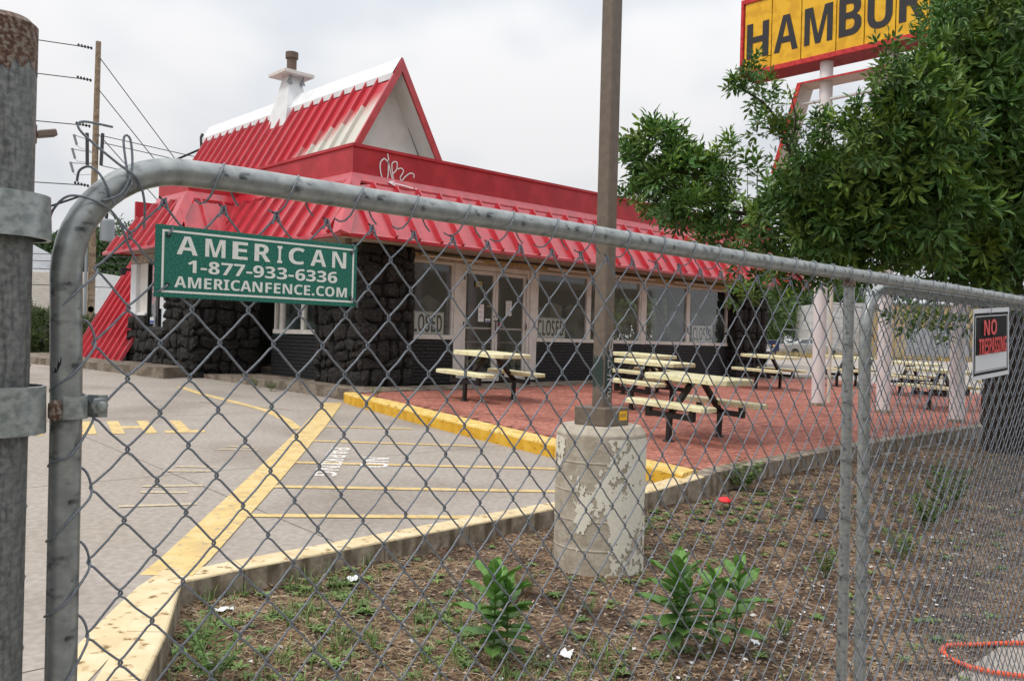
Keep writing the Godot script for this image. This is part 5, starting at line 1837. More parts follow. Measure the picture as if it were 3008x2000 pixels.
	g.lathe([Vector2(0.0, 0.014), Vector2(0.0045, 0.0135), Vector2(0.0055, 0.012), Vector2(0.0055, 0.005)], Vector3(0.112, 0.001, 0.006), 16, fwd)
	part("bolt", g, M.bright_zinc, cl)

	# green company board wired to the mesh
	var gs := thing("fence_sign", "green and white fence company board wired to the chain-link", "sign", Vector3(-10.168, 0.896, W + 0.0075))
	gs.rotation.z = 0.0
	var sw := 0.2975
	var sh := 0.0915
	g = Geo.new()
	g.box(Vector3.ZERO, Vector3(sw, sh, 0.003), Basis(), 0.0006)
	part("board", g, M.green_board, gs)
	g = Geo.new()
	var bo := 0.008
	var bt := 0.0027
	for e in [[-sw / 2 + bo, -sh / 2 + bo * 0.75, sw / 2 - bo * 0.7, -sh / 2 + bo * 0.75 + bt], [-sw / 2 + bo, sh / 2 - bo * 0.75 - bt, sw / 2 - bo * 0.7, sh / 2 - bo * 0.75], [-sw / 2 + bo, -sh / 2 + bo * 0.75 + bt, -sw / 2 + bo + bt, sh / 2 - bo * 0.75 - bt], [sw / 2 - bo * 0.7 - bt, -sh / 2 + bo * 0.75 + bt, sw / 2 - bo * 0.7, sh / 2 - bo * 0.75 - bt]]:
		g.span(Vector3(e[0], e[1], 0.0014), Vector3(e[2], e[3], 0.0019))
	part("border", g, M.board_white, gs)
	var lz := 0.0017
	var name_ := "AMERICAN"
	var lw := [0.0275, 0.0275, 0.0215, 0.024, 0.0075, 0.0245, 0.0255, 0.0235]
	var lx := -0.122
	for i in 8:
		words("letter", name_[i], 0.0235, lw[i], 0.0006, M.board_white, gs, Transform3D(Basis(), Vector3(lx + lw[i] * 0.5, 0.0215, lz)))
		lx += lw[i] + 0.0100
	words("lettering", "1-877-933-6336", 0.0165, 0.222, 0.0006, M.board_white, gs, Transform3D(Basis(), Vector3(0.004, -0.0045, lz)))
	words("lettering", "AMERICANFENCE.COM", 0.0145, 0.256, 0.0006, M.board_white, gs, Transform3D(Basis(), Vector3(0.004, -0.0255, lz)))
	for e in [[-sw / 2 + 0.016, sh / 2 - 0.013], [-sw / 2 + 0.016, -sh / 2 + 0.016], [sw / 2 - 0.010, sh / 2 - 0.012], [sw / 2 - 0.010, -sh / 2 + 0.013]]:
		g = Geo.new()
		g.lathe([Vector2(0.0, 0.0008), Vector2(0.0028, 0.0008), Vector2(0.0028, 0.0)], Vector3(e[0], e[1], 0.0014), 14, fwd)
		part("hole", g, M.dark_interior, gs)
		g = Geo.new()
		var sx: float = signf(e[0])
		var sy: float = signf(e[1])
		g.tube(PackedVector3Array([Vector3(e[0], e[1], 0.001), Vector3(e[0] + sx * 0.001, e[1] + sy * 0.001, 0.0045), Vector3(e[0] + (0.004 if sy > 0 else sx * 0.010), e[1] + sy * 0.008, 0.004), Vector3(e[0] + (0.006 if sy > 0 else sx * 0.016), e[1] + sy * 0.013, -0.004)]), 0.0014, 8)
		part("tie_wire", g, M.wire, gs)

	# no trespassing plate on the far panel, its lower corner bent
	var nt := thing("warning_sign", "black and red NO TRESPASSING plate wired to the right fence panel", "sign", Vector3(-7.305, 0.84, W + 0.010))
	nt.rotation.z = 0.062
	var curl := func(x: float, y: float) -> Vector3: return Vector3(x, y, 0.007 * pow(clampf((x + y * -0.3 + 0.02) / -0.24, 0, 1), 2) + 0.002 * sin(x * 14.0))
	var sheet := func(x0: float, y0: float, x1: float, y1: float, z: float, called: String, mat: Material):
		var q := Geo.new()
		for i in 12:
			for j in 8:
				var a: Vector3 = curl.call(lerpf(x0, x1, i / 12.0), lerpf(y0, y1, j / 8.0)); var b: Vector3 = curl.call(lerpf(x0, x1, (i + 1) / 12.0), lerpf(y0, y1, j / 8.0))
				var c: Vector3 = curl.call(lerpf(x0, x1, (i + 1) / 12.0), lerpf(y0, y1, (j + 1) / 8.0)); var d: Vector3 = curl.call(lerpf(x0, x1, i / 12.0), lerpf(y0, y1, (j + 1) / 8.0))
				var o := Vector3(0, 0, z)
				q.quad_out(a + o, b + o, c + o, d + o, Vector3.BACK)
		part(called, q, mat, nt)
	var w2 := 0.192
	var h2 := 0.126
	sheet.call(-w2, -h2, w2, h2, 0.0, "plate", M.plate_white)
	sheet.call(-w2 + 0.014, -h2 + 0.016, w2 - 0.014, h2 - 0.016, 0.0008, "print", M.plate_black)
	for e in [[-w2 + 0.024, -h2 + 0.026, w2 - 0.024, -h2 + 0.029], [-w2 + 0.024, h2 - 0.029, w2 - 0.024, h2 - 0.026], [-w2 + 0.024, -h2 + 0.029, -w2 + 0.029, h2 - 0.029], [w2 - 0.029, -h2 + 0.029, w2 - 0.024, h2 - 0.029]]:
		sheet.call(e[0], e[1], e[2], e[3], 0.0014, "border", M.plate_white)
	sheet.call(-w2 + 0.032, -h2 + 0.031, w2 - 0.034, -h2 + 0.088, 0.0016, "blank_field", M.plate_white)
	words("lettering", "NO", 0.056, 0.13, 0.001, M.print_red, nt, Transform3D(Basis(), Vector3(-0.03, 0.058, 0.008)))
	words("lettering", "TRESPASSING", 0.058, 0.285, 0.001, M.print_red, nt, Transform3D(Basis(), Vector3(-0.008, -0.008, 0.010)))
	g = Geo.new()
	g.tube(PackedVector3Array([Vector3(-0.03, h2 - 0.012, -0.005), Vector3(-0.03, h2 - 0.02, 0.006), Vector3(-0.022, h2 - 0.008, 0.009), Vector3(-0.02, h2 + 0.008, 0.004), Vector3(-0.03, h2 + 0.012, -0.006)]), 0.0015, 8)
	part("tie_wire", g, M.wire, nt)


# ---------------------------------------------------------------- leaves and plants
func leaf(g: Geo, o: Vector3, d: Vector3, up: Vector3, l: float, w: float, droop := 0.15, fold := 0.25) -> void:
	# a pointed leaf folded along its midrib and bent down towards the tip
	var s := d.cross(up).normalized()
	var u := s.cross(d).normalized()
	var m1 := o + d * l * 0.38
	var m2 := o + d * l * 0.72 - u * droop * l * 0.35
	var tip := o + d * l - u * droop * l
	var e := u * fold * w
	var a1 := m1 + s * w * 0.5 + e
	var b1 := m1 - s * w * 0.5 + e
	var a2 := m2 + s * w * 0.36 + e * 0.8
	var b2 := m2 - s * w * 0.36 + e * 0.8
	g.tri_out(o, a1, m1, u); g.tri_out(o, m1, b1, u)
	g.quad_out(m1, a1, a2, m2, u); g.quad_out(m1, m2, b2, b1, u)
	g.tri_out(m2, a2, tip, u); g.tri_out(m2, tip, b2, u)


func rand_dir() -> Vector3:
	var z := rng.randf_range(-1, 1)
	var a := rng.randf() * TAU
	var r := sqrt(1 - z * z)
	return Vector3(r * cos(a), z, r * sin(a))


func spray_mesh(size: float, fine: bool) -> ArrayMesh:
	# a twig end with several compound leaves, pointing along +y
	var g := Geo.new()
	g.col = Color(0.5, 0.36, 0.26)
	g.tube(PackedVector3Array([Vector3.ZERO, Vector3(0.01, 0.12, 0.0) * size, Vector3(0, 0.24, 0.01) * size]), 0.004 * size, 3, false)
	for k in 6:
		var a := k * 2.4 + rng.randf() * 0.5
		var y := (0.06 + 0.036 * k) * size
		var spread := lerpf(1.15, 0.35, k / 5.0)
		var d := Vector3(cos(a) * sin(spread), cos(spread), sin(a) * sin(spread))
		var l := 0.22 * size * rng.randf_range(0.8, 1.15)
		var base := Vector3(0, y, 0)
		var side := d.cross(Vector3.UP if absf(d.y) < 0.9 else Vector3.RIGHT).normalized()
		var up := side.cross(d).normalized()
		if up.y < 0: up = -up
		var n := 3 if fine else 2
		for j in n:
			var p := base + d * l * (0.35 + 0.5 * j / n) - Vector3.UP * 0.02 * size * j
			for sd in [-1.0, 1.0]:
				var v := rng.randf_range(0.75, 1.1)
				g.col = Color(v, v, v)
				leaf(g, p, (d * 0.75 + side * sd * 0.75).normalized(), up, rng.randf_range(0.115, 0.155) * size, rng.randf_range(0.032, 0.046) * size, rng.randf_range(0.05, 0.35))
		g.col = Color(1.05, 1.05, 1.0)
		leaf(g, base + d * l * 0.85, d, up, 0.155 * size, 0.044 * size, 0.2)
	return g.mesh()


func limb(g: Geo, pts: Array, r0: float, r1: float, sides := 10) -> void:
	var cv := Curve3D.new()
	for i in pts.size():
		var t: Vector3 = (pts[mini(i + 1, pts.size() - 1)] - pts[maxi(i - 1, 0)]) / 6.0
		cv.add_point(pts[i], -t, t)
	cv.bake_interval = 0.16
	var p := cv.get_baked_points()
	var r := PackedFloat32Array()
	for i in p.size():
		r.append(lerpf(r0, r1, float(i) / (p.size() - 1)) * (1.0 + 0.06 * grain.get_noise_2d(i * 0.7, r0 * 50)))
		if i > 0 and i < p.size() - 1:
			p[i] += Vector3(grain.get_noise_2d(i * 0.4, 3), grain.get_noise_2d(i * 0.4, 7), grain.get_noise_2d(i * 0.4, 11)) * r[i] * 0.4
	g.tube(p, r, sides)


const CLUMPS := [[-1.89,3.16,6.00,0.41],[-1.71,2.80,6.17,0.47],[-1.48,2.87,6.39,0.34],[-2.03,2.59,5.86,0.30],[-2.14,3.15,5.76,0.19],[-2.04,2.32,6.55,0.33],[-1.80,2.13,6.78,0.25],[-1.65,2.34,6.91,0.37],[-1.87,1.76,7.39,0.31],[-2.18,1.42,7.79,0.19],[-2.39,1.30,7.59,0.15],[-1.72,2.74,6.85,0.21],[-3.27,3.46,8.13,0.17],[-3.17,3.30,8.22,0.17],[-3.32,3.29,8.09,0.11],[-3.01,3.09,8.38,0.15],[-3.15,2.88,8.24,0.18],[-2.96,2.79,8.43,0.25],[-2.77,3.00,8.61,0.15],[-2.84,2.79,8.82,0.23],[-2.76,2.60,8.61,0.25],[-2.34,2.39,8.33,0.39],[-2.14,2.17,7.83,0.37],[-2.23,2.14,8.43,0.46],[-2.89,2.91,9.18,0.25],[-3.02,3.20,9.33,0.11],[-3.02,3.44,9.34,0.08],[-2.61,3.33,9.45,0.19],[-2.48,3.55,9.57,0.22],[-2.06,3.95,9.56,0.26],[-2.70,3.08,9.36,0.25],[-2.87,2.66,9.20,0.31],[-2.37,2.41,8.98,0.40],[-1.87,2.02,8.77,0.46]]
const CLUMPS_B := [[-1.81,1.84,8.14,0.41],[-2.51,3.02,9.54,0.41],[-2.24,2.62,9.38,0.49],[-1.72,2.17,9.19,0.55],[-1.52,4.07,9.65,0.40],[-1.37,3.60,9.51,0.48],[-1.15,3.10,9.45,0.56],[-0.58,2.63,9.30,0.59],[-0.06,2.10,9.11,0.59],[-0.29,4.35,9.58,0.56],[-0.28,3.72,9.59,0.63],[-0.21,3.09,9.65,0.63],[0.35,2.59,9.50,0.63],[0.86,2.10,9.29,0.62],[-1.26,1.68,8.66,0.32],[-0.31,1.70,8.87,0.33],[-1.59,1.67,8.35,0.28],[-1.99,1.65,7.97,0.24],[1.61,3.42,7.93,0.80],[3.40,4.53,8.25,0.97],[3.13,3.00,8.00,1.12],[1.21,2.94,7.55,0.75],[0.22,2.74,7.31,0.58],[3.97,3.54,8.79,1.27],[3.56,5.66,8.40,0.86],[-2.11,1.09,9.24,0.10],[-1.96,1.03,9.38,0.13],[-1.77,1.04,9.56,0.12],[1.81,4.63,9.49,0.86],[1.83,3.55,9.51,0.95],[1.78,2.47,9.47,0.86],[-0.62,5.08,9.26,0.48],[0.80,5.67,9.22,0.82],[1.72,5.70,9.41,0.95]]
var far_sprays := []


func build_tree() -> void:
	var t := thing("ash_tree", "big leafy ash tree in the planting bed at the right, overhanging the roadside sign", "tree")
	var g := Geo.new()
	var l1 := [Vector3(2.62, -0.75, 8.80), Vector3(2.50, 0.0, 8.78), Vector3(2.44, 0.97, 8.72), Vector3(1.71, 1.85, 8.72), Vector3(0.32, 2.41, 8.78), Vector3(-0.77, 2.85, 9.12), Vector3(-1.28, 3.38, 9.32)]
	limb(g, [Vector3(2.66, -0.85, 8.80), Vector3(2.56, -0.4, 8.79), Vector3(2.48, 0.3, 8.75), Vector3(2.44, 0.97, 8.72), Vector3(2.4, 1.7, 8.7)], 0.36, 0.24, 18)
	part("trunk", g, M.bark, t)
	for l in [[l1.slice(2), 0.2, 0.03], [[Vector3(1.71, 1.85, 8.72), Vector3(0.03, 1.99, 8.50), Vector3(-1.54, 2.23, 8.39), Vector3(-2.82, 2.62, 8.43), Vector3(-3.11, 3.12, 8.28), Vector3(-3.44, 3.39, 7.97)], 0.09, 0.006], [[Vector3(0.32, 2.41, 8.78), Vector3(-0.78, 2.47, 8.43), Vector3(-1.45, 2.31, 7.52), Vector3(-1.67, 2.58, 6.48), Vector3(-1.98, 3.07, 5.91)], 0.06, 0.008], [[Vector3(-0.77, 2.85, 9.12), Vector3(-2.17, 3.05, 9.18), Vector3(-2.80, 3.54, 9.27)], 0.04, 0.008],
			[[Vector3(2.4, 1.6, 8.7), Vector3(2.22, 2.32, 9.0), Vector3(1.5, 3.6, 9.1), Vector3(0.6, 4.8, 9.0)], 0.16, 0.03], [[Vector3(2.4, 1.6, 8.7), Vector3(2.9, 2.8, 8.4), Vector3(3.2, 4.2, 8.2), Vector3(3.4, 5.6, 8.3)], 0.17, 0.03], [[Vector3(-2.6, 2.55, 8.43), Vector3(-2.70, 2.87, 8.68), Vector3(-2.77, 3.05, 8.88)], 0.018, 0.005], [[Vector3(-1.0, 1.95, 9.0), Vector3(-1.80, 1.34, 9.39), Vector3(-1.91, 1.03, 9.42)], 0.012, 0.004], [[Vector3(2.3, 2.0, 8.8), Vector3(1.4, 2.6, 8.1), Vector3(0.6, 3.0, 7.5)], 0.1, 0.02], [[Vector3(-1.67, 2.58, 6.48), Vector3(-1.9, 2.4, 6.3), Vector3(-2.1, 2.2, 6.5)], 0.015, 0.004], [[Vector3(-2.0, 2.35, 8.4), Vector3(-2.6, 2.5, 8.8), Vector3(-2.95, 2.5, 9.1)], 0.02, 0.004], [[Vector3(-2.9, 2.7, 8.4), Vector3(-3.0, 3.0, 8.5), Vector3(-3.05, 3.3, 8.45)], 0.012, 0.004]]:
		g = Geo.new()
		limb(g, l[0], l[1], l[2])
		part("branch", g, M.bark, t)
	var kinds := []
	for k in 4: kinds.append(spray_mesh(1.0, true))
	far_sprays = [spray_mesh(3.2, false), spray_mesh(3.2, false)]
	var xf := [[], [], [], []]
	var cs := [[], [], [], []]
	var add := func(p: Vector3, d: Vector3, s: float, bright: float):
		var k := rng.randi() % 4
		var y := (d + rand_dir() * 0.35).normalized()
		var x := y.cross(rand_dir()).normalized()
		xf[k].append(Transform3D(Basis(x, y, x.cross(y)).scaled(Vector3.ONE * s), p))
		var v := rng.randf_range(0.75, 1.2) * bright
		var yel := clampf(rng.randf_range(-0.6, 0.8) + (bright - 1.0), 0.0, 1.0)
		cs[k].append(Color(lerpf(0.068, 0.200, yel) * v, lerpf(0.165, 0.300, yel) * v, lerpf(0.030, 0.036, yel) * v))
	for c in CLUMPS + CLUMPS_B:
		var o := Vector3(c[0], c[1], c[2])
		var r: float = c[3]
		var sc := clampf(r * 1.9, 0.5, 0.95)
		var rin := maxf(0.02, r - 0.20 * sc)
		var n := int(clampf(46.0 * pow(r / 0.42, 2.0), 5, 240))
		for i in n:
			var d := (rand_dir() + Vector3(0, 0.2, 0)).normalized()
			var q := pow(rng.randf(), 0.4)
			var p := o + d * rin * q
			var out := (d * 0.8 + Vector3(-0.1, 0.3, 0.1) + rand_dir() * 0.45).normalized()
			add.call(p, out, sc * rng.randf_range(0.8, 1.1), rng.randf_range(0.75, 1.05) + 0.5 * maxf(d.y, 0.0) * q)  # leaves atop each clump coloured brighter, imitating light from above
	# thin sprigs of new growth above the left lobe
	for q in [[-1.72, 3.10, 6.85], [-1.60, 3.06, 6.95], [-1.66, 3.18, 6.9], [-1.40, 2.98, 7.0], [-1.35, 3.0, 7.1], [-1.25, 2.85, 7.05], [-1.15, 2.75, 7.2]]:
		for k in 2:
			add.call(Vector3(q[0], q[1] - 0.1 * k, q[2]), Vector3(rng.randf_range(-0.3, 0.3), 1, 0), 0.62, 1.5)
		g = Geo.new()
		limb(g, [Vector3(q[0] + 0.02, q[1] - 0.45, q[2]), Vector3(q[0], q[1] - 0.2, q[2]), Vector3(q[0], q[1] + 0.1, q[2])], 0.006, 0.002, 5)
		part("twig", g, M.bark, t)
	for k in 4:
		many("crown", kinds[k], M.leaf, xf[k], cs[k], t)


func milkweed(at: Vector3, stems: Array, label: String) -> void:
	# stems: [lean x, lean z, height, pairs of leaves]
	var t := thing("milkweed", label, "weed", at, 0, "milkweed plants behind the fence")
	for s in stems:
		var h: float = s[2]
		var tip := Vector3(s[0], h, s[1])
		var base := Vector3(s[0] * 0.25 + s[4], -0.02, s[1] * 0.25)
		var pts := [base, base.lerp(tip, 0.5) + Vector3(0.004, 0, 0.003), tip]
		var g := Geo.new()
		g.col = Color(0.10, 0.16, 0.035)
		limb(g, pts, 0.0062, 0.0035, 7)
		part("stem", g, M.stem, t)
		var n: int = s[3]
		for k in n:
			var u := lerpf(0.28, 1.0, pow(float(k) / (n - 1), 0.85))
			var p := base.lerp(tip, u)
			var a: float = k * PI / 2 + rng.randf_range(-0.25, 0.25) + s[0] * 30
			for q in 2:
				var el := lerpf(0.05, 1.12, pow(u, 2.2)) + rng.randf_range(-0.12, 0.12)
				var aa: float = a + q * PI
				var d := Vector3(cos(aa) * cos(el), sin(el), sin(aa) * cos(el))
				var l := lerpf(0.15, 0.20, sin(u * PI)) * rng.randf_range(0.85, 1.1) * h / 0.42
				if u > 0.95: l *= 0.8
				var side := d.cross(Vector3.UP).normalized()
				var up := side.cross(d).normalized()
				var lg := Geo.new()
				var v := lerpf(0.65, 1.15, u) * rng.randf_range(0.9, 1.1)
				var w := l * rng.randf_range(0.46, 0.55)
				var seg := 7
				for sd in [-1.0, 1.0]:
					for m in seg:
						var f0 := float(m) / seg
						var f1 := float(m + 1) / seg
						var ctr := func(f: float) -> Vector3: return p + d * l * f - up * l * 0.16 * f * f
						var edge := func(f: float) -> Vector3:
							return ctr.call(f) + side * sd * w * 0.5 * pow(sin(PI * pow(f, 0.8)), 0.7) + up * (0.16 * w + 0.004 * sin(f * 17.0 + sd))
						lg.col = Color(0.115 * v, 0.245 * v, 0.050 * v)
						var c0: Vector3 = ctr.call(f0); var c1: Vector3 = ctr.call(f1)
						lg.quad_out(c0 + side * sd * 0.0016, edge.call(f0), edge.call(f1), c1 + side * sd * 0.0014, up)
						lg.col = Color(0.25 * v, 0.34 * v, 0.13 * v)
						lg.quad_out(c0 - up * 0.0006, c0 + side * sd * 0.0016, c1 + side * sd * 0.0014, c1 - up * 0.0006, up)
				part("leaf", lg, M.leaf, t)


func small_weed(at: Vector3, label: String, size: float, n: int, colour: Color, red := 0.0, group := "") -> void:
	# stems with feathery compound leaves
	var t := thing("weed", label, "weed", at, rng.randf() * TAU, group)
	var st := Geo.new()
	var lg := Geo.new()
	for k in n:
		var a := TAU * k / n + rng.randf()
		var el := rng.randf_range(0.75, 1.35)
		var d := Vector3(cos(a) * cos(el), sin(el), sin(a) * cos(el))
		var l := size * rng.randf_range(0.6, 1.0)
		st.col = colour.lerp(Color(0.16, 0.05, 0.03), red)
		st.tube(PackedVector3Array([Vector3(0, -0.01, 0), d * l * 0.5, d * l]), 0.0022, 5)
		for j in 7:
			var p := d * l * lerpf(0.3, 1.0, j / 6.0)
			for sd in [-1.0, 1.0]:
				var side := d.cross(Vector3.UP).normalized()
				var v := rng.randf_range(0.75, 1.2)
				lg.col = Color(colour.r * v, colour.g * v, colour.b * v).lerp(Color(0.14, 0.05, 0.02), red * rng.randf())
				leaf(lg, p, (side * sd + d * 0.5 + Vector3(0, rng.randf_range(-0.3, 0.3), 0)).normalized(), Vector3.UP, size * rng.randf_range(0.17, 0.27), size * 0.085, 0.2)
	part("stem", st, M.stem, t)
	part("foliage", lg, M.leaf, t)


func build_bed_plants() -> void:
	milkweed(Vector3(-7.93, bed_top(-7.93, 9.75), 9.75), [[-0.02, 0.0, 0.42, 9, -0.02], [0.05, 0.02, 0.36, 8, 0.035]], "leafy milkweed with two stems, leftmost of the milkweeds behind the mesh")
	milkweed(Vector3(-7.10, bed_top(-7.10, 10.19), 10.19), [[-0.015, 0.0, 0.43, 10, -0.01], [0.03, 0.02, 0.36, 7, 0.02]], "tall broad-leaved milkweed, middle one of the milkweeds behind the mesh")
	milkweed(Vector3(-6.90, bed_top(-6.90, 10.28), 10.28), [[-0.04, 0.01, 0.37, 6, 0.0]], "thin single-stemmed milkweed between two leafier milkweeds")
	milkweed(Vector3(-6.82, bed_top(-6.82, 10.33), 10.33), [[0.05, 0.0, 0.40, 6, 0.0]], "loose milkweed leaning right, rightmost of the milkweeds behind the mesh")
	var gr := Color(0.085, 0.165, 0.030)
	for q in [[-7.08, 9.09, "reddish feathery seedling in front of the concrete lamp base", 0.20, 5, 0.8], [-5.12, 9.98, "feathery green weed behind the brace pipe of the fence", 0.24, 6, 0.15], [-3.30, 8.22, "bushy green weed at the end of the yellow kerb", 0.34, 9, 0.0], [-6.4, 10.38, "small green weed right of the milkweeds, near the sidewalk", 0.16, 5, 0.0], [-5.45, 8.65, "olive seedling beside the dry grass right of the lamp base", 0.26, 6, 0.3], [-6.98, 9.5, "tiny light green seedling between the lamp base and the milkweeds", 0.10, 4, 0.0],
			[-8.93, 8.75, "leafy weed growing against the yellow kerb corner", 0.20, 6, 0.0], [-9.05, 9.15, "taller leafy weed against the yellow kerb near the gate", 0.26, 7, 0.0], [-4.2, 10.1, "broad green weed seen through the double mesh", 0.26, 7, 0.0], [-3.2, 9.9, "spreading green weed right of the broad weed in the double mesh", 0.34, 9, 0.0], [-2.2, 9.7, "dark bushy weed near the tree trunk", 0.42, 10, 0.0]]:
		small_weed(Vector3(q[0], bed_top(q[0], q[1]), q[1]), q[2], q[3], q[4], gr.lerp(Color(0.09, 0.10, 0.03), q[5] * 0.6), q[5])
	for q in [[-3.05, -2.35, "weed tuft in the gutter, left one below the dark left wall"], [-3.28, -1.55, "weed tuft in the gutter, middle one below the dark left wall"], [-3.25, -1.0, "weed tuft in the gutter, right one below the dark left wall"]]:
		small_weed(Vector3(q[0] - 0.16, lot_h(0, q[1]), q[1]), q[2], 0.2, 7, gr, 0.0, "weeds in the gutter of the walk")
	small_weed(Vector3(-3.36, lot_h(0, 2.9), 2.5), "weed tuft in the gutter below the yellow kerb", 0.16, 7, gr)
	small_weed(Vector3(-3.02, patio_h(0, 1.8), 1.6), "little weed on the bricks just inside the yellow kerb", 0.22, 4, gr)
	# ground cover, grass, straw, chips: what nobody could count
	var kit := place("ground_litter")
	var blade := Geo.new()
	for k in 5:
		var a := k * 1.3
		var d := Vector3(cos(a) * 0.35, 1, sin(a) * 0.35)
		var s := Vector3(-sin(a), 0, cos(a)) * 0.0022
		var o := Vector3(cos(a * 3), 0, sin(a * 3)) * 0.008
		var m := o + d * 0.05
		var tp := o + d * 0.09 + Vector3(cos(a), -0.2, sin(a)) * 0.03
		blade.quad_out(o - s, o + s, m + s * 0.8, m - s * 0.8, Vector3(cos(a), 0.2, sin(a)))
		blade.tri_out(m - s * 0.8, m + s * 0.8, tp, Vector3(cos(a), 0.2, sin(a)))
	var rosette := Geo.new()
	for k in 7:
		var a := k * 0.9
		var el := 0.3 + 0.12 * (k % 3)
		leaf(rosette, Vector3.ZERO, Vector3(cos(a) * cos(el), sin(el), sin(a) * cos(el)), Vector3.UP, 0.05, 0.014, 0.2)
	var straw := Geo.new()
	var p := PackedVector3Array()
	for k in 5: p.append(Vector3(-0.06 + 0.03 * k, 0.006 * sin(k * 1.3), 0.008 * cos(k * 1.7)))
	straw.tube(p, 0.0011, 3, false)
	var curl := Geo.new()
	p = PackedVector3Array()
	for k in 7: p.append(Vector3(0.035 * sin(k * 0.6), 0.01 + 0.008 * sin(k * 1.1), 0.035 * cos(k * 0.6) + 0.006 * k))
	curl.tube(p, 0.0012, 3, false)
	var chip := Geo.new()
	chip.box(Vector3.ZERO, Vector3(0.03, 0.004, 0.009), Basis(Vector3(0, 0, 1), 0.1), 0.001)
	var dead := Geo.new()
	leaf(dead, Vector3(-0.02, 0, 0), Vector3.RIGHT, Vector3.UP, 0.045, 0.016, -0.15, 0.45)
	var pebble := Geo.new()
	pebble.lathe([Vector2(0, 0.006), Vector2(0.006, 0.004), Vector2(0.008, 0), Vector2(0.004, -0.004)], Vector3.ZERO, 6)
	var scrap := Geo.new()
	scrap.quad(Vector3(-0.012, 0, 0.008), Vector3(0.0, 0.004, 0.01), Vector3(0.002, 0.006, -0.008), Vector3(-0.012, 0.001, -0.007))
	scrap.quad(Vector3(0.0, 0.004, 0.01), Vector3(0.014, 0.0, 0.007), Vector3(0.012, 0.003, -0.008), Vector3(0.002, 0.006, -0.008))
	var spread := func(called: String, g: Geo, mat: Material, n: int, cols: Array, lo: float, hi: float, where: Callable, flat_: bool, lift := 0.003):
		var xf := []
		var cs := []
		var tries := 0
		while xf.size() < n and tries < n * 12:
			tries += 1
			var u := pow(rng.randf(), 1.7)
			var x := -9.9 + 19.0 * u
			var z := rng.randf_range(7.95, 11.25)
			if x < -8.66 - (z - 8.0) * 0.55: continue
			if z < 8.02 + 0.16 * smoothstep(-5.2, -3.9, x) * (1.0 - smoothstep(-2.6, -1.0, x)): continue
			if Vector2(x + 6.185, z - 8.87).length() < 0.31: continue
			if rng.randf() > where.call(x, z): continue
			var b := Basis(Vector3.UP, rng.randf() * TAU)
			if flat_: b = Basis(rand_dir().cross(Vector3.UP).normalized(), rng.randf_range(-0.4, 0.4)) * b
			xf.append(Transform3D(b.scaled(Vector3.ONE * rng.randf_range(lo, hi)), Vector3(x, bed_top(x, z) + lift, z)))
			var c: Color = cols[rng.randi() % cols.size()]
			var v := rng.randf_range(0.75, 1.2)
			cs.append(Color(c.r * v, c.g * v, c.b * v))
		many(called, g.mesh(), mat, xf, cs, kit)
	var tan_ := [Color(0.52, 0.40, 0.24), Color(0.44, 0.31, 0.17), Color(0.6, 0.50, 0.34), Color(0.36, 0.23, 0.12)]
	var brown := [Color(0.22, 0.145, 0.09), Color(0.32, 0.21, 0.13), Color(0.13, 0.085, 0.06), Color(0.42, 0.34, 0.25), Color(0.30, 0.27, 0.24)]
	var green := [Color(0.12, 0.21, 0.045), Color(0.15, 0.24, 0.06), Color(0.09, 0.165, 0.035)]
	var all := func(_x, _z): return 1.0
	var dry := func(x, z): return clampf(0.25 + 1.3 * grain.get_noise_2d(x * 0.9 + 4, z * 1.1) + (0.5 if x < -7.2 else 0.0), 0.08, 1.0)
	var west := func(x, z): return clampf(1.5 - absf(x + 8.2) * 1.1, 0, 1) * clampf(0.45 + 2.0 * grain.get_noise_2d(x * 1.6, z * 1.6 + 3), 0, 1)
	var patch := func(x, z): return clampf(1.2 - Vector2((x + 4.1) * 0.8, (z - 8.55) * 2.0).length(), 0, 1) + clampf(0.10 + 0.6 * grain.get_noise_2d(x * 1.9 + 20, z * 1.9), 0, 0.25)
	spread.call("straw", straw, M.litter, 9000, tan_, 0.5, 1.5, dry, true)
	spread.call("curled_grass", curl, M.litter, 5000, tan_, 0.6, 1.4, dry, true, 0.004)
	spread.call("bark_chips", chip, M.litter, 16000, brown, 0.25, 1.3, all, true)
	spread.call("dead_leaves", dead, M.litter, 8000, brown, 0.35, 1.3, all, true, 0.005)
	spread.call("pebbles", pebble, M.litter, 3000, [Color(0.3, 0.26, 0.22), Color(0.2, 0.16, 0.13), Color(0.4, 0.35, 0.3)], 0.4, 1.2, all, false, 0.0)
	spread.call("paper_bits", scrap, M.litter, 700, [Color(0.62, 0.62, 0.62), Color(0.5, 0.49, 0.48)], 0.5, 1.5, func(x, z): return 0.14 + 0.86 * smoothstep(9.0, 10.6, z), true, 0.008)
	spread.call("grass", blade, M.leaf, 620, green, 0.6, 1.4, west, false, 0.0)
	spread.call("small_weeds", rosette, M.leaf, 900, green, 0.5, 1.4, func(x, z): return maxf(west.call(x, z), patch.call(x, z)), false, 0.004)
	# a few single things lying there
	var bits := [["paper_scrap", "crumpled white paper by the inner corner of the yellow kerb", "paper", Vector3(-8.62, 0, 8.33), 0.045], ["paper_scrap", "torn white paper scrap on the mulch below the kerb face", "paper", Vector3(-7.78, 0, 8.30), 0.05], ["paper_scrap", "grey paper wrapper on the mulch right of the first milkweed", "paper", Vector3(-7.55, 0, 9.85), 0.05], ["paper_scrap", "white paper scrap near the sidewalk, by the rightmost milkweed", "paper", Vector3(-6.62, 0, 10.35), 0.035]]
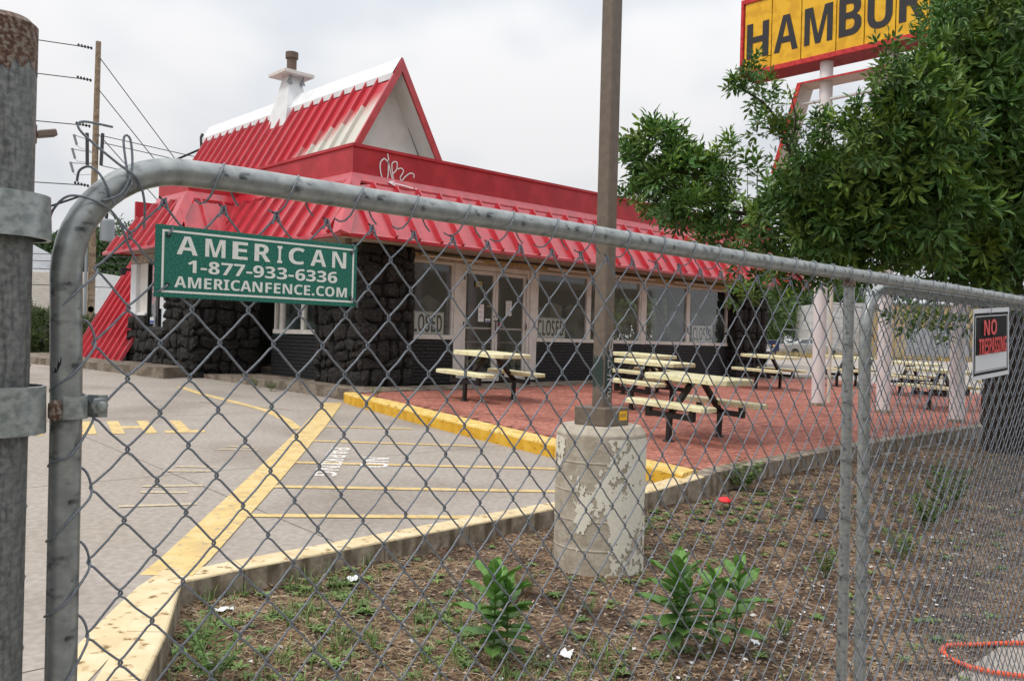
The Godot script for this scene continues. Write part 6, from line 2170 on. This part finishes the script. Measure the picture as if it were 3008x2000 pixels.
	for q in bits:
		var t := thing(q[0], q[1], q[2], Vector3(q[3].x, bed_top(q[3].x, q[3].z) + 0.008, q[3].z), rng.randf() * 3)
		var g := Geo.new()
		for i in 5:
			for j in 4:
				var f := func(a: int, b: int) -> Vector3:
					return Vector3(-1 + a * 0.4 + 0.15 * grain.get_noise_2d(a * 3.1, b * 1.7 + q[3].x), 0.5 * grain.get_noise_2d(a * 0.9 + q[3].z, b * 0.9) + 0.25, -0.6 + b * 0.3) * float(q[4])
				g.quad_out(f.call(i, j), f.call(i + 1, j), f.call(i + 1, j + 1), f.call(i, j + 1), Vector3.UP)
		part("sheet", g, M.paper_white, t)
	var fr := thing("plastic_lid", "red plastic disc on a thin black stake among green weeds", "disc", Vector3(-4.05, bed_top(-4.05, 8.5), 8.5))
	var g := Geo.new()
	g.lathe([Vector2(0, 0.095), Vector2(0.045, 0.095), Vector2(0.06, 0.088), Vector2(0.058, 0.078), Vector2(0.045, 0.086)], Vector3.ZERO, 24, Basis(Vector3(0.6, 0, 0.8).normalized(), 0.22))
	part("disc", g, M.red_plastic, fr)
	g = Geo.new()
	g.tube(PackedVector3Array([Vector3(0.03, -0.02, 0.03), Vector3(0.02, 0.13, 0.02)]), 0.006, 6)
	part("stake", g, M.dark_metal, fr)
	var cd := thing("orange_cable", "thick orange cable looping over the ground at the lower right", "cable")
	g = Geo.new()
	var hp := [Vector3(-5.2, 0, 11.42), Vector3(-5.45, 0, 11.22), Vector3(-5.62, 0, 11.06), Vector3(-5.78, 0, 11.00), Vector3(-5.90, 0, 11.02), Vector3(-5.97, 0, 11.10), Vector3(-6.02, 0, 11.20), Vector3(-6.0, 0, 11.30), Vector3(-5.92, 0, 11.42), Vector3(-5.8, 0, 11.6)]
	for i in hp.size(): hp[i].y = maxf(bed_top(hp[i].x, hp[i].z), -0.362 - 0.039 * hp[i].z if hp[i].z > 11.15 else -9.0) + 0.018
	limb(g, hp, 0.0125, 0.0125, 12)
	part("sheath", g, M.orange_plastic, cd)
	var st := thing("dark_plank", "flat dark scrap lying on the mulch behind the second fence panel", "scrap", Vector3(-3.6, bed_top(-3.6, 9.15) + 0.02, 9.15), 0.5)
	g = Geo.new()
	g.box(Vector3.ZERO, Vector3(0.42, 0.03, 0.1), Basis(Vector3.BACK, 0.05), 0.006)
	part("board", g, M.dark_metal, st)


# ---------------------------------------------------------------- the neighbourhood
func far_tree(called: String, label: String, at: Vector3, h: float, r: float, n: int, tint: Color) -> Node3D:
	var t := thing(called, label, "tree", at, 0, "trees beyond the lot")
	t.set_meta("stem", called)
	var g := Geo.new()
	limb(g, [Vector3(0, -0.3, 0), Vector3(0.1, h * 0.3, 0), Vector3(0, h * 0.7, 0.1)], r * 0.09, r * 0.03, 8)
	part("trunk", g, M.bark, t)
	var xf := []
	var cs := []
	var lobes := []
	for k in 9:
		lobes.append([Vector3(rng.randf_range(-0.6, 0.6) * r, h * rng.randf_range(0.45, 0.85), rng.randf_range(-0.6, 0.6) * r), r * rng.randf_range(0.4, 0.62)])
	for i in n:
		var l: Array = lobes[i % 9]
		var d := rand_dir()
		var p: Vector3 = l[0] + d * l[1] * pow(rng.randf(), 0.35)
		var y := (d + Vector3(0, 0.3, 0) + rand_dir() * 0.5).normalized()
		var x := y.cross(rand_dir()).normalized()
		xf.append(Transform3D(Basis(x, y, x.cross(y)).scaled(Vector3.ONE * rng.randf_range(0.7, 1.1)), p))
		var v := rng.randf_range(0.7, 1.2)
		cs.append(Color(tint.r * v, tint.g * v, tint.b * v))
	many("crown", far_sprays[rng.randi() % 2].duplicate(), M.leaf, xf, cs, t)
	return t


func sagging(parent: Node3D, a: Vector3, b: Vector3, sag: float, r: float, mat: Material) -> void:
	var p := PackedVector3Array()
	for k in 13:
		var u := k / 12.0
		p.append(a.lerp(b, u) - Vector3(0, 4.0 * sag * u * (1 - u), 0))
	var g := Geo.new()
	g.tube(p, r, 4, false)
	part("wire", g, mat, parent)


func build_background() -> void:
	# utility pole with its wires
	var t := thing("utility_pole", "tall wooden utility pole with insulators behind the red roof", "utility pole", Vector3(2.0, 0, -27.5))
	var g := Geo.new()
	g.tube(PackedVector3Array([Vector3(0, -0.3, 0), Vector3(0.02, 6, 0), Vector3(0.05, 13.3, 0)]), PackedFloat32Array([0.165, 0.14, 0.11]), 14)
	part("pole", g, M.pole_wood, t)
	g = Geo.new()
	g.tube(PackedVector3Array([Vector3(-0.26, 1.0, 0.1), Vector3(-0.26, 4.4, 0.1)]), 0.06, 10)
	part("cable_guard", g, M.grey_metal, t)
	var right := Vector3(0.726, 0, 0.687)    # across the view
	var back := Vector3(0.687, 0, -0.726)
	for i in 4:
		var y: float = [13.0, 11.6, 9.6, 7.0][i]
		g = Geo.new()
		for k in 5:
			var o := right * (-0.25 - 0.14 * k) + Vector3(0, y + 0.03 * k, 0)
			g.lathe([Vector2(0.0, 0.05), Vector2(0.07, 0.02), Vector2(0.07, -0.02), Vector2(0, -0.05)], o, 8, Basis(Vector3.UP, right, back))
		part("insulator", g, M.dark_metal, t)
		sagging(t, right * -0.3 + Vector3(0, y + 0.02, 0), right * -26.0 + back * -6.0 + Vector3(0, y + 3.4 - i * 0.5, 0), 0.5, 0.022, M.dark_metal)
	for s in [-1.0, 1.0]:
		g = Geo.new()
		g.bar(right * 0.3 * s + Vector3(0, 7.9, 0), right * 0.34 * s + Vector3(0, 9.3, 0), 0.12, 0.1)
		part("bracket", g, M.dark_metal, t)
	for k in 3:
		g = Geo.new()
		var cc0 := right * (-0.85 - 0.06 * k) + Vector3(0, 9.0 - k * 0.6, 0)
		g.lathe([Vector2(0, 0.24), Vector2(0.055, 0.22), Vector2(0.055, -0.22), Vector2(0, -0.24)], cc0, 8, Basis(Vector3.BACK, 0.3))
		g.bar(cc0 + Vector3(0, 0.18, 0), right * -0.1 + Vector3(0, 8.95 - k * 0.5, 0), 0.035, 0.035)
		g.tube(PackedVector3Array([cc0 - Vector3(0, 0.2, 0), cc0 - Vector3(0, 0.35, 0) + right * 0.2, right * -0.1 + Vector3(0, 8.5 - k * 0.5, 0)]), 0.012, 4)
		part("fuse_cutout", g, M.grey_metal, t)
	for q in [[12.6, 3.4, 1.6], [11.2, 3.2, 1.9], [9.3, 2.9, 2.1], [6.4, 2.2, 2.3]]:
		var a := Vector3(0, q[0], 0) + right * 0.12
		sagging(t, a, right * (q[1] * 2.6) + back * 6.0 + Vector3(0, -0.3, 0), 0.0, 0.02, M.dark_metal)
		g = Geo.new()
		for u in [0.42, 0.75]:
			var c := a.lerp(right * (q[1] * 2.6) + back * 6.0 + Vector3(0, -0.3, 0), u)
			g.box(c, Vector3(0.08, 0.22, 0.08), Basis(Vector3.BACK, 0.5), 0.03)
		part("strain_insulator", g, M.dark_metal, t)
	for q in [[9.2, 5.0], [8.9, 4.6], [7.9, 3.0]]:
		sagging(t, right * 0.3 + Vector3(0, q[0], 0), right * 40.0 + back * 12.0 + Vector3(0, q[1], 0), 0.6, 0.018, M.dark_metal)
	g = Geo.new()
	g.lathe([Vector2(0, 5.62), Vector2(0.27, 5.58), Vector2(0.3, 5.5), Vector2(0.3, 4.65), Vector2(0, 4.6)], right * 0.55 + back * 0.2, 16)
	part("transformer", g, M.grey_metal, t)
	g = Geo.new()
	g.lathe([Vector2(0.05, 6.2), Vector2(0.09, 6.0), Vector2(0.06, 5.9), Vector2(0.09, 5.8), Vector2(0.06, 5.6)], right * 0.5 + back * 0.2, 10)
	part("bushing", g, M.dark_metal, t)
	for y in [4.25, 3.95, 3.6, 2.9]:
		sagging(t, right * -20.0 + Vector3(0, y + 0.1, 0), right * 30.0 + Vector3(0, y - 0.3, 0), 0.25, 0.016, M.dark_metal)
	g = Geo.new()
	g.lathe([Vector2(0, 0.01), Vector2(0.13, 0.008), Vector2(0.13, 0)], Vector3(-0.04, 1.62, 0.17), 16, Basis(right, back * -1.0, Vector3.UP))
	part("tag_plate", g, M.sticker_yellow, t)
	# service drop, twisted cable, to the gable
	var sd := thing("service_cable", "twisted black service cable running up to the gable of the red roof", "cable")
	sagging(sd, Vector3(-0.7, 5.75, -10.3), Vector3(-4.6, 3.65, -13.5), 0.10, 0.03, M.cable_black)
	sagging(sd, Vector3(-4.6, 3.65, -13.5), Vector3(-11, 3.4, -18), 0.2, 0.03, M.cable_black)
	g = Geo.new()
	g.tube(PackedVector3Array([Vector3(-0.7, 5.75, -10.3), Vector3(-0.72, 6.05, -10.3), Vector3(-0.68, 6.15, -10.3)]), 0.04, 8)
	part("weatherhead", g, M.dark_metal, sd)
	# brown floodlight on a pole behind the tall post
	var fl := thing("floodlight", "brown floodlight on a pole, half hidden behind the tall steel post", "lamp post", Vector3(-3.75, 0, -14.8))
	g = Geo.new()
	g.box(Vector3(0, 3.1, 0), Vector3(0.13, 6.4, 0.13), Basis(), 0.01)
	part("shaft", g, M.bronze_paint, fl)
	g = Geo.new()
	g.box(Vector3(0.40, 6.36, 0.05), Vector3(0.5, 0.2, 0.36), Basis(Vector3.BACK, 0.26), 0.03)
	part("lamp_head", g, M.bronze_paint, fl)
	g = Geo.new()
	g.box(Vector3(0.08, 6.3, 0.0), Vector3(0.16, 0.55, 0.12), Basis(), 0.02)
	part("arm", g, M.bronze_paint, fl)
	# white-painted brick building, paint flaking by the corner
	var wb := thing("white_brick_building", "white-painted brick building with flaking corner behind the utility pole", "building")
	var o := Vector3(-6.0, -0.1, -50.5)
	var u := Vector3(0.726, 0, 0.687)
	g = Geo.new()
	g.box(o + u * 8.2 + Vector3(0, 2.0, 0) + back * 4.05, Vector3(16.6, 4.1, 8), Basis(u, Vector3.UP, -back))
	part("wall", g, M.white_paint, wb)
	var bs := Basis(u, Vector3.UP, -back)
	var bm := Geo.new()
	bm.box(Vector3.ZERO, Vector3(0.292, 0.088, 0.05), Basis(), 0.006)
	var xf := []
	var cs := []
	for r in 41:
		for c in 46:
			var x := 2.6 + c * 0.3 + (0.15 if r % 2 else 0.0)
			if x > 16.4: continue
			var y := 0.05 + r * 0.098
			xf.append(Transform3D(bs, o + u * x + Vector3(0, y, 0) - back * 0.0))
			var bare: float = grain.get_noise_2d(x * 0.5, y * 0.9) + 1.2 * smoothstep(12.8, 16.0, x) * smoothstep(3.3, 1.2, y) - 0.72
			var v := rng.randf_range(0.9, 1.04)
			cs.append(Color(0.17, 0.065, 0.045) if bare > 0.0 else Color(0.58 * v, 0.55 * v, 0.50 * v))
	many("brick_field", bm.mesh(), M.brick_paint, xf, cs, wb)
	g = Geo.new()
	g.plate(PackedVector2Array([Vector2(3.0, 4.05), Vector2(12.6, 4.05), Vector2(7.6, 6.6)]), Transform3D(bs, o - Vector3(0, 0, 0) + back * 0.6), 8.0)
	part("gable", g, M.roof_grey, wb)
	# hedge by the wing of the gable
	var hd := thing("juniper_hedge", "dense green juniper hedge beside the foot of the red gable", "hedge", Vector3(-4.3, 0, -13.2))
	var xs := []
	var cc := []
	for i in 1500:
		var d := rand_dir()
		var k: Array = [[Vector3(-0.4, 0.6, 0.3), 0.8], [Vector3(0.5, 0.5, 0.2), 0.7], [Vector3(1.1, 0.55, -0.4), 0.75], [Vector3(-0.9, 0.5, 0.6), 0.7], [Vector3(1.9, 0.45, -1.0), 0.6], [Vector3(0.2, 0.8, -0.5), 0.5]][i % 6]
		var p: Vector3 = k[0] + d * k[1] * rng.randf_range(0.7, 1.02)
		if p.y < 0.05: continue
		var y := (d + Vector3(0, 0.7, 0) + rand_dir() * 0.3).normalized()
		var x := y.cross(rand_dir()).normalized()
		xs.append(Transform3D(Basis(x, y, x.cross(y)).scaled(Vector3(0.14, 0.17, 0.14) * rng.randf_range(0.7, 1.2)), p))
		var v := rng.randf_range(0.6, 1.2)
		cc.append(Color(0.075 * v, 0.125 * v, 0.022 * v))
	many("foliage", far_sprays[0].duplicate(), M.leaf, xs, cc, hd)
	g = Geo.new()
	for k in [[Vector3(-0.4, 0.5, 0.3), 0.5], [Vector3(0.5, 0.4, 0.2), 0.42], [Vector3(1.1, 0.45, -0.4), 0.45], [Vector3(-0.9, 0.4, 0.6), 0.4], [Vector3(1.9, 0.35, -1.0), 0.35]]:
		g.col = Color(0.03, 0.03, 0.015)  # dark rounded fill inside the foliage
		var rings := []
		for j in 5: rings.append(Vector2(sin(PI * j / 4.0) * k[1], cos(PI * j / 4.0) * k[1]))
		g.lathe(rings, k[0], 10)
	part("dark_core", g, M.stem, hd)
	# trees at the left and behind
	var dk := Color(0.055, 0.11, 0.03)
	far_tree("leafy_tree", "dark leafy tree behind the white brick building, left of the utility pole", Vector3(7.2, 0, -56), 7.2, 3.4, 420, dk)
	far_tree("leafy_tree", "dark leafy tree rising between the utility pole and the red gable", Vector3(8.9, 0, -45), 6.4, 2.2, 380, dk)
	far_tree("leafy_tree", "loose tree behind the white brick building, right of the utility pole", Vector3(12.8, 0, -61), 9.0, 2.6, 320, dk)
	# the far side of the lot at the right: verge, fences, dumpster, car, trees, buildings
	var ve := place("verge")
	g = Geo.new()
	g.box(Vector3(58.0, -0.06, -15.5), Vector3(46, 0.14, 9), Basis(Vector3.UP, -0.76))
	part("dry_verge", g, M.dry_grass, ve)
	var tuft := Geo.new()
	for k in 6:
		var a := k * 1.05
		var dd := Vector3(cos(a) * 0.4, 1, sin(a) * 0.4)
		var ss := Vector3(-sin(a), 0, cos(a)) * 0.03
		tuft.tri(ss * -1.0, ss, dd * rng.randf_range(0.25, 0.5))
	xf = []; cs = []
	for i in 2200:
		var a := rng.randf_range(-21, 21)
		var c := rng.randf_range(-4.2, 4.2)
		xf.append(Transform3D(Basis(Vector3.UP, rng.randf() * 6).scaled(Vector3.ONE * rng.randf_range(0.6, 1.3)), Vector3(58, 0.0, -15.5) + u * a + back * c))
		cs.append([Color(0.42, 0.30, 0.12), Color(0.5, 0.38, 0.18), Color(0.20, 0.20, 0.06)][rng.randi() % 3])
	many("dry_tufts", tuft.mesh(), M.litter, xf, cs, ve)
	var ck := thing("far_kerb", "long pale concrete wheel-stop kerb along the far edge of the lot", "kerb")
	for k in 12:
		g = Geo.new()
		g.box(Vector3(53.5, 0.06, -16.5) + u * (-14.0 + k * 2.6), Vector3(2.5, 0.2, 0.2), Basis(u, Vector3.UP, -back), 0.03)
		part("kerb_stone", g, M.kerb_concrete if k % 4 else M.yellow_paint, ck)
	for q in [["temporary chain-link fence across the far verge in front of the silver car", Vector3(44.2, 0.0, -18.2), 5], ["temporary chain-link fence by the far grey building", Vector3(56.0, 0.0, -7.2), 5]]:
		var fe := thing("far_fence", q[0], "fence", Vector3.ZERO)
		for k in q[2]:
			var a: Vector3 = q[1] + u * k * 3.5
			g = Geo.new()
			g.tube(PackedVector3Array([a, a + Vector3(0, 1.8, 0), a + u * 0.12 + Vector3(0, 1.95, 0), a + u * 3.3 + Vector3(0, 1.95, 0), a + u * 3.42 + Vector3(0, 1.8, 0), a + u * 3.42]), 0.03, 6)
			part("fence_frame", g, M.grey_metal, fe)
			g = Geo.new()
			for m in 24:
				var x0 := m * 0.142
				g.tube(PackedVector3Array([a + u * x0 + Vector3(0, 0.05, 0), a + u * minf(x0 + 1.9, 3.4) + Vector3(0, minf(1.95, 0.05 + (3.4 - x0)), 0)]), 0.0035, 3, false)
				g.tube(PackedVector3Array([a + u * x0 + Vector3(0, minf(1.95, 0.05 + x0), 0), a + u * x0 + Vector3(0, 0.05, 0) - u * 0.0]) if false else PackedVector3Array([a + u * (3.4 - x0) + Vector3(0, 0.05, 0), a + u * maxf(1.5 - x0, 0.0) + Vector3(0, minf(1.95, 0.05 + (3.4 - x0)), 0)]), 0.0035, 3, false)
			part("fence_mesh", g, M.grey_metal, fe)
			stuff(fe.get_child(fe.get_child_count() - 1))
	build_dumpster(u, back)
	build_car(u, back)
	var gb := thing("grey_building", "pale grey block-built wall of a building behind the white columns", "building")
	g = Geo.new()
	g.box(Vector3(60.5, 2.1, -19.6) + back * 4.5, Vector3(6.0, 4.9, 9), Basis(u, Vector3.UP, -back))
	part("wall", g, M.grey_render, gb)
	for r in 6:
		g = Geo.new()
		g.box(Vector3(60.5, -0.1 + r * 0.85, -19.6), Vector3(6.02, 0.03, 0.03), Basis(u, Vector3.UP, -back))
		part("course_line", g, M.shutter_grey, gb)
	var bb := thing("buff_brick_building", "buff brick building with a wide grey shutter, behind the no trespassing sign", "building")
	o = Vector3(57.6, -0.1, -16.1)
	g = Geo.new()
	g.box(o + u * 9.0 + Vector3(0, 2.15, 0) + back * 4.05, Vector3(18, 4.5, 8), bs)
	part("wall", g, M.yellowed_trim, bb)
	var one := bm.mesh()
	xf = []; cs = []
	for r in 45:
		for c in 46:
			var x := 0.0 + c * 0.3 + (0.15 if r % 2 else 0.0)
			var y := 0.0 + r * 0.098
			if x > 0.75 and x < 5.9 and y > 0.35 and y < 2.65: continue
			xf.append(Transform3D(bs, o + u * (x + 0.1) + Vector3(0, y, 0)))
			var v := rng.randf_range(0.86, 1.08)
			cs.append(Color(0.50 * v, 0.40 * v, 0.24 * v))
	many("brick_field", one, M.brick_paint, xf, cs, bb)
	for k in 10:
		g = Geo.new()
		g.box(o + u * 3.35 + Vector3(0, 0.5 + k * 0.22, 0) + back * 0.02, Vector3(5.1, 0.212, 0.06), bs, 0.01)
		part("shutter_slat", g, M.shutter_grey, bb)
	g = Geo.new()
	g.box(o + u * 9.0 + Vector3(0, 4.45, 0) + back * 4.0, Vector3(18.2, 0.16, 8.4), bs, 0.02)
	part("coping", g, M.grey_metal, bb)
	var kinds := ["bright green tree behind the far fence, right of the far stone pier", "full green tree behind the silver car", "green tree left of the grey block-built building", "hazy tree at the far end of the lot, behind the dumpster", "tall tree far behind the grey building"]
	var spots := [Vector3(65.6, 0, -32.0), Vector3(72.4, 0, -32.5), Vector3(79.5, 0, -32.7), Vector3(78.3, 0, -40.7), Vector3(85.0, 0, -34.3)]
	var hs := [6.8, 9.0, 8.6, 5.6, 9.0]
	for i in 5:
		far_tree("round_tree", kinds[i], spots[i], hs[i], 3.4, 520, Color(0.085, 0.165, 0.04))
	for q in [["scrubby green bush beside the dumpster", Vector3(47.0, 0, -25.0)], ["low green bush behind the dumpster fence", Vector3(50.5, 0, -26.5)]]:
		var bu := thing("bush", q[0], "bush", q[1])
		xs = []; cc = []
		for i in 160:
			var d := rand_dir()
			var p := Vector3(0, 0.7, 0) + d * Vector3(1.4, 0.9, 1.2) * pow(rng.randf(), 0.4)
			var y := (d + Vector3(0, 0.5, 0)).normalized()
			var x := y.cross(rand_dir()).normalized()
			xs.append(Transform3D(Basis(x, y, x.cross(y)).scaled(Vector3.ONE * 0.5), p))
			cc.append(Color(0.06, 0.12, 0.03))
		many("foliage", far_sprays[1].duplicate(), M.leaf, xs, cc, bu)
	# unseen far side of the road, built up to darken the window reflections
	var opp := thing("unseen_building", "unseen tan building across the road, raised to darken the window reflections", "building", Vector3(6, -1, 46))
	g = Geo.new()
	g.span(Vector3(-60, 0, 0), Vector3(60, 7.5, 12), 0.05)
	part("wall", g, M.soffit_paint, opp)
	for i in 3:
		far_tree("unseen_street_tree", ["unseen street tree across the road, mirrored in the left window", "unseen street tree across the road, mirrored in the door", "unseen street tree across the road, mirrored in the right windows"][i], Vector3(-6.0 + i * 13, -1, 34.0 + i), 9.0, 4.4, 300, dk)
	for i in 2:
		far_tree("yard_tree", ["green tree in the yard behind the restaurant, seen through its last windows", "green tree behind the restaurant, seen through its third window"][i], Vector3(16.5 + i * 3.0, 0, -10.5 + i * 2.5), 4.6, 2.4, 380, Color(0.085, 0.165, 0.04))


func build_dumpster(u: Vector3, back: Vector3) -> void:
	var t := thing("dumpster", "blue dumpster with ribbed grey lid and white panel beyond the far fence", "dumpster", Vector3(48.9, 0, -22.3), 0.757 - PI / 2 + PI / 2)
	var g := Geo.new()
	g.plate(PackedVector2Array([Vector2(-0.8, 0.12), Vector2(0.8, 0.12), Vector2(0.85, 1.2), Vector2(-0.85, 1.05)]), Transform3D(Basis(Vector3.BACK, Vector3.UP, Vector3.LEFT), Vector3(-0.95, 0, 0)), 1.9)
	t.rotation.y = atan2(-u.z, u.x)
	part("bin", g, M.dumpster_blue, t)
	for k in 7:
		g = Geo.new()
		g.box(Vector3(-0.84 + k * 0.28, 1.16, 0.0), Vector3(0.2, 0.06, 1.75), Basis(Vector3.RIGHT, -0.09), 0.02)
		part("lid_rib", g, M.lid_grey, t)
	g = Geo.new()
	g.box(Vector3(-0.25, 0.62, 0.87), Vector3(1.05, 0.5, 0.02))
	part("panel", g, M.plate_white, t)
	g = Geo.new()
	for k in 3:
		g.box(Vector3(-0.25, 0.76 - k * 0.13, 0.885), Vector3(0.85 - k * 0.15, 0.05, 0.012))
	part("print", g, M.letter_black, t)
	g = Geo.new()
	g.box(Vector3(0.55, 0.82, 0.87), Vector3(0.2, 0.14, 0.02))
	part("label", g, M.sticker_yellow, t)


func build_car(u: Vector3, _back: Vector3) -> void:
	var t := thing("parked_car", "silver saloon car parked beyond the far fence", "car", Vector3(54.8, 0.0, -21.6))
	t.rotation.y = atan2(-u.z, u.x)
	# lofted: profile points (x, y) of the body at three half-widths
	var low := [Vector2(-2.38, 0.36), Vector2(-2.42, 0.62), Vector2(-2.34, 0.94), Vector2(-1.95, 1.02), Vector2(-1.45, 1.06), Vector2(0.75, 1.0), Vector2(1.35, 0.94), Vector2(2.1, 0.80), Vector2(2.36, 0.62), Vector2(2.36, 0.36), Vector2(1.95, 0.24), Vector2(-1.95, 0.24)]
	var g := Geo.new()
	for s in [-1.0, 1.0]:
		var c := Vector2(0, 0.62)
		for i in low.size():
			var a: Vector2 = low[i]
			var b: Vector2 = low[(i + 1) % low.size()]
			var ain := a.lerp(c, 0.10)
			var bin := b.lerp(c, 0.10)
			var e: float = 0.86 * s
			var w: float = 0.91 * s
			g.quad_out(Vector3(a.x, a.y, 0), Vector3(b.x, b.y, 0), Vector3(b.x, b.y, e), Vector3(a.x, a.y, e), Vector3(a.x + b.x, a.y + b.y - 1.2, 0))
			g.quad_out(Vector3(a.x, a.y, e), Vector3(b.x, b.y, e), Vector3(bin.x, bin.y, w), Vector3(ain.x, ain.y, w), Vector3(0, 0, s))
			g.tri_out(Vector3(ain.x, ain.y, w), Vector3(bin.x, bin.y, w), Vector3(c.x, c.y, w + 0.02 * s), Vector3(0, 0, s))
	part("body", g, M.car_silver, t)
	var roof := [Vector2(-1.75, 1.04), Vector2(-0.95, 1.40), Vector2(-0.3, 1.46), Vector2(0.25, 1.40), Vector2(1.15, 0.98)]
	g = Geo.new()
	for i in roof.size() - 1:
		g.quad_out(Vector3(roof[i].x, roof[i].y, -0.62), Vector3(roof[i + 1].x, roof[i + 1].y, -0.62), Vector3(roof[i + 1].x, roof[i + 1].y, 0.62), Vector3(roof[i].x, roof[i].y, 0.62), Vector3.UP)
		for s in [-1.0, 1.0]:
			g.quad_out(Vector3(roof[i].x, roof[i].y, s * 0.62), Vector3(roof[i + 1].x, roof[i + 1].y, s * 0.62), Vector3(roof[i + 1].x, 0.98, s * 0.83), Vector3(roof[i].x, 0.98, s * 0.83), Vector3(0, 0.2, s))
	part("cabin", g, M.car_silver, t)
	for s in [-1.0, 1.0]:
		for q in [[PackedVector2Array([Vector2(-1.25, 1.07), Vector2(-0.35, 1.05), Vector2(-0.33, 1.38), Vector2(-0.85, 1.35)])], [PackedVector2Array([Vector2(-0.25, 1.05), Vector2(0.85, 1.03), Vector2(0.2, 1.34), Vector2(-0.23, 1.38)])]]:
			g = Geo.new()
			var pts := []
			for v in q[0]:
				var f: float = clampf((v.y - 0.98) / 0.46, 0, 1)
				pts.append(Vector3(v.x, v.y, s * (lerpf(0.83, 0.63, f) + 0.012)))
			g.quad_out(pts[0], pts[1], pts[2], pts[3], Vector3(0, 0.2, s))
			part("window", g, M.car_glass, t)
	for x in [[1.08, 0.32, 1.03, 1.36], [-1.68, -1.0, 1.08, 1.375]]:
		g = Geo.new()
		g.quad_out(Vector3(x[0], x[2] - 0.0, -0.56), Vector3(x[0], x[2], 0.56), Vector3(x[1], x[3] + 0.02, 0.54), Vector3(x[1], x[3] + 0.02, -0.54), Vector3(signf(x[0]), 1, 0))
		part("windscreen", g, M.car_glass, t)
	for x in [-1.48, 1.45]:
		for s in [-1.0, 1.0]:
			g = Geo.new()
			g.lathe([Vector2(0.2, 0.1), Vector2(0.30, 0.11), Vector2(0.325, 0.08), Vector2(0.325, -0.1), Vector2(0.2, -0.1)], Vector3(x, 0.32, s * 0.84), 20, Basis(Vector3.RIGHT, Vector3.BACK * s, Vector3.UP))
			var w := part("wheel", g, M.tyre, t)
			g = Geo.new()
			g.lathe([Vector2(0, 0.09), Vector2(0.08, 0.1), Vector2(0.2, 0.095)], Vector3(x, 0.32, s * 0.84), 14, Basis(Vector3.RIGHT, Vector3.BACK * s, Vector3.UP))
			part("rim", g, M.rim, w)
	for s in [-1.0, 1.0]:
		g = Geo.new()
		g.box(Vector3(-2.3, 0.82, s * 0.66), Vector3(0.16, 0.13, 0.34), Basis(), 0.03)
		part("tail_light", g, M.red_plastic, t)
